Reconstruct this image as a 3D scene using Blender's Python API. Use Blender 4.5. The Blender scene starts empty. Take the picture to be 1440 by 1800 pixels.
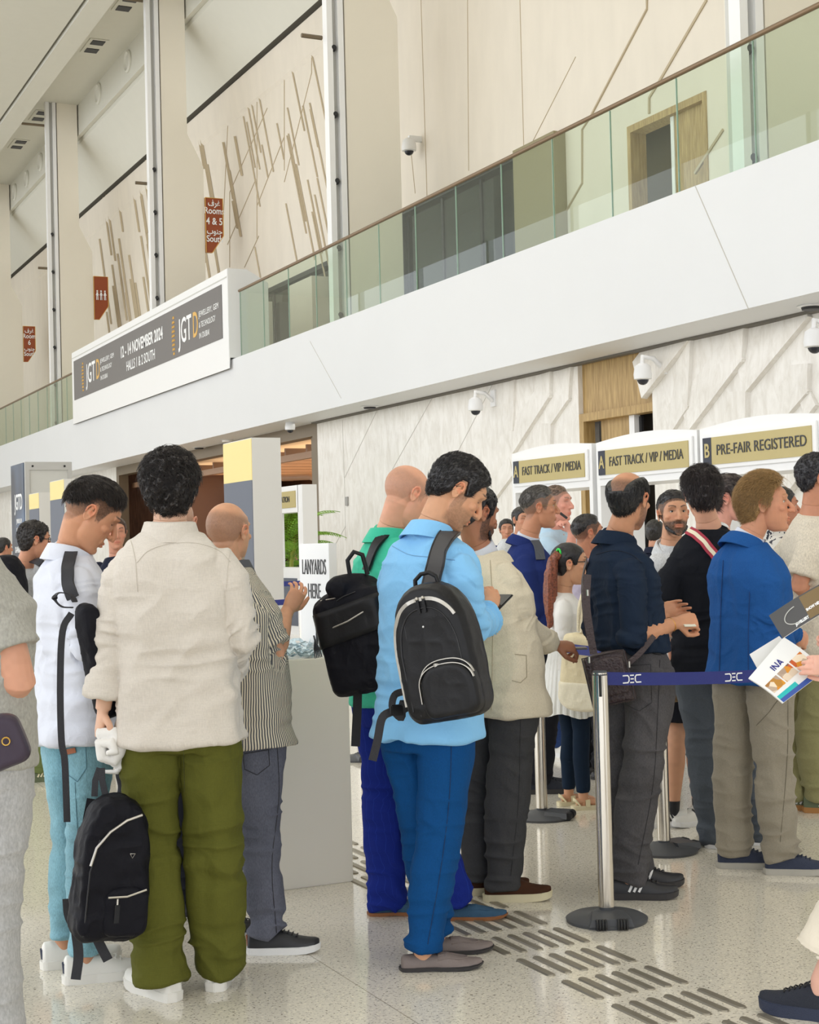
import bpy, bmesh, math, random
import numpy as np
from mathutils import Vector, Matrix
random.seed(7); np.random.seed(7)
S = bpy.context.scene
C = S.collection
R = math.radians
PI = math.pi

# ---------------------------------------------------------------- camera
F_PX = 2650.0; CAM_H = 1.47
YAW, PITCH, ROLL = R(25.6), R(1.23), R(1.46)
CAM_R = Matrix.Rotation(-YAW, 3, 'Z') @ Matrix.Rotation(PI/2+PITCH, 3, 'X') @ Matrix.Rotation(-ROLL, 3, 'Z')
CAM_P = Vector((0, 0, CAM_H))
cd = bpy.data.cameras.new('camera'); cam = bpy.data.objects.new('camera', cd); C.objects.link(cam)
cam.matrix_world = Matrix.Translation(CAM_P) @ CAM_R.to_4x4()
cd.sensor_fit = 'VERTICAL'; cd.sensor_height = 36.0; cd.lens = 36.0*F_PX/1800.0
cd.clip_end = 500
S.camera = cam
# ---------------------------------------------------------------- light
w = bpy.data.worlds.new('World'); S.world = w; w.use_nodes = True
bg = w.node_tree.nodes['Background']; bg.inputs[0].default_value = (0.93, 0.96, 1.0, 1); bg.inputs[1].default_value = 1.5
def area(name, loc, rot, sx, sy, power, col=(1, 1, 1)):
    l = bpy.data.lights.new(name, 'AREA'); l.shape = 'RECTANGLE'; l.size = sx; l.size_y = sy; l.energy = power; l.color = col
    o = bpy.data.objects.new(name, l); o.location = loc; o.rotation_euler = rot; C.objects.link(o); return o
# daylight from the glazed facade on the hall's left side, the ceiling's own lamps, and an added ceiling wash
area('facade_daylight', (-13.5, 18, 8), (0, R(-90), 0), 13, 56, 610, (1.0, 0.985, 0.96))
area('ceiling_lamps', (3, 22, 16.2), (0, 0, 0), 10, 60, 900, (1.0, 0.98, 0.94))
area('soffit_lamps', (11.6, 22, 4.05), (0, 0, 0), 0.3, 44, 25, (1.0, 0.96, 0.9))
area('foyer_lamps', (15.5, 37.5, 3.6), (0, R(180), 0), 4, 14, 190, (1.0, 0.80, 0.58))
area('added_ceiling_wash', (13.6, 34, 14.0), (0, R(150), 0), .5, 70, 70, (1.0, 0.97, 0.92))  # added fill, aimed upward to brighten the ceiling; stands for no fitting
area('gallery_lamps', (16.2, 30, 9.4), (0, 0, 0), 1.0, 22, 50, (1.0, 0.93, 0.82))
S.view_settings.view_transform = 'Standard'; S.view_settings.look = 'None'
S.view_settings.exposure = 0.36; S.view_settings.gamma = 1.0; S.view_settings.use_curve_mapping = False

# ---------------------------------------------------------------- pixel helpers (image 1440x1800 -> points in the hall)
def ray(x, y): return CAM_R @ Vector(((x-720)/F_PX, (900-y)/F_PX, -1.0))
def at(x, y, D): return CAM_P + ray(x, y)*D
def onX(x, y, X): d = ray(x, y); return CAM_P + d*(X/d.x)
def onY(x, y, Y): d = ray(x, y); return CAM_P + d*(Y/d.y)
def onZ(x, y, Z=0.0): d = ray(x, y); return CAM_P + d*((Z-CAM_H)/d.z)
CF = Vector((math.sin(YAW), math.cos(YAW), 0)); CR = Vector((math.cos(YAW), -math.sin(YAW), 0))
def depth(p): return -(CAM_R.transposed() @ (Vector(p)-CAM_P)).z

# ---------------------------------------------------------------- materials
def srgb(r, g=None, b=None):
    if g is None: r, g, b = r
    f = lambda c: (c/255/12.92) if c/255 <= .04045 else ((c/255+.055)/1.055)**2.4
    return (f(r), f(g), f(b), 1)
class NT:
    def __init__(s, name):
        s.m = bpy.data.materials.new(name); s.m.use_nodes = True; s.t = s.m.node_tree; s.n = s.t.nodes; s.l = s.t.links
        s.p = s.n['Principled BSDF']; s.out = s.n['Material Output']
    def new(s, typ, **kw):
        n = s.n.new(typ)
        for k, v in kw.items():
            if k.startswith('i_'): n.inputs[int(k[2:]) if k[2:].isdigit() else k[2:].replace('_', ' ')].default_value = v
            else: setattr(n, k, v)
        return n
    def link(s, a, b): s.l.new(a, b)
MC = {}
def mat(name, col, rough=.6, metal=0.0, bump=0.0, bscale=60, var=0.0, vscale=3, spec=.5, coat=0.0, sheen=0.0, stretch=(1, 1, 1), detail=4):
    if name in MC: return MC[name]
    q = NT(name); p = q.p; c = srgb(col)
    p.inputs['Base Color'].default_value = c; p.inputs['Roughness'].default_value = rough; p.inputs['Metallic'].default_value = metal
    p.inputs['Specular IOR Level'].default_value = spec; p.inputs['Coat Weight'].default_value = coat; p.inputs['Coat Roughness'].default_value = .15
    p.inputs['Sheen Weight'].default_value = sheen; p.inputs['Sheen Roughness'].default_value = .5
    tc = q.new('ShaderNodeTexCoord'); mp = q.new('ShaderNodeMapping'); mp.inputs['Scale'].default_value = stretch; q.link(tc.outputs['Object'], mp.inputs[0])
    if bump:
        n = q.new('ShaderNodeTexNoise'); n.inputs['Scale'].default_value = bscale; n.inputs['Detail'].default_value = detail; q.link(mp.outputs[0], n.inputs[0])
        b = q.new('ShaderNodeBump'); b.inputs['Strength'].default_value = min(1, bump); b.inputs['Distance'].default_value = .01 if bump <= 1 else .01*bump
        q.link(n.outputs[0], b.inputs['Height']); q.link(b.outputs[0], p.inputs['Normal'])
    if var:
        n = q.new('ShaderNodeTexNoise'); n.inputs['Scale'].default_value = vscale; n.inputs['Detail'].default_value = 6; q.link(mp.outputs[0], n.inputs[0])
        r = q.new('ShaderNodeMapRange'); r.inputs[1].default_value = .3; r.inputs[2].default_value = .7; r.inputs[3].default_value = 1-var; r.inputs[4].default_value = 1+var
        q.link(n.outputs[0], r.inputs[0])
        x = q.new('ShaderNodeMix', data_type='RGBA', blend_type='MULTIPLY'); x.inputs[0].default_value = 1; x.inputs[6].default_value = c
        q.link(r.outputs[0], x.inputs[7]); q.link(x.outputs[2], p.inputs['Base Color'])
    MC[name] = q.m; return q.m
def emis(name, col, st=1.0):
    if name in MC: return MC[name]
    q = NT(name); q.p.inputs['Base Color'].default_value = srgb(col); q.p.inputs['Emission Color'].default_value = srgb(col); q.p.inputs['Emission Strength'].default_value = st
    MC[name] = q.m; return q.m
def glass_mat(name, tint, refl=1.5, rough=0.0):
    q = NT(name); q.n.remove(q.p)
    t = q.new('ShaderNodeBsdfTransparent'); t.inputs[0].default_value = tint
    g = q.new('ShaderNodeBsdfGlossy'); g.inputs['Roughness'].default_value = rough
    f0 = q.new('ShaderNodeLayerWeight'); f0.inputs[0].default_value = .5
    pw = q.new('ShaderNodeMath', operation='POWER'); q.link(f0.outputs['Facing'], pw.inputs[0]); pw.inputs[1].default_value = 4.0
    f = q.new('ShaderNodeMath', operation='MULTIPLY_ADD'); q.link(pw.outputs[0], f.inputs[0]); f.inputs[1].default_value = .55; f.inputs[2].default_value = .045*refl/1.5
    m = q.new('ShaderNodeMixShader'); q.link(f.outputs[0], m.inputs[0]); q.link(t.outputs[0], m.inputs[1]); q.link(g.outputs[0], m.inputs[2]); q.link(m.outputs[0], q.out.inputs[0])
    MC[name] = q.m; return q.m

def terrazzo():
    q = NT('terrazzo_floor'); tc = q.new('ShaderNodeTexCoord'); p = q.p
    v = q.new('ShaderNodeTexVoronoi', i_Scale=170.0); q.link(tc.outputs['Object'], v.inputs['Vector'])
    n = q.new('ShaderNodeTexNoise', i_Scale=95.0, i_Detail=2.0); q.link(tc.outputs['Object'], n.inputs['Vector'])
    r1 = q.new('ShaderNodeValToRGB'); e = r1.color_ramp.elements; e[0].position = .30; e[0].color = srgb(126, 118, 102); e[1].position = .40; e[1].color = srgb(232, 225, 210)
    q.link(n.outputs[0], r1.inputs[0])
    sep = q.new('ShaderNodeSeparateColor'); q.link(v.outputs['Color'], sep.inputs[0])
    r2 = q.new('ShaderNodeValToRGB'); e = r2.color_ramp.elements; e[0].position = 0; e[0].color = (.62, .62, .62, 1); e[1].position = .12; e[1].color = (1, 1, 1, 1)
    x2 = r2.color_ramp.elements.new(.9); x2.color = (1, 1, 1, 1); x3 = r2.color_ramp.elements.new(.97); x3.color = (1.2, 1.2, 1.16, 1)
    q.link(sep.outputs[0], r2.inputs[0])
    mx = q.new('ShaderNodeMix', data_type='RGBA', blend_type='MULTIPLY'); mx.inputs[0].default_value = 1; q.link(r1.outputs[0], mx.inputs[6]); q.link(r2.outputs[0], mx.inputs[7])
    # large slab joints
    br = q.new('ShaderNodeTexBrick'); br.offset = 0; br.inputs['Scale'].default_value = 1.0; br.inputs['Mortar Size'].default_value = .0022; br.inputs['Brick Width'].default_value = 4.2; br.inputs['Row Height'].default_value = 4.2
    br.inputs['Color1'].default_value = br.inputs['Color2'].default_value = (1, 1, 1, 1); br.inputs['Mortar'].default_value = (.55, .53, .48, 1)
    q.link(tc.outputs['Object'], br.inputs[0])
    m2 = q.new('ShaderNodeMix', data_type='RGBA', blend_type='MULTIPLY'); m2.inputs[0].default_value = 1; q.link(mx.outputs[2], m2.inputs[6]); q.link(br.outputs[0], m2.inputs[7])
    q.link(m2.outputs[2], p.inputs['Base Color']); p.inputs['Roughness'].default_value = .11; p.inputs['Specular IOR Level'].default_value = .62
    p.inputs['Coat Weight'].default_value = .25; p.inputs['Coat Roughness'].default_value = .05
    MC['terrazzo_floor'] = q.m; return q.m
def marble():
    q = NT('pale_marble'); tc = q.new('ShaderNodeTexCoord'); mp = q.new('ShaderNodeMapping'); mp.inputs['Rotation'].default_value = (R(35), 0, 0); mp.inputs['Scale'].default_value = (1, 1, .35)
    q.link(tc.outputs['Object'], mp.inputs[0])
    n = q.new('ShaderNodeTexNoise', i_Scale=7.0, i_Detail=8.0, i_Roughness=.65, i_Distortion=.6); q.link(mp.outputs[0], n.inputs['Vector'])
    r = q.new('ShaderNodeValToRGB'); e = r.color_ramp.elements; e[0].position = .32; e[0].color = srgb(224, 219, 210); e[1].position = .6; e[1].color = srgb(243, 240, 234)
    q.link(n.outputs[0], r.inputs[0]); q.link(r.outputs[0], q.p.inputs['Base Color']); q.p.inputs['Roughness'].default_value = .45
    b = q.new('ShaderNodeBump', i_Strength=.25, i_Distance=.02); q.link(n.outputs[0], b.inputs['Height']); q.link(b.outputs[0], q.p.inputs['Normal'])
    MC['pale_marble'] = q.m; return q.m
def wood(name, c1, c2, sc=(14, 14, 1.2)):
    q = NT(name); tc = q.new('ShaderNodeTexCoord'); mp = q.new('ShaderNodeMapping'); mp.inputs['Scale'].default_value = sc; q.link(tc.outputs['Object'], mp.inputs[0])
    n = q.new('ShaderNodeTexNoise', i_Scale=2.0, i_Detail=7.0, i_Roughness=.6); q.link(mp.outputs[0], n.inputs['Vector'])
    r = q.new('ShaderNodeValToRGB'); e = r.color_ramp.elements; e[0].position = .35; e[0].color = srgb(c1); e[1].position = .65; e[1].color = srgb(c2)
    q.link(n.outputs[0], r.inputs[0]); q.link(r.outputs[0], q.p.inputs['Base Color']); q.p.inputs['Roughness'].default_value = .5
    MC[name] = q.m; return q.m
M_FLOOR = terrazzo(); M_MARBLE = marble()
M_OAK = wood('golden_oak', (160, 130, 80), (196, 166, 112)); M_WALNUT = wood('walnut_slats', (74, 50, 36), (110, 78, 58))
M_WHITE = mat('white_plaster', (224, 225, 226), .55, var=.012, vscale=.6)
M_WPAINT = mat('white_paint', (240, 240, 240), .35)
M_BEIGE = mat('beige_wall_panel', (232, 223, 208), .6, var=.03, vscale=2.5, stretch=(1, 1, .3))
M_COLUMN = mat('beige_column_render', (236, 229, 214), .6, var=.012, vscale=1)
M_CEIL = mat('ceiling_board', (214, 212, 200), .7, var=.01)
M_GREYP = mat('pale_grey_board', (206, 205, 200), .55)
M_GOLD = mat('gold_sign_vinyl', (188, 172, 116), .45)
M_YEL = mat('pale_yellow_vinyl', (240, 219, 146), .5)
M_SLATE = mat('slate_grey_vinyl', (92, 98, 112), .5)
M_BANNER = mat('warm_grey_vinyl', (112, 108, 106), .5)
M_DARK = mat('near_black', (28, 28, 30), .5)
M_INK = mat('ink_navy', (40, 44, 58), .5)
M_BRONZE = mat('bronze_metal', (132, 110, 86), .35, .6)
M_STEEL = mat('brushed_steel', (205, 198, 186), .22, 1.0, bump=.06, bscale=200, stretch=(1, 1, .02))
M_RUBBER = mat('dark_grey_plastic', (74, 76, 80), .5)
M_BRASSD = mat('bronze_frame', (118, 104, 84), .4, .3)
M_BROWN = mat('rust_brown_sign', (150, 72, 36), .5)
M_TAUPE = mat('taupe_panel', (140, 102, 80), .6)
M_GLASS = glass_mat('green_glass', (.90, .955, .90, 1), 1.55)
M_GLASSD = glass_mat('dark_glass', (.30, .42, .40, 1), 1.7)
M_TXTW = mat('white_lettering', (246, 246, 246), .5); M_TXTG = mat('gold_lettering', (222, 176, 92), .5); M_TXTK = mat('dark_lettering', (58, 58, 60), .5)
M_BELT = mat('navy_belt_webbing', (34, 44, 120), .6, bump=.3, bscale=400)

# ---------------------------------------------------------------- mesh helpers
def empty(name, loc=(0, 0, 0), rz=0):
    o = bpy.data.objects.new(name, None); o.location = loc; o.rotation_euler = (0, 0, rz); C.objects.link(o); o.empty_display_size = .1; return o
def tag(o, label=None, cat=None, group=None, kind=None):
    if label: o['label'] = label
    if cat: o['category'] = cat
    if group: o['group'] = group
    if kind: o['kind'] = kind
    return o
def root_of(o):
    m = Matrix.Identity(4)
    while o is not None:
        m = Matrix.LocRotScale(o.location, o.rotation_euler, o.scale) @ m if o.type else m
        o = o.parent
    return m
def link_mesh(name, me, parent=None, world=True):
    """me in hall coordinates; becomes a child that keeps its place"""
    o = bpy.data.objects.new(name, me); C.objects.link(o)
    if parent is not None:
        o.parent = parent
        if world: me.transform(root_of(parent).inverted())
    elif world:
        # origin to the bottom centre of the mesh
        n = len(me.vertices)
        if n:
            co = np.empty(n*3, dtype=np.float32); me.vertices.foreach_get('co', co); co = co.reshape(-1, 3)
            c = (co.min(0)+co.max(0))/2; c[2] = co[:, 2].min()
            me.transform(Matrix.Translation(Vector([-float(v) for v in c]))); o.location = Vector([float(v) for v in c])
    return o
class MB:
    def __init__(s): s.bm = bmesh.new(); s.mi = 0
    def _mark(s, fs):
        for f in fs: f.material_index = s.mi
    def hexa(s, p):
        v = [s.bm.verts.new(q) for q in p]
        fs = [s.bm.faces.new([v[i] for i in f]) for f in ((0, 3, 2, 1), (4, 5, 6, 7), (0, 1, 5, 4), (1, 2, 6, 5), (2, 3, 7, 6), (3, 0, 4, 7))]
        s._mark(fs); return v
    def box(s, x0, x1, y0, y1, z0, z1):
        if x0 > x1: x0, x1 = x1, x0
        if y0 > y1: y0, y1 = y1, y0
        if z0 > z1: z0, z1 = z1, z0
        return s.hexa([(x0, y0, z0), (x1, y0, z0), (x1, y1, z0), (x0, y1, z0), (x0, y0, z1), (x1, y0, z1), (x1, y1, z1), (x0, y1, z1)])
    def prism(s, poly, vec):
        """poly: 3-D points in order, extruded along vec"""
        vec = Vector(vec); a = [s.bm.verts.new(Vector(p)) for p in poly]; b = [s.bm.verts.new(Vector(p)+vec) for p in poly]; n = len(poly); fs = []
        fs.append(s.bm.faces.new(a[::-1])); fs.append(s.bm.faces.new(b))
        for i in range(n): fs.append(s.bm.faces.new([a[i], a[(i+1) % n], b[(i+1) % n], b[i]]))
        s._mark(fs)
    def tube(s, pts, rad, n=12, cap=True, ell=None, up=None):
        """rad: number/list; ell = ratio of second axis; up = vector giving the first axis"""
        pts = [Vector(p) for p in pts]; m = len(pts)
        if not hasattr(rad, '__len__'): rad = [rad]*m
        rings = []; prev = None
        for i, p in enumerate(pts):
            t = (pts[min(i+1, m-1)]-pts[max(i-1, 0)])
            if t.length < 1e-9: t = Vector((0, 0, 1))
            t.normalize()
            if up is not None: a = Vector(up) - t*Vector(up).dot(t)
            elif prev is None: a = t.orthogonal()
            else: a = prev - t*prev.dot(t)
            if a.length < 1e-6: a = t.orthogonal()
            a.normalize(); prev = a; b = t.cross(a)
            e = 1.0 if ell is None else (ell[i] if hasattr(ell, '__len__') else ell)
            rings.append([s.bm.verts.new(p + a*math.cos(2*PI*k/n)*rad[i] + b*math.sin(2*PI*k/n)*rad[i]*e) for k in range(n)])
        fs = []
        for i in range(m-1):
            for k in range(n): fs.append(s.bm.faces.new([rings[i][k], rings[i][(k+1) % n], rings[i+1][(k+1) % n], rings[i+1][k]]))
        if cap: fs.append(s.bm.faces.new(rings[0][::-1])); fs.append(s.bm.faces.new(rings[-1]))
        s._mark(fs); return rings
    def ribbon(s, pts, nrm, w, th):
        """a flat strap: width along nrm x tangent"""
        pts = [Vector(p) for p in pts]; m = len(pts)
        if not hasattr(w, '__len__'): w = [w]*m
        rings = []
        for i, p in enumerate(pts):
            t = (pts[min(i+1, m-1)]-pts[max(i-1, 0)]).normalized(); n = Vector(nrm[i] if hasattr(nrm, '__len__') and hasattr(nrm[0], '__len__') else nrm)
            n = (n - t*n.dot(t)); n = n.normalized() if n.length > 1e-6 else t.orthogonal(); b = t.cross(n)*w[i]/2; n = n*th/2
            rings.append([s.bm.verts.new(q) for q in (p-b-n, p+b-n, p+b+n, p-b+n)])
        fs = []
        for i in range(m-1):
            for k in range(4): fs.append(s.bm.faces.new([rings[i][k], rings[i][(k+1) % 4], rings[i+1][(k+1) % 4], rings[i+1][k]]))
        fs.append(s.bm.faces.new(rings[0][::-1])); fs.append(s.bm.faces.new(rings[-1])); s._mark(fs)
    def lathe(s, prof, c, n=32, ax=None):
        """prof: (r, z) list around a vertical axis at c"""
        c = Vector(c); rings = []; fs = []
        Q = Vector((0, 0, 1)).rotation_difference(Vector(ax)) if ax is not None else None
        for r, z in prof:
            ring = []
            for k in range(n):
                v = Vector((r*math.cos(2*PI*k/n), r*math.sin(2*PI*k/n), z)); v = Q @ v if Q else v; ring.append(s.bm.verts.new(c+v))
            rings.append(ring)
        for i in range(len(prof)-1):
            for k in range(n): fs.append(s.bm.faces.new([rings[i][k], rings[i][(k+1) % n], rings[i+1][(k+1) % n], rings[i+1][k]]))
        fs.append(s.bm.faces.new(rings[0][::-1])); fs.append(s.bm.faces.new(rings[-1])); s._mark(fs)
    def ball(s, c, r, sc=(1, 1, 1), n=16, M=None):
        vs = bmesh.ops.create_uvsphere(s.bm, u_segments=n, v_segments=max(6, n//2), radius=1)['verts']
        for v in vs:
            q = Vector((v.co.x*sc[0]*r, v.co.y*sc[1]*r, v.co.z*sc[2]*r))
            if M is not None: q = M @ q
            v.co = q + Vector(c)
        s._mark({f for v in vs for f in v.link_faces})
    def mesh(s, mats, smooth=0, name='m', bevel=0, bseg=2):
        if bevel: bmesh.ops.bevel(s.bm, geom=s.bm.edges[:], offset=bevel, segments=bseg, affect='EDGES', clamp_overlap=True)
        bmesh.ops.recalc_face_normals(s.bm, faces=s.bm.faces)
        me = bpy.data.meshes.new(name); s.bm.to_mesh(me); s.bm.free()
        for m in (mats if isinstance(mats, (list, tuple)) else [mats]): me.materials.append(m)
        if smooth:
            me.polygons.foreach_set('use_smooth', [True]*len(me.polygons))
            if smooth < 180: me.set_sharp_from_angle(angle=R(smooth))
        return me
    def build(s, name, mats, parent=None, smooth=0, bevel=0, bseg=2): return link_mesh(name, s.mesh(mats, smooth, name, bevel, bseg), parent)
DG = lambda: bpy.context.evaluated_depsgraph_get()
def text_mesh(txt, size, depth_=.004, sx=1.0, align='LEFT', bold=0.0, spacing=1.0):
    c = bpy.data.curves.new('t', 'FONT'); c.body = txt; c.size = size; c.extrude = depth_/2; c.align_x = align; c.align_y = 'CENTER'; c.offset = bold; c.space_character = spacing
    c.resolution_u = 3
    o = bpy.data.objects.new('t', c); C.objects.link(o); me = bpy.data.meshes.new_from_object(o.evaluated_get(DG())); bpy.data.objects.remove(o); bpy.data.curves.remove(c)
    me.transform(Matrix.Diagonal((sx, 1, 1, 1))); return me
def put_text(name, txt, size, origin, right, up, m, parent, sx=1.0, align='LEFT', bold=0.0, width=None, spacing=1.0, dep=.004):
    """lettering that reads along right, on the plane with the given up; width squeezes it to an exact length"""
    me = text_mesh(txt, size, dep, sx, align, bold, spacing)
    if width and len(me.vertices):
        xs = [v.co.x for v in me.vertices]; k = width/max(1e-6, max(xs)-min(xs)); me.transform(Matrix.Diagonal((k, 1, 1, 1)))
    r = Vector(right).normalized(); u = Vector(up).normalized(); n = r.cross(u)
    me.transform(Matrix(((r.x, u.x, n.x, origin[0]), (r.y, u.y, n.y, origin[1]), (r.z, u.z, n.z, origin[2]), (0, 0, 0, 1))))
    me.materials.clear(); me.materials.append(m)
    return link_mesh(name, me, parent)
# ================================================================= the hall
def struct(name, mb, m, smooth=0, bevel=0, label=None):
    o = mb.build(name, m, None, smooth, bevel); tag(o, label, None, None, 'structure'); return o
XW, XF, XU = 12.0, 11.06, 14.5          # lower wall, balcony front, upper wall
ZS, ZT = 4.09, 5.72                     # soffit, top of the balcony front
Y0, Y1 = -10, 84
b = MB(); b.box(-14, 18, Y0, Y1, -.2, 0)
o = struct('floor', b, M_FLOOR); o['label'] = 'polished beige terrazzo floor of the hall'; o['category'] = 'floor'
# ---- lower wall (marble) with a door opening and the wide foyer opening
DY0, DY1 = 17.22, 19.12; EY0, EY1 = 29.45, 46.0
b = MB()
for a, c in ((Y0, DY0), (DY1, EY0), (EY1, Y1)): b.box(XW, XW+.35, a, c, 0, ZS)
o = struct('wall_right', b, M_MARBLE); tag(o, 'pale marble wall with slanted ribs under the balcony', 'wall')
# raised marble facets: every facet is a slab whose left or lower edge is chamfered
def facet(pxs, th):
    P = [onX(x, y, XW) for x, y in pxs]
    bm = MB(); a = [Vector((XW, p.y, p.z)) for p in P]
    cy = sum(p.y for p in a)/len(a); cz = sum(p.z for p in a)/len(a)
    k = .97
    top = [Vector((XW-th, cy+(p.y-cy)*k, cz+(p.z-cz)*k)) for p in a]
    return a, top
def rib(pts, w=.085, th=.055):
    """slanted step: a wedge that stands proud of the wall along a polyline"""
    P = [onX(x, y, XW) for x, y in pts]
    bm = MB()
    for p, q in zip(P[:-1], P[1:]):
        d = Vector((0, q.y-p.y, q.z-p.z)).normalized(); n = Vector((0, d.z, -d.y))
        if n.y < 0: n = -n
        e = d*.02
        p0 = Vector((XW+.01, p.y, p.z))-e; q0 = Vector((XW+.01, q.y, q.z))+e
        bm.prism([p0, p0+n*w*5, p0+n*.012+Vector((-th*1.15, 0, 0))], q0-p0)
    return bm
ribs = [([(973, 651), (972, 697), (908, 797)], .1), ([(1009, 645), (1005, 702), (974, 747), (973, 790)], .09), ([(908, 667), (905, 755)], .06),
        ([(1220, 597), (1138, 700)], .13), ([(1220, 597), (1215, 717), (1187, 760)], .09), ([(1316, 577), (1313, 634), (1220, 757)], .12), ([(1428, 560), (1320, 690), (1319, 745)], .12),
        ([(1428, 642), (1427, 690), (1388, 735)], .1), ([(905, 838), (862, 895)], .09), ([(1412, 844), (1387, 879)], .14), ([(1440, 715), (1426, 733)], .1)]
for i, (pts, wd) in enumerate(ribs):
    o = rib(pts, wd, wd*.62).build('trim_%d' % (i+1), M_MARBLE); tag(o, None, None, None, 'structure')
# fine joints between the flat panels
bj = MB()
for pts in ([(867, 674), (802, 800)], [(760, 700), (690, 825)], [(663, 722), (606, 840)], [(602, 738), (606, 852), (608, 950)], [(608, 925), (585, 965)]):
    P = [onX(x, y, XW-.001) for x, y in pts]
    bj.tube(P, .006, 4)
o = struct('trim_20', bj, mat('joint_grey', (196, 192, 184), .8))
# ---- door in the marble wall
b = MB(); b.box(XW+.08, XW+.14, DY0, DY1, 3.34, ZS); o = b.build('door_1', M_OAK); tag(o, 'golden oak door with a wood panel above it, beside the right hand camera', 'door', None, 'structure')
f = MB(); f.box(XW+.0, XW+.2, DY0, DY1, 3.22, 3.34); f.box(XW, XW+.2, DY1-.12, DY1, 0, 3.22); f.build('door_frame', M_OAK, o)
f = MB(); f.box(XW+.16, XW+.2, 17.95, DY1-.35, 0, 3.22); f.build('door_leaf', M_OAK, o)
f = MB(); f.box(XW+.1, XW+.2, 17.82, 17.95, 0, 3.22); f.build('door_edge', M_WPAINT, o)
f = MB(); f.box(XW+.5, XW+.55, DY0-.3, DY1+.3, 0, ZS); f.build('door_void', mat('dim_room_wall', (86, 80, 74), .7), o)
f = MB(); f.box(XW+.18, XW+.22, 17.76, 17.82, 0, 3.2); f.build('door_jamb', M_DARK, o)
# ---- foyer behind the wide opening
b = MB(); b.box(XW, XW+.3, EY0, EY0+.28, 0, ZS); b.box(XW, XW+.3, EY1-.3, EY1, 0, ZS); b.box(XW, XW+.3, EY0+.28, EY1-.3, 3.82, ZS-.001); b.box(XW+.1, XW+.3, EY0+.45, EY0+.6, 0, 3.82)
struct('trim_21', b, M_BRASSD)
b = MB(); b.box(XW+.35, 18, EY0-.5, EY1+1, 4.0, 4.1); o = struct('ceiling_foyer', b, mat('warm_board', (236, 208, 170), .6))
b = MB(); b.box(17.8, 18, EY0-2, EY1+2, 0, 4.1); b.box(XW+.35, 18, EY1+.9, EY1+1.1, 0, 4.1)
for i in range(70): y = EY0+i*.25; b.box(17.72, 17.8, y, y+.1, 0, 3.1)
struct('wall_foyer', b, M_WALNUT)
b = MB(); b.box(12.6, 15.6, 41.5, 41.8, 0, 3.7); struct('wall_foyer_side', b, M_TAUPE)
b = MB()
for i in range(12): y = EY0+1+i*1.35; b.box(12.7, 17.6, y, y+.09, 3.6, 3.8)
b.box(12.5, 12.62, EY0, EY1, 3.45, 3.6); struct('trim_22', b, mat('bronze_beams', (168, 132, 104), .5))
b = MB()
for k in range(4):
    y = 32+k*3.4; b.tube([(14.6, y-1.6, 2.6), (14.4, y-.8, 3.0), (14.2, y, 3.25), (14.0, y+1.6, 3.3)], .09, 8)
struct('trim_23', b, mat('bronze_beams', (168, 132, 104), .5), 60)
# ---- balcony
b = MB(); b.prism([(XF, Y0, ZS), (XF, Y0, ZT), (XF+.35, Y0, ZT+.03), (XF+.35, Y0, ZS+.6), (XU+.3, Y0, ZS+.6), (XU+.3, Y0, ZS)], (0, Y1-Y0, 0))
o = struct('balcony', b, M_WHITE); tag(o, 'white balcony slab with its tall plain white front', 'balcony')
b = MB(); j0 = onX(1222, 326, XF-.001); j1 = onX(1316, 543, XF-.001); b.tube([j0, j1], .007, 4)
j0 = onX(545, 600, XF-.001); j1 = onX(600, 700, XF-.001); b.tube([j0, j1], .006, 4); struct('trim_24', b, mat('joint_grey', (196, 192, 184), .8))
b = MB(); b.box(XW-.13, XW, Y0, EY0, ZS-.028, ZS-.001); struct('trim_25', b, mat('painted_shade_line', (110, 106, 98), .8))  # strip coloured dark to stand for the shade line under the soffit
# ---- upper wall with openings
OPS = [(19.1, 21.3, 8.46), (24.9, 30.3, 8.95), (33.2, 41.5, 8.6)]
b = MB(); ys = Y0
for a, c, zt in OPS: b.box(XU, XU+.3, ys, a, 4.6, 15.2); b.box(XU, XU+.3, a, c, zt, 15.2); ys = c
b.box(XU, XU+.3, ys, Y1, 4.6, 15.2)
o = struct('wall_upper', b, M_BEIGE); tag(o, 'beige panelled wall above the balcony', 'wall')
b = MB(); b.box(17.4, 17.5, 18, 43, 4.6, 10); b.box(XU+.3, 17.5, 18, 18.2, 4.6, 10); b.box(XU+.3, 17.5, 43, 43.2, 4.6, 10); b.box(XU+.3, 17.5, 18, 43, 9.6, 9.8); struct('wall_gallery', b, mat('olive_wall', (120, 112, 84), .6))
# upper openings: frames and leaves
for i, (y0, y1, zt) in enumerate(OPS):
    f = MB(); f.box(XU-.02, XU+.3, y0, y0+.1, 4.7, zt); f.box(XU-.02, XU+.3, y1-.1, y1, 4.7, zt); f.box(XU-.02, XU+.3, y0+.1, y1-.1, zt-.12, zt)
    o = struct('door_%d' % (i+2), f, M_OAK if i == 0 else M_DARK); tag(o, ('oak framed doorway on the upper level', 'dark glazed doors on the upper level', 'far glazed doors on the upper level')[i], 'door')
    g = MB()
    if i == 0: g.box(XU+.1, XU+.16, y0+.1, y0+1.0, 4.7, zt-.12); g.build('door_leaf', M_OAK, o); g = MB(); g.box(XU+.08, XU+.16, y0+1.0, y0+1.09, 4.7, zt-.12); g.build('door_edge', M_WPAINT, o)
    else:
        n = 3
        for k in range(n):
            a = y0+.1+(y1-y0-.2)*k/n; c = y0+.1+(y1-y0-.2)*(k+1)/n; g = MB(); g.box(XU+.1, XU+.12, a+.05, c-.05, 4.7, zt-.2); g.build('glass_pane', M_GLASSD, o)
            h = MB(); h.box(XU+.08, XU+.16, c-.05, c+.04, 4.7, zt-.12); h.build('mullion', M_DARK, o)
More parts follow.
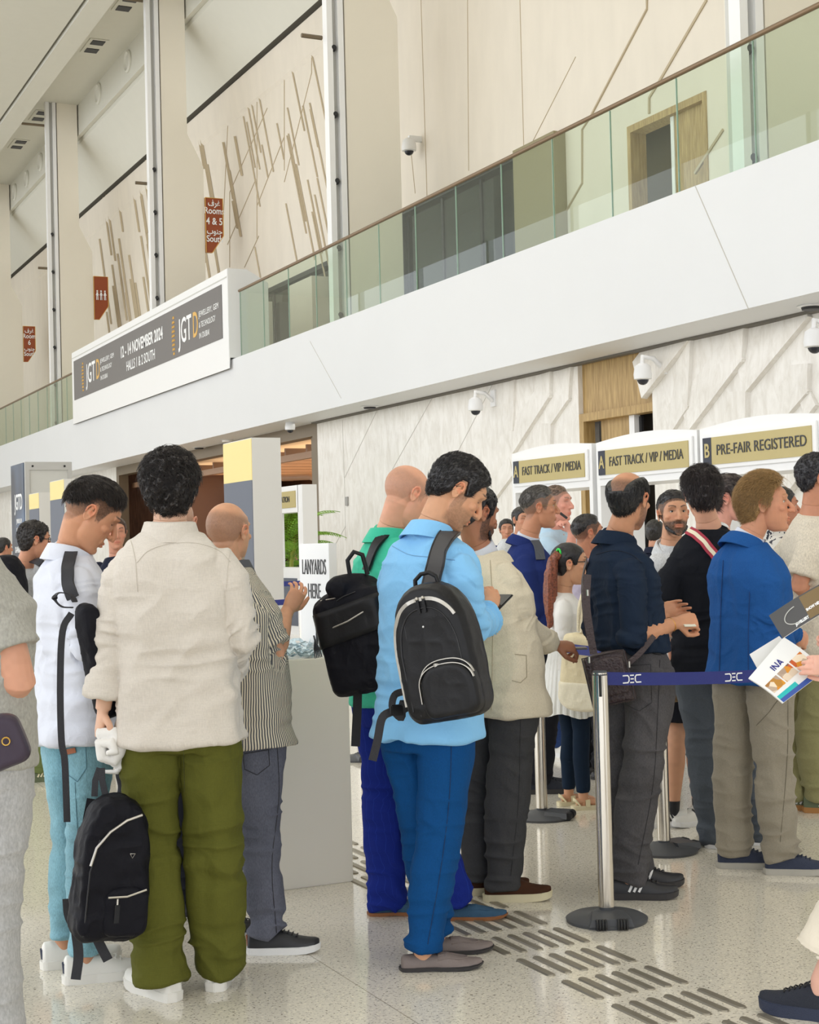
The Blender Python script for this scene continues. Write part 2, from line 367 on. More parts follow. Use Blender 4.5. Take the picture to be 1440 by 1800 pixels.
# beige bay of the gallery doors, nearer edge
b = MB(); b.box(XU-.25, XU, 23.3, 24.8, 4.7, 8.9); struct('trim_26', b, mat('olive_panel', (150, 140, 108), .6))
b = MB(); b.box(XU-.45, XU, 34.6, 36.2, 4.7, 8.2); b.box(XU-.45, XU, 38.6, 39.2, 4.7, 8.2); struct('trim_27', b, M_BEIGE)
# ---- slanted battens and panel joints of the upper wall
b = MB(); mj = mat('wall_joint', (192, 176, 148), .8)
def line(b, pts, r=.02, X=XU-.004):
    P = [onX(x, y, X) for x, y in pts]; b.tube(P, r, 4)
for pts in ([(1138, 0), (1138, 16), (1040, 203), (1024, 228), (1024, 322), (978, 403)], [(1243, 0), (1160, 143), (1142, 172), (1142, 200)], [(1272, 228), (1222, 305)]): line(b, pts, .03)
for pts in ([(740, 0), (751, 350)], [(822, 0), (824, 300)], [(914, 0), (921, 265)], [(1012, 100), (936, 250)], [(720, 240), (730, 340)]): line(b, pts, .008)
struct('trim_28', b, mj)
b = MB(); rs = random.Random(3)
for pts in ([(548, 60), (548, 128), (500, 320)], [(500, 240), (452, 362)], [(470, 190), (404, 338), (404, 470)], [(450, 315), (400, 430)], [(404, 150), (392, 400)], [(452, 90), (452, 420)], [(500, 60), (500, 300)], [(455, 415), (430, 470)]): line(b, pts, .016)
for i in range(60):     # the far bays carry many short slanted battens
    y = rs.uniform(40.5, 56); z = rs.uniform(6.8, 13.2); L = rs.uniform(.8, 2.6)*(1.35 if y > 46 else 1)
    b.prism([(XU-.01, y, z), (XU-.01, y+.09, z), (XU-.07, y+.05, z)], (0, L*.42, L))
for i in range(24):
    y = rs.uniform(33, 40); z = rs.uniform(7.5, 12.5); L = rs.uniform(1, 3); b.prism([(XU-.01, y, z), (XU-.01, y+.05, z), (XU-.04, y+.03, z)], (0, L*.42, L))
struct('trim_29', b, mj)
# lower right ribs of the far lower wall (left edge of the frame)
b = MB()
for i in range(16):
    y = rs.uniform(49, 64); z = rs.uniform(.3, 2.6); L = rs.uniform(.8, 2); b.prism([(XW+.01, y, z), (XW+.01, y+.2, z), (XW-.08, y+.1, z)], (0, L*.42, min(L, 4-z)))
struct('trim_30', b, M_MARBLE)
# ---- ceiling: high slab, deep beam with air nozzles, slot over the wall, lower hall ceiling with grooves
b = MB(); b.prism([(13.1, Y0, 16.4), (XU-.28, Y0, 14.95), (XU-.28, Y0, 15.3), (13.1, Y0, 17.6)], (0, Y1-Y0, 0)); o = struct('ceiling', b, M_CEIL); tag(o, 'sloping pale ceiling strip along the upper wall', 'ceiling')
b = MB(); b.prism([(12.9, Y0, 16.5), (12.9, Y0, 17.8), (13.1, Y0, 17.8), (13.1, Y0, 16.55)], (0, Y1-Y0, 0)); struct('ceiling_beam', b, M_CEIL)
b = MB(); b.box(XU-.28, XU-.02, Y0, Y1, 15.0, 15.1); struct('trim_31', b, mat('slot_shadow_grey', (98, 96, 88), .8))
b = MB(); b.prism([(XU-.12, Y0, 14.9), (XU, Y0, 14.9), (XU, Y0, 13.9), (XU-.06, Y0, 14.0)], (0, Y1-Y0, 0)); struct('trim_32', b, M_BEIGE)
b = MB(); b.box(-14, 9.95, Y0, Y1, 16.55, 16.9); b.box(10.05, 10.7, Y0, Y1, 16.5, 17.8); struct('ceiling_hall', b, M_CEIL)
b = MB(); b.box(9.94, 10.06, Y0, Y1, 16.62, 16.7); struct('trim_33', b, mat('groove_grey', (120, 118, 108), .8))
# far end and rear of the hall
b = MB(); b.box(-14, 18, Y1, Y1+.3, 0, 18); struct('wall_far', b, M_COLUMN)
b = MB(); b.box(-14, 18, Y0-.3, Y0, 9, 18); struct('wall_rear', b, M_BEIGE)   # left open below to add frontal daylight; slim posts only
for i in range(6): b = MB(); b.box(-13+i*5, -12.8+i*5, Y0-.3, Y0, 0, 9); struct('trim_%d' % (60+i), b, M_WHITE)
# ---- glazed facade on the left: slim mullions, open to the sky
for i in range(12):
    b = MB(); y = Y0+4+i*8; b.box(-14.2, -13.9, y-.12, y+.12, 0, 16.9); o = struct('trim_%d' % (40+i), b, M_WHITE)
# ---- tall columns
def column(yc, n):
    o = empty('column', (12.2, yc, 5.0)); tag(o, ('tall beige column nearest the right edge of the photo', 'tall beige column rising behind the glass balustrade', 'tall beige column with the Rooms 4 & 5 flag sign', 'tall beige column with the restroom flag sign', 'farthest beige column at the left edge')[n], 'column', None, 'structure')
    b = MB(); z0, z1 = 4.7, 17.6
    xb = 13.3; xt = 12.85; xa = 12.12
    b.prism([(xa, yc, z0), (xb, yc, z0), (xb, yc, 12.3), (xt, yc, 13.2), (xt, yc, z1), (xa, yc, z1)], (0, .8, 0)); b.build('shaft', M_COLUMN, o)
    for dx in (0, .24): 
        b = MB(); b.box(11.72+dx, 11.84+dx, yc-.02, yc+.2, z0, z1); b.build('fin', M_WPAINT, o)
    b = MB(); b.box(11.84, 11.96, yc+.12, yc+.2, z0, z1); b.box(11.9, 12.12, yc+.2, yc+.5, z0, z1); b.build('fin_web', M_GREYP, o)
    z = 6.1
    while z < 13:
        b = MB(); b.lathe([(.045, 0), (.055, .02), (.055, .12), (.045, .14)], (11.90, yc+.1, z), 12, (-.3, -1, .1)); b.build('spot_lamp', M_DARK, o); z += 1.35 if n != 2 else 1.2
    return o
for n, yc in enumerate((14.75, 27.75, 40.7, 53.7, 66.4)): column(yc, n)
# thin rods near the column tops
for i, (x0, x1, y1, yc) in enumerate(((530, 598, 71, 27.75), (38, 100, 223, 53.7), (238, 284, 325, 40.7), (200, 275, 5, 40.7), (67, 105, 473, 53.7))):
    q = onY(x1, y1, yc+.3); p = onY(x0, y1-3, yc+.3); b = MB(); b.tube([(p.x, yc+.3, q.z), (11.74, yc+.3, q.z)], .045, 6); o = b.build('sensor_rod', M_BRASSD); tag(o, ('thin rod reaching left from the middle column top', 'thin rod on the second column from the left', 'thin rod halfway up the Rooms 4 & 5 column', 'thin rod at the very top of the Rooms 4 & 5 column', 'lowest thin rod, left of the restroom sign column')[i], 'rod', 'thin rods on the columns')
# ---- air nozzles on the beam and ceiling downlights
nz = [(262, 72), (226, 108), (174, 165), (88, 272), (72, 285), (48, 315), (27, 338)]
for i, (x, y) in enumerate(nz):
    p = onX(x, y, 12.9); b = MB(); b.lathe([(.36, .0), (.36, .05), (.30, .09), (.24, .03), (.05, .02)], p, 20, (-1, 0, 0)); o = b.build('air_nozzle', M_CEIL, smooth=40); tag(o, 'round air nozzle on the ceiling beam, number %s from the right' % ('one', 'two', 'three', 'four', 'five', 'six', 'seven')[i], 'air nozzle', 'round air nozzles on the ceiling beam')
for i, (x, y) in enumerate(((222, 7), (165, 82), (70, 204), (32, 254))):
    p = onZ(x, y, 17.6); b = MB(); b.box(p.x-.3, p.x+.3, p.y-.8, p.y+.6, 17.57, 17.6); o = b.build('downlight', M_CEIL)
    for dy in (-.7, .1): b = MB(); b.box(p.x-.2, p.x+.2, p.y+dy, p.y+dy+.4, 17.55, 17.57); b.build('lamp_recess', M_DARK, o)
    tag(o, 'twin recessed ceiling downlight, %s from the top of the photo' % ('first', 'second', 'third', 'fourth')[i], 'downlight', 'twin downlights in the high ceiling')
b = MB(); b.box(10.65, 12.9, Y0, Y1, 17.6, 17.8); struct('ceiling_high', b, M_CEIL)
# ================================================================= fittings and furniture
UP = (0, 0, 1); LFT = (0, -1, 0)
# ---- the ribs again get their proud side; glass balustrade
t = empty('glass_balustrade', (11.2, 30, ZT)); tag(t, 'long frameless green glass balustrade with a slim bronze handrail on the balcony edge', 'balustrade')
ys = [Y0+.05]; a = 13.87
while a-1.5 > Y0: a -= 1.5
ys += [a+1.5*i for i in range(200) if a+1.5*i < 27]
while ys[-1] < 31.5: ys.append(ys[-1]+1.5)
segs = list(zip(ys[:-1], ys[1:]))
y = 47.5
while y < 80: segs.append((y, y+1.5)); y += 1.5
for y0, y1 in segs:
    b = MB(); b.box(11.2, 11.217, y0+.008, y1-.008, ZT-.02, 7.22); b.build('glass_panel', M_GLASS, t)
    e = MB(); e.box(11.198, 11.219, y1-.005, y1+.005, ZT+.01, 7.2); e.build('panel_joint', mat('glass_edge', (150, 176, 164), .3), t)
for a, c in ((Y0, 31.9), (47.4, 80)):
    b = MB(); b.tube([(11.2, a, 7.235), (11.2, c, 7.235)], .032, 10); b.build('handrail', M_BRONZE, t, 60)
# ---- JGTD banner box on the balcony
def emblem(b, o, h, n=9):
    """column of small curved chevrons standing for the shell-like emblem"""
    o = Vector(o)
    for k in range(n):
        f = (k+.5)/n*2-1; w = h*.24*math.sqrt(max(.05, 1-f*f)); zc = o.z + f*h*.5; x = o.x
        off = h*.18*math.sqrt(max(0, 1-f*f))
        for s in (0, 1, 2):
            y0 = o.y + off - w*(.15+.34*s); b.tube([(x, y0+w*.16, zc-h*.03), (x, y0, zc+h*.028), (x, y0-w*.16, zc-h*.03)], h*.012, 4)
def logo(par, X, yc, zc, h, width, small=True, mt=M_TXTW, mg=M_TXTG):
    """JGTD wordmark on a face that looks to the left side of the hall; yc = near edge of the J"""
    put_text('lettering_jgt', 'JGT', h*1.35, (X, yc, zc), LFT, UP, mt, par, width=width*.72, bold=.012*h)
    put_text('lettering_d', 'D', h*1.35, (X, yc-width*.75, zc), LFT, UP, mg, par, width=width*.25, bold=.012*h)
    if small:
        for k, s in enumerate(('JEWELLERY, GEM', '& TECHNOLOGY', 'IN DUBAI')):
            put_text('small_lettering', s, h*.30, (X, yc-width*1.08, zc+h*.34-k*h*.40), LFT, UP, mt, par, width=width*(.98, .82, .5)[k])
t = empty('banner_box', (11.3, 39.6, ZT-.25)); tag(t, 'white box on the balcony edge carrying a long grey JGTD 12 - 14 NOVEMBER 2024 banner', 'sign')
b = MB(); b.prism([(10.98, 32.05, 5.5), (10.98, 32.05, 7.76), (11.45, 32.05, 7.76), (11.95, 32.05, 7.48), (11.95, 32.05, 5.76), (11.0, 32.05, 5.76), (11.0, 32.05, 5.5)], (0, 15.2, 0)); b.build('case', M_WPAINT, t, bevel=.015)
b = MB(); b.box(10.965, 10.982, 32.45, 46.95, 6.24, 7.46); b.build('banner', M_BANNER, t)
b = MB(); b.box(10.97, 10.982, 32.1, 47.2, 7.56, 7.585); b.build('groove', M_GREYP, t)
def bz(z): return z
logo(t, 10.96, 35.75, 6.80, .64, 1.5)
logo(t, 10.96, 45.3, 6.84, .62, 1.6)
for yy, zz, hh in ((36.15, 6.80, 1.0), (45.7, 6.84, .92)):
    b = MB(); emblem(b, (10.96, yy, zz), hh); b.build('emblem', M_TXTG, t)
put_text('lettering_date', '12 - 14 NOVEMBER 2024', .44, (10.96, 41.3, 7.0), LFT, UP, M_TXTW, t, width=4.1, bold=.010)
put_text('lettering', 'HALLS 1 & 2 SOUTH', .38, (10.96, 40.7, 6.55), LFT, UP, M_TXTW, t, width=2.8, bold=.003)
# ---- flag signs on the columns
def flag_sign(pts, X, label, lines=None, icons=False):
    P = [onX(x, y, X) for x, y in pts]; y0 = min(p.y for p in P); y1 = max(p.y for p in P)
    zt = 11.42; zb = 9.86; xa = 13.32; wd = .52; yc = {0: 40.66, 1: 53.66, 2: 66.36}[lines[0]]
    o = empty('flag_sign', (xa, yc, zb)); tag(o, label, 'sign')
    b = MB(); b.prism([(xa, yc, zt), (xa, yc, zb), (xa+wd*.35, yc, zb), (xa+wd, yc, zb+.5), (xa+wd, yc, zt)], (0, .08, 0)); b.build('plate', M_BROWN, o)
    b = MB(); q = [(xa, yc-.01, zt), (xa, yc-.01, zb), (xa+wd*.35, yc-.01, zb), (xa+wd, yc-.01, zb+.5), (xa+wd, yc-.01, zt), (xa, yc-.01, zt)]; b.tube(q, .012, 4); b.build('edge_strip', M_TXTG, o)
    n = len(lines)-1
    for k, (s, z, h) in enumerate(lines[1:]): put_text('lettering', s, h, (xa+wd*.5, yc-.012, z), (1, 0, 0), UP, M_TXTW, o, align='CENTER', sx=.8, bold=.004)
    if icons:
        b = MB()
        for k in range(3):
            x = xa+.12+k*.14; z = 10.72; b.ball((x, yc-.02, z+.17), .032, n=8); b.tube([(x, yc-.02, z+.12), (x, yc-.02, z)], .03, 6); b.tube([(x-.05, yc-.02, z+.02), (x, yc-.02, z+.12), (x+.05, yc-.02, z+.02)], .012, 5); b.tube([(x-.02, yc-.02, z), (x-.025, yc-.02, z-.15)], .014, 5); b.tube([(x+.02, yc-.02, z), (x+.025, yc-.02, z-.15)], .014, 5)
        b.build('restroom_symbols', M_TXTW, o)
flag_sign([(365, 358)], 13.4, 'rust brown flag sign reading Rooms 4 & 5 South on a tall column', [0, ('\ufed1\ufeae\ufecf', 11.27, .24), ('Rooms', 11.05, .26), ('4 & 5', 10.75, .28), ('\ufe8f\ufeee\ufee8\ufe9f', 10.47, .24), ('South', 10.25, .26)])
flag_sign([(170, 490)], 13.4, 'rust brown flag sign with restroom symbols on a tall column', [1], True)
flag_sign([(45, 577)], 13.4, 'rust brown flag sign reading Room 6 South, farthest left', [2, ('\ufed1\ufeae\ufecf', 11.22, .26), ('Room', 10.98, .28), ('6', 10.7, .3), ('\ufe8f\ufeee\ufee8\ufe9f', 10.43, .24), ('South', 10.2, .26)])
# ---- registration booths
def booth(y0, y1, letter, txt, label):
    o = empty('registration_booth', (8.4, (y0+y1)/2, 0)); tag(o, label, 'booth')
    X = 8.0; m = M_WPAINT
    b = MB()
    ztop = lambda s: 2.41+.05*math.sin(PI*s)      # gently arched header
    n = 10
    top = [(X, y0+(y1-y0)*k/n, ztop(k/n)) for k in range(n+1)]
    b.prism([(X, y0, 1.99)]+top+[(X, y1, 1.99)], (.5, 0, 0)); b.build('header', m, o)
    b = MB(); b.box(X-.02, X, y0+.05, y1-.05, 2.055, 2.36); b.build('sign_frame', m, o, bevel=.004)
    b = MB(); b.box(X-.03, X-.018, y0+.10, y1-.20, 2.09, 2.325); b.build('gold_panel', M_GOLD, o)
    b = MB(); b.box(X-.032, X-.018, y1-.20, y1-.08, 2.09, 2.325); b.build('letter_panel', M_INK, o)
    put_text('letter', letter, .17, (X-.034, y1-.14, 2.207), LFT, UP, M_GOLD, o, align='CENTER', sx=.8, bold=.003)
    ln = (y1-y0)*.70 if len(txt) > 18 else (y1-y0)*.66
    put_text('lettering', txt, .13, (X-.034, y1-.27, 2.207), LFT, UP, M_TXTK, o, width=ln*1.04, bold=0)
    for a in (y0, y1-.06): b = MB(); b.box(X, X+.5, a, a+.06, 0, 1.99); b.build('side_panel', m, o)
    b = MB(); b.box(X-.02, X+.5, y0+.02, y1-.02, 1.0, 1.05); b.build('counter_top', m, o)
    b = MB(); b.box(X+.02, X+.05, y0+.06, y1-.06, 0, 1.0); b.build('counter_front', M_SLATE, o)
    b = MB(); b.box(X+.44, X+.46, y0+.06, y0+.55, 1.05, 1.99); b.build('back_wing', M_GREYP, o)
    return o
booth(12.53, 14.12, 'A', 'FAST TRACK / VIP / MEDIA', 'white booth with gold FAST TRACK header, at the left end of the row')
booth(10.82, 12.45, 'A', 'FAST TRACK / VIP / MEDIA', 'white booth with gold FAST TRACK header, next to the PRE-FAIR REGISTERED booth')
booth(9.2, 10.78, 'B', 'PRE-FAIR REGISTERED', 'white registration booth with gold header reading B PRE-FAIR REGISTERED')
# ---- signage towers
def tower(px, X, h, wx, label, yel, yy=None):
    p0 = onX(px[0], 800, X); p1 = onX(px[1], 800, X); o = empty('signage_tower', (X+wx/2, (p0.y+p1.y)/2, 0)); tag(o, label, 'tower')
    y0, y1 = p1.y, p0.y
    b = MB(); b.box(X, X+wx, y0, y1, 0, h); b.build('body', mat('tower_white', (222, 220, 216), .5), o)
    b = MB(); b.box(X-.006, X, y0+.005, y1-.005, h-yel, h-.01); b.build('yellow_band', M_YEL, o)
    b = MB(); b.box(X-.006, X, y0+.005, y1-.005, .35, h-yel-.003); b.build('grey_band', M_SLATE, o)
    b = MB(); b.box(X-.006, X, y0+.005, y1-.005, 0, .347); b.build('yellow_base_band', M_YEL, o)
    return o
tower((393, 443), 5.66, 2.70, .34, 'tallest white tower with yellow and grey side, behind the balding man in stripes', .47)
tower((87, 111.5), 5.63, 2.70, .34, 'smaller white tower with yellow and grey side, near the young man in white shirt', .32)
tower((50, 67), 5.63, 2.56, .34, 'farthest white tower with yellow and grey side, left of its twin', .28)
# ---- kiosk with the dark graphic
o = empty('graphic_kiosk', (6.0, 29.1, 0)); tag(o, 'tall pale kiosk with a dark JGTD graphic on its narrow left side', 'kiosk')
b = MB(); b.box(5.72, 6.6, 28.6, 29.9, 0, 3.2); b.build('body', M_GREYP, o)
b = MB()
for x0, x1, z0, z1 in ((5.72, 5.8, 0, 3.2), (6.52, 6.6, 0, 3.2), (5.8, 6.52, 3.05, 3.2)): b.box(x0, x1, 28.57, 28.6, z0, z1)
b.build('aluminium_frame', mat('satin_aluminium', (190, 188, 184), .35, .4), o)
for x in (5.86, 6.46): b = MB(); b.lathe([(.02, 0), (.02, .015)], (x, 28.57, 3.12), 10, (0, -1, 0)); b.build('bolt', M_DARK, o)
q = NT('dark_blue_graphic'); tcn = q.new('ShaderNodeTexCoord'); wv = q.new('ShaderNodeTexWave', i_Scale=.35, i_Distortion=3.0, i_Detail=2.0); q.link(tcn.outputs['Object'], wv.inputs[0]); rr = q.new('ShaderNodeValToRGB'); e = rr.color_ramp.elements; e[0].position = .7; e[0].color = srgb(58, 60, 68); e[1].position = 1; e[1].color = srgb(110, 130, 160); q.link(wv.outputs[0], rr.inputs[0]); q.link(rr.outputs[0], q.p.inputs['Base Color'])
b = MB(); b.box(5.70, 5.72, 28.65, 29.85, .3, 3.19); b.build('graphic_panel', q.m, o)
put_text('lettering', 'JGTD', .42, (5.695, 29.5, 2.45), LFT, UP, M_TXTW, o, width=.75, bold=.006)
for k, s in enumerate(('JEWELLERY, GEM', '& TECHNOLOGY', 'IN DUBAI')): put_text('small_lettering', s, .12, (5.695, 29.35, 2.1-k*.17), LFT, UP, M_TXTW, o, width=(.5, .45, .3)[k])
put_text('lettering_date', '12-14 NOVEMBER', .16, (5.695, 29.55, 1.55), LFT, UP, M_TXTW, o, width=.8, bold=.004)
# ---- information booth
o = empty('information_booth', (9.3, 24.1, 0)); tag(o, 'white box-shaped booth with a gold INFORMATION header and an open window', 'booth')
b = MB(); b.box(9.2, 9.46, 23.5, 25.0, 2.06, 2.51); b.build('header', M_WPAINT, o)
for a, c in ((23.3, 23.52), (24.85, 25.0)): b = MB(); b.box(9.2, 9.46, a, c, 0, 2.51); b.build('side_panel', M_WPAINT, o)
b = MB(); b.box(9.2, 9.46, 23.52, 24.85, 0, 1.13); b.build('counter', M_WPAINT, o)
b = MB(); b.box(9.185, 9.2, 23.6, 24.95, 2.14, 2.42); b.build('gold_panel', M_GOLD, o)
put_text('lettering', 'INFORMATION', .14, (9.18, 24.72, 2.28), LFT, UP, M_TXTK, o, width=.86, bold=.002)
b = MB(); b.box(9.185, 9.2, 23.62, 24.8, .15, .95); b.build('grey_panel', M_SLATE, o)
# ---- screen hanging in the foyer
o = empty('hanging_screen', (14, 42.7, 2.72)); tag(o, 'dark screen with the JGTD wordmark hanging in the foyer', 'screen')
b = MB(); b.box(14.0, 14.12, 40.0, 45.6, 2.5, 3.58); b.build('panel', mat('screen_black', (26, 28, 38), .3), o)
b = MB(); b.tube([(14.06, 41.6, 3.58), (14.06, 41.6, 4.0)], .04, 8); b.build('hanger', M_WPAINT, o)
me_w = emis('screen_white', (240, 240, 240), .9); me_g = emis('screen_gold', (236, 160, 60), .9)
put_text('lettering_jgt', 'JGT', .62, (13.99, 44.3, 3.15), LFT, UP, me_w, o, width=1.35, bold=.012)
put_text('lettering_d', 'D', .62, (13.99, 42.88, 3.15), LFT, UP, me_g, o, width=.5, bold=.012)
for k, s in enumerate(('JEWELLERY, GEM', '& TECHNOLOGY', 'IN DUBAI')): put_text('small_lettering', s, .16, (13.99, 42.2, 3.33-k*.18), LFT, UP, me_w, o, width=(1.3, 1.1, .7)[k])
b = MB(); b.box(13.985, 14.0, 40.3, 45.2, 2.62, 2.68); b.build('blue_bar', emis('screen_blue', (110, 120, 220), .6), o)
# ---- lanyard counter, its sign and the heap of lanyards
o = empty('lanyard_counter', (2.35, 6.4, 0)); tag(o, 'plain white lanyard counter with a grey plinth, in the middle of the crowd', 'counter')
CX0, CX1, CY0, CY1 = 2.08, 2.61, 6.11, 6.75
b = MB(); b.box(CX0, CX1, CY0, CY1, 0.0, .985); b.build('body', mat('counter_white', (246, 242, 232), .45), o, bevel=.004)
b = MB(); b.box(CX0-.004, CX0, CY0+.01, CY1-.01, 0.005, .17); b.build('plinth', mat('plinth_grey', (128, 126, 124), .5), o)
o = empty('lanyard_sign', (2.63, 6.42, .985)); tag(o, 'white upright sign reading LANYARDS HERE on the lanyard counter', 'sign')
b = MB(); b.box(2.568, 2.606, 6.2, 6.56, .986, 1.485); b.build('board', M_WPAINT, o, bevel=.002)
put_text('lettering', 'LANYARDS', .1, (2.566, 6.525, 1.375), LFT, UP, M_TXTK, o, width=.285, bold=-.0005, dep=.002)
put_text('lettering', 'HERE', .1, (2.566, 6.46, 1.265), LFT, UP, M_TXTK, o, width=.15, bold=-.0005, dep=.002)
for ob in o.children:
    if ob.name.startswith('lettering'): ob.scale = (1, 1, 1)
b = MB()
b.tube([(2.566, 6.36, 1.03), (2.565, 6.34, 1.14), (2.565, 6.32, 1.17), (2.565, 6.30, 1.14), (2.566, 6.29, 1.03)], .008, 6); b.build('lanyard_drawing', M_TXTK, o)
b = MB(); rs = random.Random(5)
for i in range(70):
    x = rs.uniform(2.2, 2.52); y = rs.uniform(6.15, 6.6); a = rs.uniform(0, 2*PI); z = .992+rs.uniform(0, .05)*(1-abs(x-2.38)*2.5)
    p = []; 
    for k in range(7): a += rs.uniform(-.9, .9); x = min(2.55, max(2.1, x+.03*math.cos(a))); y = min(6.7, max(6.13, y+.03*math.sin(a))); p.append((x, y, max(.992, z+rs.uniform(-.012, .018))))
    b.ribbon(p, (rs.uniform(-.8, .8), rs.uniform(-.8, .8), 1), .016, .0012)
o = b.build('lanyard_heap', [mat('lanyard_pale_blue', (206, 224, 232), .5, var=.25, vscale=40)]); tag(o, 'heap of pale blue lanyards lying on the white counter', 'lanyards', None, 'stuff')
# ---- tactile paving
t = empty('tactile_paving', (2.78, 5.5, 0)); tag(t, 'strip of raised steel tactile bars running along the floor', 'tactile paving')
proto = None; nb = 0
for r in range(18):
    for c in range(6):
        if nb >= 98: break
        y = 3.52+r*.302; x = 2.615+c*.066
        if proto is None:
            b = MB(); pr = []
            for k in range(9): a = PI/2+PI*k/8; pr.append((.0165*math.cos(a)*1, .0165*math.sin(a)))
            pts = [(.0165*math.cos(a), -.1015+.0165*math.sin(a)) for a in [PI+PI*k/8 for k in range(9)]] + [(.0165*math.cos(a), .1015+.0165*math.sin(a)) for a in [PI*k/8 for k in range(9)]]
            lo = [b.bm.verts.new((px, py, 0)) for px, py in pts]; hi = [b.bm.verts.new((px*.78, py*.985, .005)) for px, py in pts]; n = len(pts)
            for k in range(n): b.bm.faces.new([lo[k], lo[(k+1) % n], hi[(k+1) % n], hi[k]])
            b.bm.faces.new(hi); b.bm.faces.new(lo[::-1])
            proto_me = b.mesh(mat('matt_steel_bar', (150, 143, 128), .38, .55)); proto = True
        ob = bpy.data.objects.new('tactile_bar', proto_me); C.objects.link(ob); ob.parent = t; ob.location = (x-2.78, y+.12-5.5, 0); nb += 1
# ---- queue barriers
def barrier(px, py, label, ang=0, wheels=True, slot=True):
    p = onZ(px, py); o = empty('queue_barrier', (p.x, p.y, 0)); tag(o, label, 'barrier post'); x, y = p.x, p.y
    b = MB(); b.lathe([(.155, 0), (.158, .012), (.14, .022), (.06, .03), (.04, .045)], (x, y, 0), 48); b.build('base', M_RUBBER, o, 50)
    dx, dy = math.cos(ang), math.sin(ang)
    b = MB()
    q = [Vector((x, y, 0))+Vector((dx*u+dy*v, dy*u-dx*v, z)) for u, v, z in ((-.085, .03, .02), (.085, .03, .02), (.085, .152, .012), (-.085, .152, .012), (-.06, .03, .045), (.06, .03, .045), (.075, .15, .04), (-.075, .15, .04))]
    b.hexa(q); b.build('roller_housing', M_RUBBER, o)
    if wheels:
        for s in (-.04, .04):
            b = MB(); c = Vector((x, y, .022))+Vector((dx*s+dy*.152, dy*s-dx*.152, 0))
            for k in range(4): cc = c+Vector((dx, dy, 0))*(k-1.5)*.011; b.lathe([(.02, -.004), (.022, 0), (.02, .004)], cc, 14, (dx, dy, 0))
            b.build('roller', mat('roller_black', (36, 36, 38), .5), o)
    b = MB(); b.lathe([(.027, .03), (.027, .06)], (x, y, 0), 24); b.build('collar', M_RUBBER, o, 50)
    b = MB(); b.lathe([(.0305, .055), (.0305, .94), (.028, .955)], (x, y, 0), 32); b.build('post', M_STEEL, o, 50)
    b = MB(); b.lathe([(.0302, .945), (.026, .962)], (x, y, 0), 24); b.build('cap', M_RUBBER, o, 50)
    if slot:
        n = (CAM_P-Vector((x, y, 0))); n.z = 0; n.normalize(); sd = Vector((-n.y, n.x, 0)); c = Vector((x, y, 0))+n*.0285
        b = MB(); b.tube([c+Vector((0, 0, .865)), c+Vector((0, 0, .945))], .006, 8); b.build('belt_slot', M_DARK, o)
    return Vector((x, y, 0))
S1 = barrier(1067, 1618, 'brushed steel queue barrier post on a round grey base, nearest to the camera', -YAW)
S2 = barrier(953, 1438, 'brushed steel barrier post between the beige blazer and the woman in white', .8)
S3 = barrier(1168, 1497, 'brushed steel barrier post behind the man with the messenger bag', 1.6)
S4 = barrier(635, 1335, 'brushed steel barrier post just right of the white lanyard counter', 0.0, False)
S5 = Vector((5.86, 14.94, 0)); S6 = Vector((9.2, 22.6, 0))
def barrier_at(p, label):
    o = empty('queue_barrier', p); tag(o, label, 'barrier post')
    b = MB(); b.lathe([(.155, 0), (.158, .012), (.14, .022), (.04, .04)], p, 32); b.build('base', M_RUBBER, o, 50)
    b = MB(); b.lathe([(.0305, .04), (.0305, .94), (.028, .955)], p, 20); b.build('post', M_STEEL, o, 50)
barrier_at(S5, 'distant barrier post just left of the LANYARDS HERE sign'); barrier_at(S6, 'most distant barrier post, in front of the information booth')
def dec(b, o, r, u, n, h):
    """angular D E C mark: bars with open corners"""
    o, r, u, n = map(Vector, (o, r, u, n)); th = h*.17
    def bar(a, c):
        a, c = [o+r*q[0]*h+u*q[1]*h+n*.0006 for q in (a, c)]; d = (c-a).normalized(); s = d.cross(n)*th/2
        b.prism([a-s, c-s, c+s, a+s], n*.0008)
    bar((-1.45, .5), (-.55, .5)); bar((-.6, .45), (-.45, .25)); bar((-.45, .3), (-.45, -.3)); bar((-.45, -.25), (-.6, -.45)); bar((-.55, -.5), (-1.45, -.5))
    bar((-.28, .5), (.34, .5)); bar((-.2, 0), (.3, 0)); bar((-.28, -.5), (.34, -.5))
    bar((1.5, .5), (.66, .5)); bar((.7, .45), (.55, .25)); bar((.55, .3), (.55, -.3)); bar((.55, -.25), (.7, -.45)); bar((.66, -.5), (1.5, -.5))
def belt(p, q, label, logos=(), sag=.02, w=.05, z=.93):
    p = Vector(p); q = Vector(q); p.z = q.z = z; L = (q-p).length; d = (q-p)/L; n = d.cross(Vector((0, 0, 1)))
    if n.dot(CAM_P-p) < 0: n = -n
    p = p+d*.031; q = q-d*.031
    pts = [p.lerp(q, k/24)-Vector((0, 0, sag*4*(k/24)*(1-k/24))) for k in range(25)]
    o = empty('queue_belt', tuple(p.lerp(q, .5))); tag(o, label, 'belt')
    b = MB(); b.ribbon(pts, n, w, .0016); b.build('webbing', M_BELT, o)
    r = d if d.dot(CR) > 0 else -d
    for s in logos:
        c = p.lerp(q, s)-Vector((0, 0, sag*4*s*(1-s))); b = MB(); dec(b, c+n*.0008, r, (0, 0, 1), n, w*.56); b.build('woven_mark', M_TXTW, o)
    return o
E1 = at(1680, 1210, 6.5); S7 = Vector((E1.x, E1.y, 0))
belt(S1, S7, 'navy belt with a white DEC mark pulled out from the nearest barrier post', (.065, .345, .92), .03)
belt(S2, S3, 'navy belt passing in front of the woman in white', (), .02)
belt(S4, S2, 'navy belt between the post by the counter and the post by the beige blazer', (), .03)
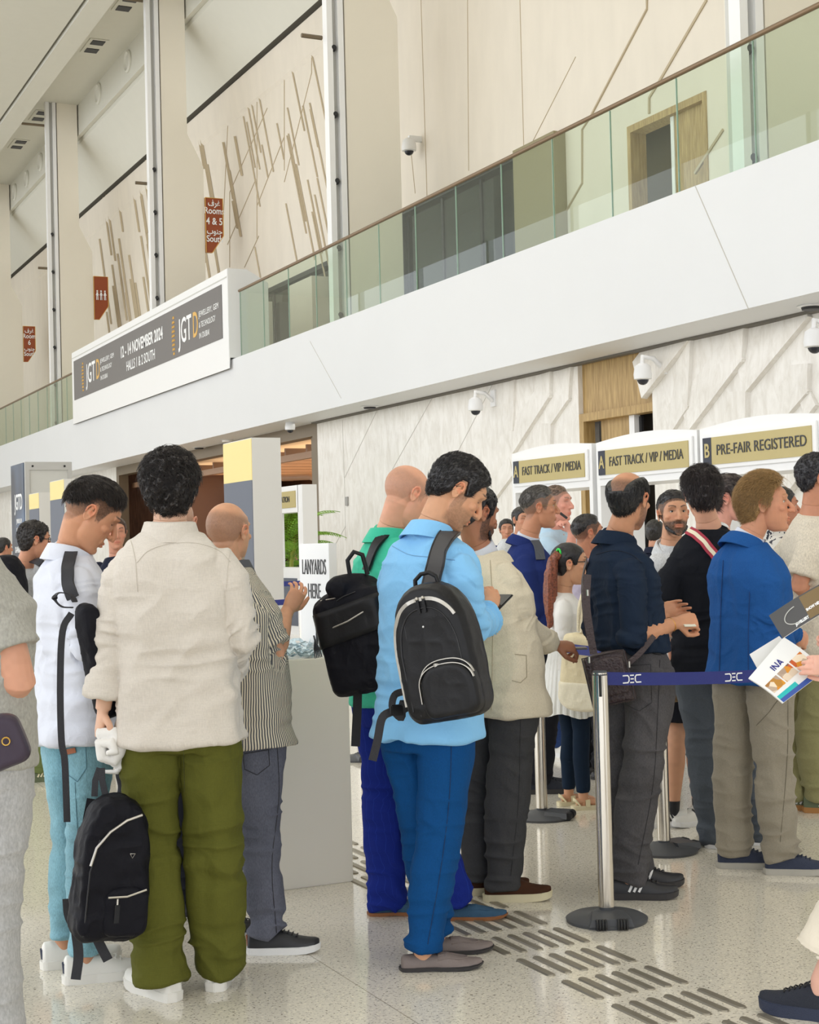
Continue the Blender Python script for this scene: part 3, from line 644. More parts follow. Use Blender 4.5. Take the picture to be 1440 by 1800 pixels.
belt(S5, S5+Vector((-1.3, .6, 0)), 'distant navy belt left of the LANYARDS HERE sign, top one', (.3,), .02, .06, .9)
belt(S5, S5+Vector((-1.2, -2.4, 0)), 'distant navy belt left of the LANYARDS HERE sign, lower one with DEC marks', (.25, .6), .05, .06, .9)
belt(S6, S6+Vector((-1.4, 1.0, 0)), 'farthest navy belt in front of the information booth', (), .02, .08, .9)
# ---- cameras and small ceiling fittings
def dome_camera(p, label, sc=1.0, bracket=True):
    p = Vector(p); o = empty('security_camera', tuple(p)); tag(o, label, 'security camera')
    if bracket:
        b = MB(); b.box(XW-.03, XW, p.y-.06*sc, p.y+.06*sc, p.z-.02, p.z+.2*sc); b.build('wall_plate', M_WPAINT, o)
        b = MB(); b.tube([(XW-.03, p.y, p.z+.06*sc), (XW-.14*sc, p.y, p.z+.16*sc), (p.x, p.y, p.z+.17*sc), (p.x, p.y, p.z+.08*sc)], .028*sc, 10); b.build('arm', M_WPAINT, o, 60)
    b = MB(); b.lathe([(.04*sc, .1*sc), (.085*sc, .07*sc), (.1*sc, -.02*sc), (.095*sc, -.07*sc), (.06*sc, -.08*sc)], p, 24); b.build('housing', M_WPAINT, o, 60)
    b = MB(); b.ball(p+Vector((0, 0, -.07*sc)), .065*sc, n=18); b.build('lens_dome', mat('dark_dome', (40, 42, 50), .1), o, 180)
q = onX(1130, 655, XW-.35); dome_camera(q, 'white dome camera on a wall arm beside the oak door', 1.25)
q = onX(836, 712, XW-.35); dome_camera(q, 'white dome camera on a wall arm above the man in light blue shirt', 1.25)
q = onX(1432, 596, XW-.35); dome_camera(q, 'white dome camera on a wall arm at the right edge of the photo', 1.25)
q = onZ(510, 749, ZS-.08); dome_camera(q, 'small white dome camera fixed under the balcony', 1.1, False)
q = onX(719, 256, XU-.3); dome_camera(q, 'small white dome camera high on the upper beige wall', 1.6, False); b = MB(); b.box(q.x, XU, q.y-.04, q.y+.04, q.z+.1, q.z+.22); ob = b.build('bracket', M_WPAINT); ob.parent = bpy.data.objects['security_camera.004']; ob.matrix_parent_inverse = Matrix.Translation(-Vector(ob.parent.location))
for (x, y), lb in (((650, 714), 'flat dark ceiling fitting under the balcony, left one of two'), ((1427, 537), 'flat dark ceiling fitting under the balcony, at the right edge'), ((350, 786), 'flat dark ceiling fitting under the balcony behind the curly-haired man'), ((399, 773), 'small round detector under the balcony, near the tall tower')):
    p = onZ(x, y, ZS); o = empty('ceiling_fitting', (p.x, p.y, ZS-.04)); tag(o, lb, 'ceiling fitting')
    b = MB(); b.lathe([(.16, 0), (.17, -.012), (.13, -.02)], (p.x, p.y, ZS), 24); b.build('rim', M_WPAINT, o); b = MB(); b.lathe([(.12, -.018), (.11, -.05), (.05, -.055)], (p.x, p.y, ZS), 24); b.build('grille', M_WPAINT if x == 399 else M_DARK, o)
p = onX(611, 881, XW); b = MB(); b.box(XW-.03, XW, p.y-.06, p.y+.06, p.z-.09, p.z+.09); o = b.build('wall_switch', mat('switch_grey', (170, 168, 164), .5), bevel=.005); tag(o, 'small grey switch box on the marble wall', 'switch')
# ---- palms
def palm(c, h, sc, label, n=13, seed=1):
    rs = random.Random(seed); o = empty('potted_palm', c); tag(o, label, 'palm'); c = Vector(c)
    b = MB(); b.lathe([(.18, 0), (.24, .45), (.25, .46), (.2, .44)], c, 20); b.build('pot', mat('palm_pot', (70, 66, 62), .5), o, 50)
    b = MB()
    for k in range(5): a = rs.uniform(0, 6.3); b.tube([c+Vector((.06*math.cos(a), .06*math.sin(a), .4)), c+Vector((.1*math.cos(a), .1*math.sin(a), h*.45)), c+Vector((.2*math.cos(a), .2*math.sin(a), h*.6))], [.03, .022, .014], 6)
    b.build('stem', mat('palm_stem', (150, 160, 60), .6), o, 60)
    b = MB()
    for k in range(n):
        a = 2*PI*k/n+rs.uniform(-.3, .3); el = rs.uniform(.5, 1.35); L = h*rs.uniform(.45, .62)*sc; p = c+Vector((.05*math.cos(a), .05*math.sin(a), h*rs.uniform(.35, .6))); d = Vector((math.cos(a)*math.cos(el), math.sin(a)*math.cos(el), math.sin(el))); pts = [p.copy()]
        for s in range(12): p = p+d*L/12; d = (d+Vector((math.cos(a)*.05, math.sin(a)*.05, -.13))).normalized(); pts.append(p.copy())
        b.tube(pts, .006, 4)
        side = d.cross(Vector((0, 0, 1))).normalized()
        for i in range(2, 12):
            t_ = (pts[i]-pts[i-1]).normalized(); nn = t_.cross(side)
            for sg in (-1, 1):
                for q2 in (0, .5):
                    l = .30*sc*math.sin(PI*min(1, (i+q2)/13))+.06; q0 = pts[i-1].lerp(pts[i], q2); tip = q0+(side*sg*.75+t_*.65-Vector((0, 0, .25))).normalized()*l
                    v = [b.bm.verts.new(x) for x in (q0-t_*.012, q0+t_*.012, q0.lerp(tip, .5)+t_*.014+nn*.01, tip, q0.lerp(tip, .5)-t_*.014+nn*.01)]; b.bm.faces.new([v[0], v[1], v[2], v[3], v[4]])
    b.build('fronds', mat('palm_green', (120, 165, 40), .5, var=.3, vscale=8), o)
palm((10.05, 26.3, 0), 2.7, .8, 'leafy green palm seen through the window of the information booth', 20, 2)
palm((12.35, 31.4, 0), 2.3, .5, 'green palm at the foyer opening, beside the marble wall', 14, 4)
# ================================================================= people engine
def nz_hash(ix, iy, iz, seed):
    h = (ix.astype(np.int64)*73856093) ^ (iy.astype(np.int64)*19349663) ^ (iz.astype(np.int64)*83492791) ^ (seed*2654435761 & 0x7fffffff)
    h = (h ^ (h >> 13))*1274126177; h = (h ^ (h >> 16)) & 0xffffff
    return h/float(0xffffff)
def vnoise(P, seed=0):
    """value noise, vectorised, -1..1"""
    P = np.asarray(P, dtype=np.float64); f = np.floor(P); i = f.astype(np.int64); t = P-f; t = t*t*t*(t*(t*6-15)+10); r = 0
    for dx in (0, 1):
        for dy in (0, 1):
            for dz in (0, 1):
                w_ = (t[:, 0] if dx else 1-t[:, 0])*(t[:, 1] if dy else 1-t[:, 1])*(t[:, 2] if dz else 1-t[:, 2])
                r = r+w_*nz_hash(i[:, 0]+dx, i[:, 1]+dy, i[:, 2]+dz, seed)
    return r*2-1
def ss(a, b, x): t = np.clip((x-a)/(b-a), 0, 1); return t*t*(3-2*t)
def mesh_np(me):
    n = len(me.vertices); co = np.empty(n*3, dtype=np.float32); me.vertices.foreach_get('co', co); no = np.empty(n*3, dtype=np.float32); me.vertices.foreach_get('normal', no)
    return co.reshape(-1, 3).astype(np.float64), no.reshape(-1, 3).astype(np.float64)
def set_co(me, co): me.vertices.foreach_set('co', np.asarray(co, dtype=np.float32).ravel()); me.update()
def fuse(mb, voxel, smooth=6, fac=.5):
    """all the closed pieces in mb become one continuous skin"""
    bmesh.ops.recalc_face_normals(mb.bm, faces=mb.bm.faces)
    me = bpy.data.meshes.new('f'); mb.bm.to_mesh(me); mb.bm.free(); o = bpy.data.objects.new('f', me); C.objects.link(o)
    m = o.modifiers.new('r', 'REMESH'); m.mode = 'VOXEL'; m.voxel_size = voxel; m.use_smooth_shade = True
    if smooth: m = o.modifiers.new('s', 'SMOOTH'); m.factor = fac; m.iterations = smooth
    r = bpy.data.meshes.new_from_object(o.evaluated_get(DG())); bpy.data.objects.remove(o); bpy.data.meshes.remove(me)
    return r
def join_meshes(ms, attrs=()):
    """plain numpy concatenation of meshes (verts + quads/tris), keeping colour arrays given as (mesh, colour) pairs"""
    cos, faces, cols, base = [], [], [], 0
    for me, col in ms:
        co, _ = mesh_np(me); cos.append(co); cols.append(np.broadcast_to(np.asarray(col, dtype=np.float32), (len(co), 3)).copy())
        for p in me.polygons: faces.append(tuple(v+base for v in p.vertices))
        base += len(co)
    out = bpy.data.meshes.new('j'); out.from_pydata(np.concatenate(cos).tolist(), [], faces); out.polygons.foreach_set('use_smooth', [True]*len(out.polygons))
    c = np.concatenate(cols); set_color(out, c); return out
def set_color(me, c):
    a = me.color_attributes.get('Col') or me.color_attributes.new('Col', 'FLOAT_COLOR', 'POINT')
    f = np.ones((len(me.vertices), 4), dtype=np.float32); f[:, :3] = c; a.data.foreach_set('color', f.ravel())
def lin(c): return np.array(srgb(c)[:3])
def skin_mat():
    q = NT('skin'); a = q.new('ShaderNodeVertexColor', layer_name='Col'); q.link(a.outputs[0], q.p.inputs['Base Color'])
    q.p.inputs['Roughness'].default_value = .48; q.p.inputs['Specular IOR Level'].default_value = .4
    q.p.inputs['Subsurface Weight'].default_value = .12; q.p.inputs['Subsurface Radius'].default_value = (.012, .005, .003); q.p.inputs['Subsurface Scale'].default_value = 1
    tc = q.new('ShaderNodeTexCoord'); n = q.new('ShaderNodeTexNoise', i_Scale=260.0, i_Detail=3.0); q.link(tc.outputs['Object'], n.inputs[0]); b = q.new('ShaderNodeBump', i_Strength=.12, i_Distance=.002); q.link(n.outputs[0], b.inputs['Height']); q.link(b.outputs[0], q.p.inputs['Normal'])
    return q.m
M_SKIN = skin_mat()
def hair_mat(name, col):
    if name in MC: return MC[name]
    q = NT(name); c = srgb(col); tc = q.new('ShaderNodeTexCoord'); n = q.new('ShaderNodeTexNoise', i_Scale=90.0, i_Detail=3.0); q.link(tc.outputs['Object'], n.inputs[0])
    r = q.new('ShaderNodeValToRGB'); e = r.color_ramp.elements; e[0].position = .3; lt_ = sum(col) > 270; e[0].color = tuple(v*(.7 if lt_ else .5) for v in c[:3])+(1,); e[1].position = .75; e[1].color = tuple(min(1, v*(1.3 if lt_ else 1.9)+.004) for v in c[:3])+(1,)
    q.link(n.outputs[0], r.inputs[0]); q.link(r.outputs[0], q.p.inputs['Base Color']); q.p.inputs['Roughness'].default_value = .36; q.p.inputs['Specular IOR Level'].default_value = .5
    MC[name] = q.m; return q.m
def cloth(name, col, kind='plain', rough=.85, col2=None, sheen=.1):
    """fabric; kinds: plain, linen, stripe (uses the u attribute), denim, heather, check, leather, satin"""
    if name in MC: return MC[name]
    q = NT(name); p = q.p; c = srgb(col); p.inputs['Base Color'].default_value = c; p.inputs['Roughness'].default_value = rough; dk_ = sum(col)/3 < 110; p.inputs['Sheen Weight'].default_value = 0 if dk_ else sheen; p.inputs['Specular IOR Level'].default_value = .15 if dk_ else .3
    tc = q.new('ShaderNodeTexCoord')
    def noise(sc, st=(1, 1, 1), det=4, dist=0):
        mp = q.new('ShaderNodeMapping'); mp.inputs['Scale'].default_value = st; q.link(tc.outputs['Object'], mp.inputs[0]); n = q.new('ShaderNodeTexNoise', i_Scale=float(sc), i_Detail=float(det)); n.inputs['Distortion'].default_value = dist; q.link(mp.outputs[0], n.inputs[0]); return n
    def mulcol(n, lo, hi, a=.3, b=.7, src=None):
        r = q.new('ShaderNodeMapRange'); r.inputs[1].default_value = a; r.inputs[2].default_value = b; r.inputs[3].default_value = lo; r.inputs[4].default_value = hi; q.link(n.outputs[0], r.inputs[0])
        x = q.new('ShaderNodeMix', data_type='RGBA', blend_type='MULTIPLY'); x.inputs[0].default_value = 1
        if src: q.link(src, x.inputs[6])
        else: x.inputs[6].default_value = c
        q.link(r.outputs[0], x.inputs[7]); return x.outputs[2]
    src = None
    if kind == 'linen': src = mulcol(noise(420, (1, 1, .1), 2), .93, 1.03); src = mulcol(noise(420, (.1, .1, 1.5), 2), .94, 1.03, src=src)
    elif kind == 'denim': src = mulcol(noise(420, (1, 1, .25), 2), .82, 1.2); src = mulcol(noise(5, (1, 1, .6), 5), .78, 1.28, src=src)
    elif kind == 'heather': src = mulcol(noise(160, (1, 1, .5), 3), .84, 1.14)
    elif kind == 'twill': src = mulcol(noise(500, (1, 1, .3), 2), .9, 1.1)
    elif kind in ('stripe', 'check'):
        a = q.new('ShaderNodeAttribute', attribute_name='u'); m = q.new('ShaderNodeMath', operation='MULTIPLY'); q.link(a.outputs['Fac'], m.inputs[0]); m.inputs[1].default_value = 108.0 if kind == 'stripe' else 26.0
        fr = q.new('ShaderNodeMath', operation='FRACT'); q.link(m.outputs[0], fr.inputs[0]); g = q.new('ShaderNodeMath', operation='GREATER_THAN'); q.link(fr.outputs[0], g.inputs[0]); g.inputs[1].default_value = .52 if kind == 'stripe' else .93
        x = q.new('ShaderNodeMix', data_type='RGBA'); q.link(g.outputs[0], x.inputs[0]); x.inputs[6].default_value = c; x.inputs[7].default_value = srgb(col2); src = x.outputs[2]
    elif kind == 'leather':
        p.inputs['Roughness'].default_value = .40; p.inputs['Specular IOR Level'].default_value = .3; p.inputs['Sheen Weight'].default_value = 0
    elif kind == 'print': 
        n = noise(38, det=2); r = q.new('ShaderNodeValToRGB'); r.color_ramp.interpolation = 'CONSTANT'; e = r.color_ramp.elements; e[0].color = srgb(col2); e[1].position = .42; e[1].color = c; q.link(n.outputs[0], r.inputs[0]); src = r.outputs[0]
    if src: q.link(src, p.inputs['Base Color'])
    n = noise({'leather': 420, 'linen': 300}.get(kind, 380), det=3); b = q.new('ShaderNodeBump'); b.inputs['Strength'].default_value = .35; b.inputs['Distance'].default_value = .0015 if kind != 'leather' else .0008; q.link(n.outputs[0], b.inputs['Height'])
    n2 = noise(26, (1, 1, .8), 4, .8); b2 = q.new('ShaderNodeBump'); b2.inputs['Strength'].default_value = .5; b2.inputs['Distance'].default_value = .008 if kind not in ('leather',) else .003; q.link(n2.outputs[0], b2.inputs['Height']); q.link(b.outputs[0], b2.inputs['Normal']); q.link(b2.outputs[0], p.inputs['Normal'])
    MC[name] = q.m; return q.m

# ---- head, in its own frame: x right, y face, z up; origin between the ears; about 0.235 from chin to crown
def super_ring(mb, c, a, bf, bb, z, n=28, e=2.3):
    """ring with separate front and back depth"""
    vs = []
    for k in range(n):
        t = 2*PI*k/n; cx, cy = math.cos(t), math.sin(t); px = a*math.copysign(abs(cx)**(2/e), cx); py = (bf if cy > 0 else bb)*math.copysign(abs(cy)**(2/e), cy)
        vs.append(mb.bm.verts.new((c[0]+px, c[1]+py, z)))
    return vs
def loft(mb, rings):
    n = len(rings[0])
    for a, b in zip(rings[:-1], rings[1:]):
        for k in range(n): mb.bm.faces.new([a[k], a[(k+1) % n], b[(k+1) % n], b[k]])
    mb.bm.faces.new(rings[0][::-1]); mb.bm.faces.new(rings[-1])
def head_mesh(vox, jaw=1.0, nose=1.0, fat=1.0, ears=True, neck=None):
    m = MB()
    if neck: m.tube([Vector((0, -.020, .01))]+neck, [.050, .0505, .0525, .055], 28, ell=1.04, up=(1, 0, 0))
    m.ball((0, -.014, .03), 1, (.0765, .0975, .0875), 32)
    rr = []
    for z, a, y, bf, bb in ((.085, .045, .02, .045, .05), (.06, .062, .02, .068, .05), (.03, .067, .02, .074, .05), (.0, .068*fat, .02, .071, .05), (-.03, .066*fat, .02, .071, .045), (-.055, .060*fat*jaw, .02, .0705, .045), (-.075, .053*fat*jaw, .022, .066, .045), (-.095, .042*fat*jaw, .028, .058, .04), (-.110, .030*jaw, .038, .045, .035), (-.120, .016, .048, .028, .025)):
        rr.append(super_ring(m, (0, y), a, bf, bb, z))
    loft(m, rr[::-1])
    m.tube([(0, .080, .028), (0, .098, .004), (0, .112*nose, -.022), (0, .113*nose, -.030), (0, .098, -.036)], [.008, .0095, .0125, .012, .006], 10)
    for s in (-1, 1):
        m.ball((s*.0115, .099, -.030), .0098, (1, 1.1, .85), 10)                       # nostril wing
        m.tube([(s*.050, .070, .030), (s*.034, .086, .0385), (s*.014, .090, .036)], [.009, .0095, .008], 8)   # brow
        m.ball((s*.045, .060, -.018), .021, (1, 1, .8), 12)                            # cheekbone
        m.ball((s*.022, .078, -.058), .015, (1.1, .8, 1.2), 10)
        if ears:
            E = Matrix.Translation((s*.078, -.012, -.002)) @ Matrix.Rotation(s*R(-22), 4, 'Z') @ Matrix.Rotation(R(-12), 4, 'X')
            pts = [E @ Vector((s*x, y, z)) for x, y, z in ((-.004, .010, -.012), (.001, .0135, .006), (.006, .010, .022), (.009, -.002, .030), (.010, -.014, .024), (.009, -.018, .008), (.006, -.014, -.010), (.003, -.006, -.024), (.0, .004, -.030), (-.002, .009, -.022))]
            m.tube(pts+[pts[0]], .0042, 6)
            m.tube([E @ Vector((s*x, y, z)) for x, y, z in ((.002, -.003, .024), (.001, -.006, .0), (.0, .0, -.026))], [.0075, .0085, .0065], 8, ell=.45, up=(0, 1, 0))
            m.tube([E @ Vector((s*-.006, .004, 0)), E @ Vector((s*.002, -.006, .004))], [.012, .010], 8)
    m.tube([(-.024, .083, -.0645), (-.010, .0935, -.061), (0, .0945, -.0625), (.010, .0935, -.061), (.024, .083, -.0645)], [.003, .0058, .0058, .0058, .003], 8)
    m.tube([(-.022, .083, -.0665), (-.009, .092, -.073), (.009, .092, -.073), (.022, .083, -.0665)], [.003, .0066, .0066, .003], 8)
    m.ball((0, .077, -.1), .019, (1.15, .8, .85), 12)
    me = fuse(m, vox, 5 if vox < .004 else 2, .5)
    co, no = mesh_np(me)
    for s in (-1, 1):       # eye hollows
        r2 = ((co[:, 0]-s*.031)/.017)**2+((co[:, 2]-.013)/.0125)**2
        co[:, 1] -= np.where(co[:, 1] > .03, .0095*np.exp(-r2), 0)
    r2 = (co[:, 0]/.014)**2+((co[:, 2]+.049)/.006)**2; co[:, 1] -= np.where(co[:, 1] > .05, .0018*np.exp(-r2), 0)
    r2 = (np.abs(co[:, 0])/.028)**2+((co[:, 2]+.0668)/.0028)**2; co[:, 1] -= np.where(co[:, 1] > .05, .003*np.exp(-r2), 0)   # line of the mouth
    r2 = (co[:, 0]/.02)**2+((co[:, 2]+.083)/.007)**2; co[:, 1] -= np.where(co[:, 1] > .05, .003*np.exp(-r2), 0)
    for s in (-1, 1):       # hollow of the ear
        r2 = ((co[:, 1]+.008)/.009)**2+((co[:, 2]-.004)/.012)**2; co[:, 0] -= s*np.where(co[:, 0]*s > .076, .004*np.exp(-r2), 0)
    set_co(me, co); return me
ZM = {  # hairlines: (y, lowest z with hair)
 'full': ([-.12, -.085, -.055, -.03, -.02, .0, .008, .018, .032, .045, .07, .1, .13], [-.085, -.080, -.060, -.02, .03, .035, .012, -.015, -.012, .035, .062, .078, .08]),
 'long': ([-.12, -.085, -.055, -.03, -.02, .0, .008, .018, .032, .045, .07, .1, .13], [-.115, -.110, -.09, -.045, .02, .025, -.0, -.02, -.015, .03, .055, .072, .08]),
 'swept': ([-.12, -.085, -.055, -.03, -.02, .0, .008, .018, .032, .045, .07, .1, .13], [-.105, -.100, -.085, -.03, .03, .038, .02, -.005, .03, .05, .070, .082, .085]),
 'fade': ([-.12, -.085, -.055, -.03, -.02, .0, .008, .018, .032, .045, .07, .1, .13], [-.035, -.03, -.01, .025, .035, .038, .038, .035, .035, .040, .060, .076, .08]),
}
def head_colors(co, sp, skin, hairc):
    """colours that belong to the skin: lips, brows, lashes, beard, stubble, cropped hair"""
    n = len(co); c = np.tile(skin, (n, 1)); x, y, z = co.T; face = y > .03
    fz = vnoise(co*300, 3); fl = vnoise(co*60, 5)
    c *= (1+.05*fl)[:, None]
    red = np.exp(-((np.abs(x)-.042)/.02)**2-((z+.02)/.02)**2)*face+.8*np.exp(-(x/.012)**2-((z+.026)/.012)**2)*(y > .09)
    c = c*(1-.25*red[:, None])+.25*red[:, None]*skin*np.array([1.25, .7, .68])
    ear = (np.abs(x) > .081)*(np.abs(z) < .035)*(y < .02); c = np.where(ear[:, None], c*.5+.5*skin*np.array([1.15, .72, .66]), c)
    # cropped hair and shaved scalp stubble
    ys, zs = ZM['full']; zmin = np.interp(y, ys, zs); m = ss(-.006, .008, z-zmin+.004*fz)*(np.abs(x) < .0815)
    st = sp.get('stubble', 0)
    if st:
        top = 1.0
        if sp.get('bald'): top = 1-ss(.045, .085, z+.25*(y+.02))*sp.get('bald', 1)
        k = (m*st*top*ss(-.085, .035, z)**.55*(.88+.12*fz)).clip(0, 1)[:, None]; c = c*(1-k)+k*hairc
    if sp.get('beard'):
        bt = sp['beard']; jaw = ss(-.030, -.050, z-.9*(np.abs(x)-.045)*0)*ss(-.012, .008, y)*(np.abs(x) < .072); side = ((y > -.004)*(y < .03)*(z < .0)*(z > -.10)*(np.abs(x) > .05)).astype(float)
        must = np.exp(-(np.abs(x)/.028)**4-((z+.050)/.008)**2)*(y > .07)
        k = np.clip(np.maximum(jaw*ss(-.12, -.10, z)*1.0, side)+must*(1 if bt > .6 else .55), 0, 1); lip = np.exp(-(np.abs(x)/.022)**4-((z+.0665)/.010)**2)*(y > .07); k = k*(1-lip)
        k = (k*bt*(.85+.25*fz)).clip(0, 1)[:, None]; c = c*(1-k)+k*hairc
    lip = (np.exp(-(np.abs(x)/.023)**6-((z+.0665)/.0095)**4)*(y > .07))[:, None]*.6; c = c*(1-lip)+lip*skin*np.array([1.0, .52, .50])
    ml = (np.exp(-(np.abs(x)/.023)**6-((z+.0668)/.0018)**2)*(y > .07))[:, None]*.45; c = c*(1-ml)+ml*skin*np.array([.4, .2, .2])
    br = np.zeros(n)
    for s in (-1, 1):
        t = (s*x-.012)/.038; bz = .034+.008*np.sin(np.clip(t, 0, 1)*2.4); br += ((t > 0)*(t < 1)*face)*np.exp(-((z-bz)/(.0042*(1.1-.4*t)))**2)
    k = np.clip(br*.9*sp.get('brow', 1), 0, 1)[:, None]; c = c*(1-k)+k*hairc*.8
    ec = np.zeros(n)
    for s in (-1, 1): ec += np.exp(-((x-s*.031)/.0175)**4-((z-.0145)/.0045)**2)*(y > .05)
    k = np.clip(ec*.55, 0, 1)[:, None]; c = c*(1-k)+k*skin*.18
    return c.clip(0, 1)
def hair_mesh(style, vox_n=72, th=.014, rough=.004, freq=45, seed=1, sp={}):
    """shell of hair that follows the skull and dives under the skin at the hairline"""
    n = vox_n; V = []; F = []; bm = bmesh.new(); bmesh.ops.create_icosphere(bm, subdivisions=6 if n > 60 else 5, radius=1)
    d = np.array([v.co[:] for v in bm.verts]); faces = [tuple(v.index for v in f.verts) for f in bm.faces]; bm.free()
    ctr = np.array([0, -.014, .03]); rad = np.array([.0775, .0985, .0885])
    P = d*rad+ctr
    # back of the head flows into the neck
    low = ss(.0, -.6, d[:, 2])*(d[:, 1] < 0.1); P[:, 2] -= low*.03; P[:, 0] *= 1-.10*low; P[:, 1] = P[:, 1]*(1-.12*low)
    ys, zs = ZM[style]; zmin = np.interp(P[:, 1], ys, zs)
    if sp.get('recede'):
        zmin = zmin+sp['recede']*ss(.035, .06, np.abs(P[:, 0]))*ss(.02, .06, P[:, 1])*.02+sp['recede']*.02*ss(.03, .08, P[:, 1])
    nn = vnoise(P*140, seed)*.004
    wid_ = .065 if style == 'fade' else .022; m = ss(-.002, wid_, P[:, 2]-zmin+nn)
    if sp.get('bald'):      # bare crown
        bx = (P[:, 0]/.058)**2+((P[:, 1]-sp.get('bald_y', .0))/.085)**2; m = m*np.where(P[:, 2] > .03, ss(.75, 1.2, bx), 1)
    fl = np.array([P[:, 0]*1.0, P[:, 1]*1.0, P[:, 2]*.9]).T
    wv = vnoise(fl*freq+vnoise(fl*freq*.6, seed+7)[:, None]*1.2, seed); wv2 = 1-np.abs(vnoise(fl*freq*2.3, seed+3))*2
    top = ss(.02, .1, P[:, 2]); T = (th*(.55+.45*top)+sp.get('top', 0)*ss(.06, .11, P[:, 2])*ss(-.1, .05, P[:, 1]))*m
    T = T+rough*m*(wv+.6*wv2)
    nrm = d/rad; nrm /= np.linalg.norm(nrm, axis=1)[:, None]
    P = P+nrm*(T-.006*(1-m)-.012*(m < .02))[:, None]
    keep = m > .001; idx = -np.ones(len(P), dtype=int); 
    fs = [f for f in faces if keep[f[0]] or keep[f[1]] or keep[f[2]]]; used = sorted({i for f in fs for i in f}); idx[used] = range(len(used))
    return P[used], [tuple(idx[i] for i in f) for f in fs], m[used], nrm[used]
def strands(P, N, m, count, length, wid, style='back', seed=1, lift=.25, curl=0):
    """short tapered locks lying over the hair shell"""
    rs = np.random.RandomState(seed); ok = np.where(m > .45)[0]
    if not len(ok): return [], []
    ix = rs.choice(ok, count); V = []; F = []
    for i in ix:
        p = Vector(P[i]); n = Vector(N[i]); 
        base = {'back': Vector((0, -1, -.55)), 'down': Vector((0, -.25, -1)), 'fwd': Vector((.25, 1, -.35)), 'up': Vector((0, .6, 1))}[style]
        d = base+Vector(rs.uniform(-.5, .5, 3)); d = (d-n*d.dot(n)); d = d.normalized() if d.length > 1e-5 else n.orthogonal(); L = length*rs.uniform(.6, 1.3); s = d.cross(n).normalized(); q = p-n*.002; a = len(V); k0 = rs.uniform(0, 6.28)
        steps = 4
        for k in range(steps+1):
            t = k/steps; w_ = wid*(1-t*.85); off = s*math.sin(k0+t*5)*curl*length
            V += [tuple(q-s*w_+off), tuple(q+s*w_+off), tuple(q+n*w_*1.2+off)]
            q = q+(d+n*(lift*(1-1.6*t)))*L/steps
            d = (d-Vector((0, 0, .10))).normalized(); 
        for k in range(steps):
            b = a+3*k
            for e0, e1 in ((0, 1), (1, 2), (2, 0)): F.append((b+e0, b+e1, b+3+e1, b+3+e0))
    return V, F

# ---- hand with palm, four fingers and a thumb; frame: origin wrist, d along the hand, n out of the back of the hand, s towards the thumb
def hand(mb, w_, d, n, side, curl=.5, spread=.0, sc=1.0, thumb=.5, pinch=False):
    d = Vector(d).normalized(); n = Vector(n); n = (n-d*n.dot(d)).normalized(); s = d.cross(n)*side      # s: thumb side
    P = lambda a, b, c: w_+d*a*sc+s*b*sc+n*c*sc
    mb.tube([P(-.02, 0, 0), P(.01, 0, 0), P(.035, .0, 0), P(.065, 0, .001), P(.09, 0, 0)], [.027*sc, .030*sc, .038*sc, .041*sc, .034*sc], 14, ell=[.75, .62, .48, .42, .42], up=s)
    mb.ball(P(.035, .022, -.008), .017*sc, (1.2, 1, 1), 10)
    for k, (off, L, r) in enumerate(((.031, .072, .0088), (.0105, .080, .0090), (-.0105, .074, .0086), (-.030, .058, .0078))):
        c = curl*(1+.12*k) if hasattr(curl, '__float__') or isinstance(curl, (int, float)) else curl[k]; p = P(.082-.004*abs(k-1), off, 0); a = spread*(1.5-k)*.2; dd = (d*math.cos(a)+s*math.sin(a)); ang = 0; pts = [p-dd*.015*sc]; rr = [r*sc]
        for seg, fr in enumerate((.44, .31, .25)):
            ang += c*(.85, 1.0, .75)[seg]; q = (dd*math.cos(ang)-n*math.sin(ang)); pts.append(p.copy()); rr.append(r*sc*(1.05, .98, .9)[seg]); p = p+q*L*fr*sc; 
        pts.append(p); rr.append(r*sc*.72)
        mb.tube(pts, rr, 9); mb.ball(p, r*sc*.74, n=8)
    t0 = P(.018, .022, -.004); td = (d*.65+s*.75-n*(.2+.5*thumb)).normalized(); t1 = t0+td*.042*sc; td2 = (d*.95+s*(.35-.6*thumb)-n*(.2+.35*thumb)).normalized(); t2 = t1+td2*.032*sc; t3 = t2+(td2*.8+d*.3-s*.15*thumb).normalized()*.024*sc
    mb.tube([t0, t1, t2, t3], [.0135*sc, .0115*sc, .0105*sc, .0075*sc], 9); mb.ball(t3, .0078*sc, n=8)

def bez(a, b, c, n=8): return [a*(1-t)**2+b*2*t*(1-t)+c*t*t for t in [k/n for k in range(n+1)]]
class Ring:
    pass
def torso_loft(mb, secs, n=36, e=2.5):
    """secs: (centre, right unit, forward unit, half width, front depth, back depth)"""
    rings = []
    for c, r, f, a, bf, bb in secs:
        vs = []
        for k in range(n):
            t = 2*PI*k/n; cx, cy = math.cos(t), math.sin(t); px = a*math.copysign(abs(cx)**(2/e), cx); py = (bf if cy > 0 else bb)*math.copysign(abs(cy)**(2/e), cy)
            vs.append(mb.bm.verts.new(c+r*px+f*py))
        rings.append(vs)
    loft(mb, rings)

def seg_dist(co, a, b):
    a = np.array(a); b = np.array(b); ab = b-a; t = ((co-a)@ab/(ab@ab+1e-12)).clip(0, 1); q = a+t[:, None]*ab; return np.linalg.norm(co-q, axis=1), t, q

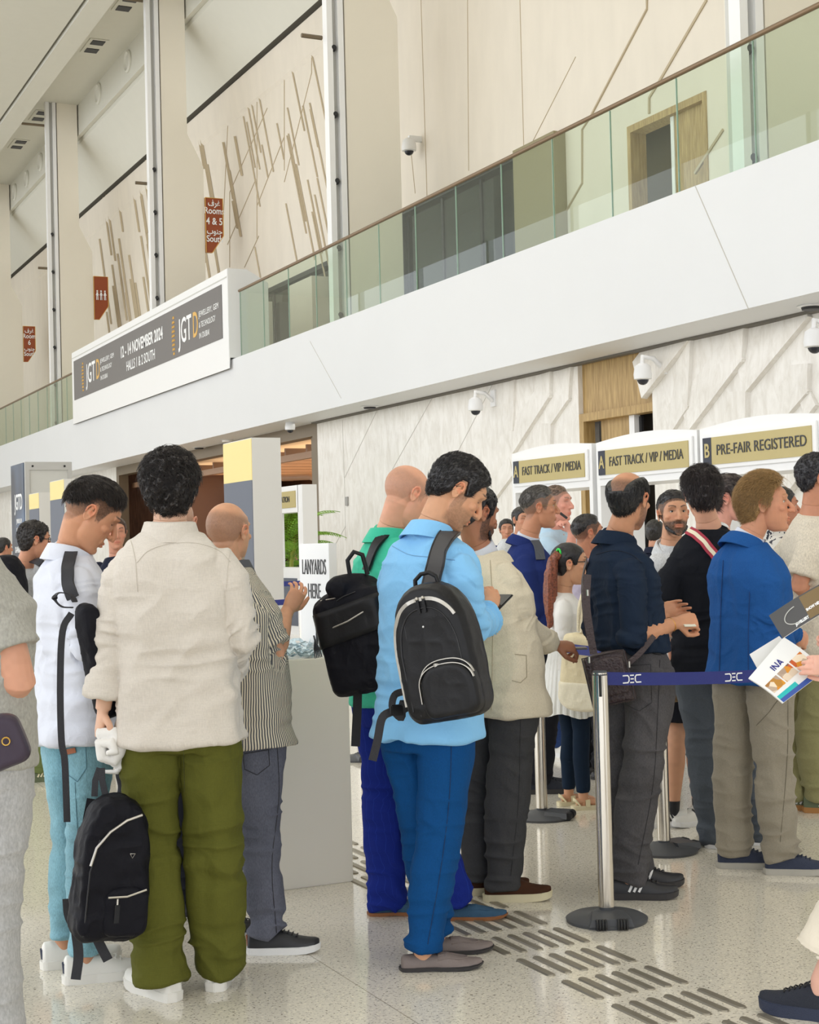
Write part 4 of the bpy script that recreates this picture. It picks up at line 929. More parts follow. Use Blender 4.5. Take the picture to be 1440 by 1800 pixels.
PEOPLE = {}
def person(name, label, feet, D=None, yaw=0, h=1.76, J={}, sp={}, category='person', group=None):
    """feet: pixel of the ground point between the feet; yaw 0 = back to the camera, 90 = facing right in the photo, 180 = facing the camera"""
    g = onZ(*feet) if D is None else None
    if D is not None:
        a_ = at(feet[0], 957, D); g = Vector((a_.x, a_.y, 0))
    D0 = depth(g); yaw = yaw+math.degrees(math.atan((feet[0]-720)/F_PX)); ya = R(yaw); fw = CF*math.cos(ya)+CR*math.sin(ya); rt = Vector((fw.y, -fw.x, 0)); k = h/1.76
    L = lambda x, y, z: g+rt*x*k+fw*y*k+Vector((0, 0, z*k))
    fem = sp.get('fem', 0); sw = sp.get('shoulder', .185 if not fem else .16); hw = .092
    d = dict(head=L(0, .03, 1.635), neck=L(0, -.02, 1.475), sr=L(sw, 0, 1.42), sl=L(-sw, 0, 1.42), er=L(sw+.06, -.03, 1.13), el=L(-sw-.06, -.03, 1.13), wr=L(sw+.07, .08, .90), wl=L(-sw-.07, .08, .90),
             pel=L(0, 0, .93), hr=L(hw, 0, .92), hl=L(-hw, 0, .92), kr=L(hw+.01, .025, .51), kl=L(-hw-.01, .025, .51), ar=L(hw+.015, -.02, .085), al=L(-hw-.015, -.02, .085))
    dd = {kk: depth(v) for kk, v in d.items()}
    for kk, v in J.items():
        if kk in d:
            dz = v[2] if len(v) > 2 else None
            d[kk] = at(v[0], v[1], (D0+dz) if dz is not None else dd[kk])
    if 'pel' in J and 'hr' not in J:
        for s, kk in ((1, 'hr'), (-1, 'hl')): d[kk] = d['pel']+rt*hw*s*k-Vector((0, 0, .01))
    if 'pel' not in J: d['pel'] = (d['hr']+d['hl'])/2+Vector((0, 0, .01))
    if 'sr' in J and 'sl' in J and 'neck' not in J: d['neck'] = (d['sr']+d['sl'])/2+Vector((0, 0, .055*k))
    root = empty('person', tuple(g)); tag(root, label, category, group)
    near = D0 < 7.2; vb = .0042 if near else (.006 if D0 < 10 else .010); vh = .0023 if near else (.0034 if D0 < 10 else .006); vc = .0056 if near else (.008 if D0 < 10 else .014)
    vb = sp.get('vb', vb); vh = sp.get('vh', vh); vc = sp.get('vc', vc)
    sb = sp.get('build', 1.0); seed = sp.get('seed', len(PEOPLE)+3)
    skin = lin(sp.get('skin', (214, 168, 138))); hairc = lin(sp.get('hair', (34, 28, 26)))
    pel, nk, SR, SL = d['pel'], d['neck'], d['sr'], d['sl']
    srt = (SR-SL); srt_n = srt.normalized(); hrt = (d['hr']-d['hl']).normalized()
    spine_up = (nk-pel).normalized(); sfw = Vector((0, 0, 1)).cross(srt_n); sfw = sfw.normalized(); sfw = -sfw if sfw.dot(fw) < 0 and abs(sfw.dot(fw)) > .3 else sfw
    hfw = Vector((0, 0, 1)).cross(hrt).normalized(); hfw = -hfw if hfw.dot(fw) < 0 else hfw
    mid = pel.lerp(nk, .5)+sfw*sp.get('arch', 0.0)
    def spine(t): return pel*(1-t)**2+mid*2*t*(1-t)+nk*t*t
    def sec(t, a, bf, bb, ease=0):
        c = spine(t) if t >= 0 else pel+(pel-spine(.15))*(-t/.15)
        r = hrt.lerp(srt_n, max(0, min(1, t))).normalized(); f = hfw.lerp(sfw, max(0, min(1, t))).normalized()
        return (c, r, f, (a*sb+ease)*k, (bf*sb+ease)*k, (bb*sb+ease)*k)
    sW = srt.length/2/k/sb
    belly = sp.get('belly', 0)
    if fem: PR = [(-.10, .165, .10, .125), (.0, .165, .10, .115), (.18, .140, .092, .09), (.34, .128, .088, .082), (.55, .138, .105, .088), (.70, .145, .112, .09), (.84, sW*.93, .085, .082), (.93, sW*.72, .062, .066), (.985, .065, .05, .052), (1.06, .055, .045, .05)]
    else: PR = [(-.10, .162, .10, .12), (.0, .165, .105, .115), (.18, .158, .108+belly, .095), (.34, .155, .108+belly*1.2, .09), (.55, .165, .112+belly*.6, .102), (.70, .172, .110, .108), (.84, sW*.96, .088, .098), (.93, sW*.76, .064, .078), (.985, .075, .055, .062), (1.06, .062, .052, .058)]
    H = d['head']; hp = R(sp.get('hpitch', 0)); hy = ya+R(sp.get('hyaw', 0)); hrl = R(sp.get('hroll', 0))
    hf = CF*math.cos(hy)+CR*math.sin(hy); hx = Vector((hf.y, -hf.x, 0)); hfp = (hf*math.cos(hp)-Vector((0, 0, 1))*math.sin(hp)).normalized(); hu = hx.cross(hfp)
    if hrl: Q = Matrix.Rotation(hrl, 3, hfp); hx = Q @ hx; hu = Q @ hu
    hs = h/1.76*sp.get('hscale', 1.0)*.985
    HM = Matrix(((hx.x*hs, hfp.x*hs, hu.x*hs, H.x), (hx.y*hs, hfp.y*hs, hu.y*hs, H.y), (hx.z*hs, hfp.z*hs, hu.z*hs, H.z), (0, 0, 0, 1)))
    ms = []
    # head
    nb = HM @ Vector((0, -.026, -.045)); iH = HM.inverted(); nkt = nb.lerp(nk, .62)
    hm = head_mesh(vh/ (hs), sp.get('jaw', 1.0), sp.get('nose', 1.0), sp.get('fat', 1.0), True, [Vector((0, -.026, -.045)), iH @ nb.lerp(nk, .35), iH @ nkt]); co, _ = mesh_np(hm); hc = head_colors(co, sp, skin, hairc); hm.transform(HM); ms.append((hm, hc))
    if vh < .005:
        for s in (-1, 1):
            e = MB(); e.ball((0, 0, 0), .0115, n=20); em = e.mesh(M_SKIN); ec, _ = mesh_np(em); gz = Vector((0, 1, sp.get('gaze', -.05))).normalized(); dt = ec@np.array(gz)/.0118
            cc = np.where((dt > .86)[:, None], np.array([.008, .006, .005]), np.where((dt > .80)[:, None], np.array([.045, .025, .014]), np.array([.62, .57, .54]))); dn = sp.get('hpitch', 0) > 15; up_ = ec[:, 2] > (-.0035 if dn else .0032); cc = np.where(up_[:, None], skin*.8, cc); cc = np.where((ec[:, 2] < -.0042)[:, None], skin*.85, cc); cc = np.where((np.abs(ec[:, 2]-(-.0035 if dn else .0032)) < .0009)[:, None], hairc*.6, cc); em.transform(HM @ Matrix.Translation((s*.031, .0695, .012))); ms.append((em, cc))
    # neck
    m = MB(); nm = nb.lerp(nk, .55); m.tube([nb, nm, nk, nk-spine_up*.05], [.040*hs, .052*hs, .064*k, .08*k], 18, ell=1.03, up=hx)
    if sp.get('opencollar', True): 
        torso_loft(m, [sec(t, a*.80, bf*.80, bb*.80) for t, a, bf, bb in PR])
    bl = sp.get('bareleg', 0)
    for s in 'rl':
        h_, k_, a_ = d['h'+s], d['k'+s], d['a'+s]; lw = (1.0 if bl else .72)
        m.tube([h_+Vector((0, 0, .03)), h_.lerp(k_, .4), h_.lerp(k_, .85), k_, k_.lerp(a_, .3), k_.lerp(a_, .75), a_+Vector((0, 0, .01)), a_-Vector((0, 0, .03))], [.076*k*lw, .070*k*lw, .050*k*lw, .049*k*lw, .052*k*lw, .034*k, .032*k, .033*k], 16)
    nm_ = fuse(m, max(vb, .0055), 4); nc, _ = mesh_np(nm_); col = np.tile(skin, (len(nc), 1))*(1+.05*vnoise(nc*50, 4))[:, None]
    if sp.get('stubble') or sp.get('nape'):
        q = nc@np.array(HM.to_3x3().inverted())+0; iv = np.array(HM.inverted()); loc = nc@iv[:3, :3].T+iv[:3, 3]; kk = ss(-.085, .035, loc[:, 2])*ss(-.02, -.04, loc[:, 1])*max(sp.get('stubble', 0), sp.get('nape', 0)); col = col*(1-kk[:, None])+kk[:, None]*hairc
    sock = sp.get('sock')
    if sock: col = np.where((nc[:, 2] < sp.get('sockz', .30))[:, None], lin(sock), col)
    ms.append((nm_, col))
    # arms with hands
    armtube = {}
    for s, S_, E_, W_ in (('r', SR, d['er'], d['wr']), ('l', SL, d['el'], d['wl'])):
        hd = sp.get('hand_'+s, {})
        fd = (W_-E_).normalized(); sg = 1 if s == 'r' else -1
        hdir = Vector(hd['dir']) if 'dir' in hd else fd
        if 'pdir' in hd: hdir = CR*hd['pdir'][0]+Vector((0, 0, hd['pdir'][1]))+CF*hd['pdir'][2]
        nrm = CR*hd['n'][0]+Vector((0, 0, hd['n'][1]))+CF*hd['n'][2] if 'n' in hd else (rt*sg+fw*.2)
        m = MB(); r0 = sp.get('arm', 1.0)*k*(.88 if fem else 1.0)
        bare = sp.get('bare', 'hand')    # how much arm shows
        start = E_ if bare == 'hand' else S_
        if bare == 'hand': m.tube([S_-srt_n*sg*.06, S_.lerp(E_, .1), S_.lerp(E_, .9), E_, E_.lerp(W_, .35), E_.lerp(W_, .7), W_.lerp(E_, .08), W_+hdir*.01], [.03*r0, .033*r0, .03*r0, .028*r0, .03*r0, .030*r0, .0275*r0, .0265*r0], 14, ell=.95)
        else:
            sl_ = sp.get('shirt', {}).get('sleeve', .8); c0 = max(.05, min(1, sl_)-.22)
            if sl_ <= 1: m.tube([S_-srt_n*sg*.06, S_.lerp(E_, .08), S_.lerp(E_, c0), S_.lerp(E_, max(c0+.05, .8)), E_, E_.lerp(W_, .25), E_.lerp(W_, .65), W_.lerp(E_, .06), W_+hdir*.01], [.03*r0, .034*r0, .049*r0, .044*r0, .043*r0, .044*r0, .036*r0, .0285*r0, .027*r0], 16)
            else: m.tube([S_-srt_n*sg*.06, S_.lerp(E_, .08), S_.lerp(E_, .85), E_, E_.lerp(W_, .16), E_.lerp(W_, .3), E_.lerp(W_, .65), W_.lerp(E_, .06), W_+hdir*.01], [.03*r0, .034*r0, .032*r0, .033*r0, .040*r0, .042*r0, .036*r0, .0285*r0, .027*r0], 16)
        hand(m, W_+hdir*.01, hdir, nrm, sg, hd.get('curl', .35), hd.get('spread', 0), (.98 if not fem else .86)*k, hd.get('thumb', .5))
        am = fuse(m, sp.get('va', .0032 if near else (.005 if D0 < 10 else .008)), 3 if near else 2); ac, _ = mesh_np(am); cl = np.tile(skin, (len(ac), 1))*(1+.06*vnoise(ac*60, 9))[:, None]
        dist = np.linalg.norm(ac-np.array(W_), axis=1); kk = (.25*ss(.05, .16, dist)*(ac@np.array(hdir) > np.array(W_)@np.array(hdir)))[:, None]; cl = cl*(1-kk)+kk*skin*np.array([1.1, .75, .7]); ms.append((am, cl))
    body = join_meshes(ms); body.materials.append(M_SKIN); link_mesh('body', body, root)
    for me, _ in ms: bpy.data.meshes.remove(me)
    # ---- hair
    if sp.get('hairstyle'):
        hst = sp['hairstyle']; P, Fs, mm, NN = hair_mesh(hst, 72 if near else 50, sp.get('hair_th', .014), sp.get('hair_rough', .003), sp.get('hair_freq', 45), seed, sp)
        V, F2 = strands(P, NN, mm, int(sp.get('strands', 2600)*(1 if near else .5)), sp.get('strand_len', .022), .0012 if near else .0016, sp.get('comb', 'back'), seed, sp.get('lift', .25), sp.get('curl', 0))
        n0 = len(P); me = bpy.data.meshes.new('hair'); me.from_pydata([tuple(p) for p in P]+V, [], Fs+[tuple(i+n0 for i in f) for f in F2]); me.polygons.foreach_set('use_smooth', [True]*len(me.polygons)); me.transform(HM)
        me.materials.append(hair_mat('hair_%d_%d_%d' % tuple(sp.get('hair', (34, 28, 26))), sp.get('hair', (34, 28, 26)))); link_mesh('hair', me, root)
    if sp.get('beard', 0) > .6:
        bm_ = MB(); 
        for kx in range(-5, 6):
            a = kx/6*1.25; x = .060*math.sin(a)*1.05; y = .015+.068*math.cos(a); z0 = -.088-.018*math.cos(a)+.035*abs(math.sin(a))**2; bm_.ball((x, y-.004, z0), .0125, (1, .7, 1.3), 8)
        bm_.tube([(-.027, .084, -.062), (-.012, .0955, -.0505), (.012, .0955, -.0505), (.027, .084, -.062)], [.004, .0052, .0052, .004], 8)
        me = fuse(bm_, .004, 2); co, no = mesh_np(me); set_co(me, co+no*(vnoise(co*260, 5)*.0016)[:, None]-no*.003); me.transform(HM); me.materials.append(hair_mat('hair_%d_%d_%d' % tuple(sp.get('hair', (34, 28, 26))), sp.get('hair', (34, 28, 26)))); link_mesh('beard', me, root)
    # ---- lower garment
    def leg_pts(s): return d['h'+s], d['k'+s], d['a'+s]
    tr = sp.get('trousers')
    tattr = None
    if tr:
        m = MB(); e = tr.get('ease', .012); wst = tr.get('waist', .14)
        hemz = tr.get('hem', .02)
        torso_loft(m, [sec(-.17, .150, .085, .105, e), sec(-.08, .165, .10, .125, e), sec(0, .168, .105, .118, e), sec(wst, .158, .102+belly*.6, .095, e*.6), sec(wst+.06, .152, .098+belly*.6, .09, e*.6)])
        for s in 'rl':
            h_, k_, a_ = leg_pts(s); w_ = tr.get('w', 1.0)*k; hemr = tr.get('hemr', .062)*k; kn = tr.get('kn', .072)*w_
            end = a_+(a_-k_).normalized()*hemz
            if tr.get('short'): k2 = h_.lerp(k_, .80); m.tube([h_+Vector((0, 0, .05)), h_.lerp(k_, .3), k2], [.09*k, .098*k, .098*k], 20); m.ball(h_-hfw*.04-Vector((0, 0, .02)), .088*k, (1, 1, 1), 14); continue
            dk = (k_-h_).normalized(); bk = -hfw
            sg = 1 if s == 'r' else -1
            m.tube([h_+Vector((0, 0, .05))+hrt*sg*.0, h_+dk*.05, h_.lerp(k_, .28), h_.lerp(k_, .6), k_, k_.lerp(a_, .35)+bk*.008, k_.lerp(a_, .75), end], [.085*w_, .098*w_, .097*w_, .083*w_, kn, kn*.97, (kn+hemr)/2*.97, hemr], 22, ell=1.08, up=hrt)
            m.ball(h_+bk*(.038 if not fem else .045)-Vector((0, 0, .02)), .088*min(w_, 1.05*k), (1, 1, 1.05), 16)
        me = fuse(m, vc, 5); co, no = mesh_np(me)
        amp = tr.get('fold', .008)*1.4
        dr, t1, _ = seg_dist(co, d['kr'], d['ar']); dl, t2, _ = seg_dist(co, d['kl'], d['al']); leg = dr < dl
        tt = np.where(leg, t1, t2); K = np.where(leg[:, None], np.array(d['kr']), np.array(d['kl'])); dk = np.linalg.norm(co-K, axis=1)
        wq = co+.03*np.stack([vnoise(co*7, seed+1), vnoise(co*7, seed+2), vnoise(co*7, seed+3)], 1)
        sx = wq*np.array([5, 5, 22.]); ri = 1-np.abs(vnoise(sx+leg[:, None]*3.3, seed))*2
        sx2 = (wq+np.outer(wq[:, 0], [0, 0, .8]))*np.array([9, 9, 11.]); ri2 = 1-np.abs(vnoise(sx2, seed+5))*2
        lng = vnoise(wq*np.array([16, 16, 2.2]), seed+8)
        wk = ss(.30, .0, dk)*.8+ss(.35, 1.0, tt)*tr.get('stack', 1.0)*1.1+.25
        disp = amp*(ri*wk*.75+ri2*.35+lng*.45)
        # crease between the legs under the seat
        co = co+no*disp[:, None]; tco = co; tfc = [tuple(p.vertices) for p in me.polygons]
        set_co(me, co); me.polygons.foreach_set('use_smooth', [True]*len(me.polygons)); 
        u = np.arctan2(*( (co-np.array(pel))@np.array([list(hfw), list(hrt)]).T ).T)*.16; at_ = me.attributes.new('u', 'FLOAT', 'POINT'); at_.data.foreach_set('value', u.astype(np.float32))
        me.materials.clear(); me.materials.append(tr['mat']); tob = link_mesh(tr.get('name', 'trousers'), me, root)
    sk = sp.get('skirt')
    if sk:      # pleated or flared loft
        bmk = bmesh.new(); n = 120; rings = []
        for q in range(13):
            t = q/12; z = pel.z+.12-(pel.z+.12-sk['z'])*t; c = Vector((pel.x, pel.y, z)); rows = []
            for j in range(n):
                a = 2*PI*j/n; pl = sk.get('pleat', .012)*t*(1 if (j % 4) < 2 else -1)*.5; rr_ = (.135+(sk['r']-.135)*t**.8+pl)*k; rows.append(bmk.verts.new(c+hrt*rr_*math.cos(a)*1.12+hfw*rr_*math.sin(a)*.85+Vector((0, 0, .012*t*math.sin(a*5)))))
            rings.append(rows)
        for a, b in zip(rings[:-1], rings[1:]):
            for j in range(n): bmk.faces.new([a[j], a[(j+1) % n], b[(j+1) % n], b[j]])
        me = bpy.data.meshes.new('skirt'); bmk.to_mesh(me); bmk.free(); me.materials.append(sk['mat']); ob = link_mesh(sk.get('name', 'skirt'), me, root); sm = ob.modifiers.new('s', 'SOLIDIFY'); sm.thickness = .003
    # ---- upper garment
    sh = sp.get('shirt')
    if sh:
        m = MB(); e = sh.get('ease', .016); hem = sh.get('hem', -.12); sl = sh.get('sleeve', 1.0)   # sleeve: 0..1 shoulder->elbow, 1..2 elbow->wrist
        secs = []
        e2 = e+sh.get('flare', .0)
        if hem < -.08: secs.append(sec(hem, .165, .105+belly*.8, .125, e2+.006))
        elif hem < .1: secs.append(sec(hem, .165, .105+belly*.8, .12, e2+.004))
        if hem < -.13: secs.append(sec(-.08, .168, .108+belly*.9, .128, e2+.004))
        for t, a, bf, bb in PR:
            if t <= max(hem+.03, -.05): continue
            if t > 1.0: continue
            ee = e if t < .9 else e*.6
            if .1 < t < .5: ee = e+sh.get('blouse', .004)
            secs.append(sec(t, a, bf, bb, ee))
        torso_loft(m, secs)
        for s, S_, E_, W_ in (('r', SR, d['er'], d['wr']), ('l', SL, d['el'], d['wl'])):
            w_ = sh.get('armw', 1.0)*k*(.88 if fem else 1.0); sg = 1 if s == 'r' else -1; So = S_-srt_n*sg*.02*k; sls = sl if not isinstance(sl, dict) else sl[s]
            pts = [So-srt_n*sg*.05+Vector((0, 0, .005)), So, S_.lerp(E_, .22), S_.lerp(E_, .55)]; rr = [.048*w_, .060*w_, .064*w_, .060*w_]
            if sls <= 1: end = S_.lerp(E_, sls); pts = [pts[0], pts[1], S_.lerp(E_, sls*.5), end]; rr = [.048*w_, .062*w_, .068*w_, sh.get('cuff', .068)*w_]
            else:
                f2 = sls-1; pts += [S_.lerp(E_, .85), E_, E_.lerp(W_, min(.3, f2*.5)), E_.lerp(W_, f2*.75), E_.lerp(W_, f2)]; rr += [.057*w_, .057*w_, .054*w_, .047*w_, sh.get('cuff', .042)*w_]
            m.tube(pts, rr, 20)
            m.ball(So-srt_n*sg*.01+Vector((0, 0, -.012)), .066*w_, (1, 1, .92), 16)
            if sh.get('rolled') and sls > 1:
                ed = (W_-E_).normalized(); c0 = E_.lerp(W_, sls-1); m.tube([c0-ed*.05, c0-ed*.045, c0+ed*.012, c0+ed*.018], [.045*w_, .055*w_, .060*w_, .052*w_], 20)
        if sh.get('collar', 'shirt') == 'shirt':
            nd = (nb-nk).normalized(); fwn = (sfw-nd*sfw.dot(nd)).normalized(); c0 = nk-nd*.012; ptsc = []
            R0 = .066*k
            m.tube([c0-nd*.02, c0+nd*.0, c0+nd*.034*k], [R0*1.22, R0*1.10, R0*1.0], 24, ell=1.06, up=srt_n)
        elif sh.get('collar') == 'crew': nd = (nb-nk).normalized(); m.tube([nk-nd*.03, nk+nd*.004], [.085*k, .070*k], 22, up=srt_n)
        me = fuse(m, vc, 4); co, no = mesh_np(me)
        amp = sh.get('fold', .006)*1.15
        arm = np.full(len(co), 9.0); ta = np.zeros(len(co)); side = np.zeros(len(co)); wr_ = np.zeros(len(co)); Q_ = co.copy()
        for s, S_, E_, W_ in (('r', SR, d['er'], d['wr']), ('l', SL, d['el'], d['wl'])):
            dl, t, q = seg_dist(co, S_, E_); u_ = dl < arm; arm = np.where(u_, dl, arm); ta = np.where(u_, t, ta); Q_ = np.where(u_[:, None], q, Q_)
            dl, t, q = seg_dist(co, E_, W_); u_ = dl < arm; arm = np.where(u_, dl, arm); ta = np.where(u_, 1+t, ta); Q_ = np.where(u_[:, None], q, Q_)
        isarm = ss(.085, .062, arm); wq = co+.035*np.stack([vnoise(co*6, seed+1), vnoise(co*6, seed+2), vnoise(co*6, seed+3)], 1)
        up = np.array(spine_up); hgt = (co-np.array(pel))@up; rx = (co-np.array(pel))@np.array(srt_n)
        vert = 1-np.abs(vnoise(np.stack([rx*9, (co@np.array(sfw))*9, hgt*1.8], 1)+.4*vnoise(co*5, seed)[:, None], seed+4))*2
        diag = 1-np.abs(vnoise(np.stack([rx*5+hgt*5, (co@np.array(sfw))*5, hgt*9-rx*7], 1)+.6*vnoise(co*4, seed)[:, None], seed+6))*2
        hor = 1-np.abs(vnoise(np.stack([rx*4, (co@np.array(sfw))*4, hgt*24], 1)+.8*vnoise(co*5, seed+2)[:, None], seed+7))*2
        waist = np.exp(-((hgt-.12)/.13)**2)
        dT = vert*.55+diag*.45+hor*(.25+.5*waist)
        ra = 1-np.abs(vnoise(np.stack([ta*11+3*vnoise(co*9, seed), rx*7, (co@np.array(sfw))*7], 1), seed+9))*2; elb = np.exp(-((ta-1.0)/.22)**2)+.35*ss(1.2, 1.9, ta)+.3
        disp = amp*(dT*(1-isarm)+isarm*ra*elb*1.1)*ss(1.02, .9, hgt/max(.01, (nk-pel).length))
        co = co+no*disp[:, None]
        if tr and hem < .02:
            from mathutils.bvhtree import BVHTree
            bv = BVHTree.FromPolygons([Vector(v) for v in tco], tfc); nearm = np.where((hgt < .15)*(isarm < .5))[0]; pz = np.array(pel)
            for i_ in nearm:
                v = Vector(co[i_]); ax = Vector((pz[0], pz[1], v.z)); rd = v-ax; L_ = rd.length
                if L_ < .05 or abs(no[i_][2]) > .75: continue
                rd /= L_; q, nn_, _i, dist = bv.ray_cast(ax+rd*.6, -rd, .6)
                if q is None: continue
                hr_ = (q-ax).length
                if L_ < hr_+.010: co[i_] = ax+rd*(hr_+.010)
            set_co(me, co); bmt = bmesh.new(); bmt.from_mesh(me); bmt.verts.ensure_lookup_table(); vs_ = [bmt.verts[i_] for i_ in nearm]
            for _ in range(3): bmesh.ops.smooth_vert(bmt, verts=vs_, factor=.5, use_axis_x=True, use_axis_y=True, use_axis_z=True)
            bmt.to_mesh(me); bmt.free(); co, _n = mesh_np(me)
        set_co(me, co); me.polygons.foreach_set('use_smooth', [True]*len(me.polygons))
        aT = np.arctan2(rx, (co-np.array(pel))@np.array(sfw))*.17; 
        av = co-Q_; aA = np.arctan2(av@np.array(srt_n), av@np.array(sfw))*.06
        u = np.where(isarm > .5, aA, aT); at_ = me.attributes.new('u', 'FLOAT', 'POINT'); at_.data.foreach_set('value', u.astype(np.float32))
        me.materials.clear(); me.materials.append(sh['mat']); sob = link_mesh(sh.get('name', 'shirt'), me, root)
        if sh.get('collar', 'shirt') in ('shirt', 'lapel'):     # folded collar leaf
            nd = (nb-nk).normalized(); fwn = (sfw-nd*sfw.dot(nd)).normalized(); b_ = MB(); R0 = (.073 if sh.get('collar', 'shirt') == 'shirt' else .082)*k; rings = []
            n = 40; hgt_ = (.036 if sh.get('collar', 'shirt') == 'shirt' else .02)*k; drop = (.028 if sh.get('collar', 'shirt') == 'shirt' else .05)*k
            prof = ((R0*1.0, hgt_*.5), (R0*1.03, hgt_*1.1), (R0*1.13, hgt_*1.05), (R0*1.32, -drop*.15), (R0*1.39, -drop*.8), (R0*1.34, -drop*.85), (R0*1.08, hgt_*.5))
            for r_, z_ in prof:
                vs = []
                for j in range(n):
                    a = R(-140)+R(280)*j/(n-1)-PI/2; fr = max(0, math.sin(a)); pt = (abs(j-(n-1)/2)/((n-1)/2))**3; vs.append(b_.bm.verts.new(nk-nd*.008+srt_n*r_*math.cos(a)+fwn*r_*math.sin(a)*1.05+nd*(z_-(.03*pt+.012*fr)*k)))
                rings.append(vs)
            for i in range(len(rings)):
                A_, B_ = rings[i], rings[(i+1) % len(rings)]
                for j in range(n-1): b_.bm.faces.new([A_[j], A_[j+1], B_[j+1], B_[j]])
            b_.bm.faces.new([r_[0] for r_ in rings]); b_.bm.faces.new([r_[-1] for r_ in rings][::-1])
            b_.build('collar', sh.get('collarmat', sh['mat']), sob, 50)
            if sh.get('collar') == 'lapel': ib = MB(); ib.tube([nk-nd*.02, nk+nd*.035*k], [.070*k, .064*k], 28, ell=1.05, up=srt_n); ib.build('inner_collar', sh.get('inner', MC.get('white_cotton') or M_WPAINT), sob, 60)
    # ---- shoes
    so = sp.get('shoes')
    if so:
        for s in 'rl':
            a_ = d['a'+s]; tgt = sp.get('toe_'+s); fy = ya+R(tgt if tgt is not None else (9 if s == 'r' else -9)); fd = (CF*math.cos(fy)+CR*math.sin(fy)); fr = Vector((fd.y, -fd.x, 0)); kk = k*so.get('sc', 1.0)
            lift = sp.get('lift_'+s, 0); base = Vector((a_.x, a_.y, max(0.0, a_.z-.088*k) if sp.get('raised_'+s) else 0.0)); tilt = R(sp.get('tilt_'+s, 0)); FW = (fd*math.cos(tilt)-Vector((0, 0, 1))*math.sin(tilt)); UPv = fr.cross(FW)
            if UPv.z < 0: UPv = -UPv
            T = lambda x, y, z: base+fr*x*kk+FW*y*kk+UPv*z*kk
            typ = so.get('type', 'sneaker'); sole_h = {'sneaker': .028, 'loafer': .014, 'chunky': .040, 'sandal': .028, 'court': .032}[typ]
            outl = [(-.075, .030), (-.062, .036), (-.02, .037), (.03, .036), (.08, .042), (.12, .046), (.155, .043), (.185, .030), (.200, .012)]
            def outline(f=1.0, off=0):
                pr = [(x*f+off, y) for y, x in outl]; q = [(-.0*1, -.088-off)]; return [(x, y) for x, y in pr]
            sm = MB(); lo, hi = [], []
            ol = [(w__+.003, y) for y, w__ in outl]; full = [(0, -.086)]+[(w__, y) for w__, y in ol]+[(0, .207)]+[(-w__*.92, y) for w__, y in ol[::-1]]
            toe = lambda y: .010*max(0, (y-.12)/.08)**2 + (.004 if typ == 'loafer' and -.02 < y < .06 else 0)
            l_ = [sm.bm.verts.new(T(x*.94, y*.985, toe(y))) for x, y in full]; h_ = [sm.bm.verts.new(T(x, y, sole_h+toe(y)*.8)) for x, y in full]; n = len(full)
            for j in range(n): sm.bm.faces.new([l_[j], l_[(j+1) % n], h_[(j+1) % n], h_[j]])
            sm.bm.faces.new(l_[::-1]); sm.bm.faces.new(h_)
            shoe_root = None
            if typ == 'sandal':
                sb_ = MB()
                for y0_, zz in ((.02, .075), (.12, .045)):
                    sb_.ribbon([T(.040, y0_, .02), T(.034, y0_, zz*.8), T(.0, y0_+.0, zz), T(-.034, y0_, zz*.8), T(-.040, y0_, .02)], UPv, .030*kk, .004)
                sb_.ribbon([T(.036, -.03, .03), T(.030, -.055, .06), T(.0, -.068, .068), T(-.030, -.055, .06), T(-.036, -.03, .03)], FW, .02, .004)
                shoe_root = sb_.build('sandal', so['mat'], root)
                ft = MB(); ft.tube([T(0, -.05, .05), T(0, 0, .055), T(0, .06, .048), T(0, .13, .038), T(0, .17, .034)], [.030*kk, .033*kk, .034*kk, .034*kk, .022*kk], 12, ell=.7, up=fr)
                for j in range(5): ft.tube([T(-.024+j*.012, .15, .036), T(-.026+j*.013, .19-abs(j-1)*.006, .032)], .0075*kk, 7)
                fm = fuse(ft, .004, 2); set_color(fm, np.tile(skin, (len(fm.vertices), 1))); fm.materials.append(M_SKIN); link_mesh('foot', fm, root)
            else:
                um = MB(); hi_t = {'sneaker': .078, 'loafer': .052, 'chunky': .085, 'court': .078}[typ]
                prof = [(-.076, .024, hi_t*.8), (-.068, .033, hi_t*.98), (-.045, .036, hi_t), (-.015, .037, hi_t*.95), (.015, .037, hi_t*.98), (.045, .038, hi_t*.93), (.08, .041, .066 if typ != 'loafer' else .056), (.12, .043, .050 if typ != 'loafer' else .042), (.155, .040, .042 if typ != 'loafer' else .034), (.185, .028, .036 if typ != 'loafer' else .028), (.200, .012, .028 if typ != 'loafer' else .022)]
                rings = []
                for y, w__, z in prof:
                    vs = []
                    for j in range(20):
                        t = PI*j/19; cx, sz = math.cos(t), math.sin(t); x = w__*math.copysign(abs(cx)**.75, cx); zz = sole_h*.6+toe(y)+(z+ (sole_h-.014) -sole_h*.6)*abs(sz)**(.8 if y > .05 else .62)
                        if y < .045: x *= (1-.18*abs(sz)**2)
                        vs.append(um.bm.verts.new(T(x*(.95 if x < 0 else 1), y, zz)))
                    rings.append(vs)
                for A_, B_ in zip(rings[:-1], rings[1:]):
                    for j in range(19): um.bm.faces.new([A_[j], A_[j+1], B_[j+1], B_[j]])
                    um.bm.faces.new([A_[0], B_[0], B_[-1], A_[-1]])
                um.bm.faces.new(rings[0][::-1]); um.bm.faces.new(rings[-1])
                me = fuse(um, .0038 if near else .006, 2); me.materials.clear(); me.materials.append(so['mat']); shoe_root = link_mesh('shoe', me, root)
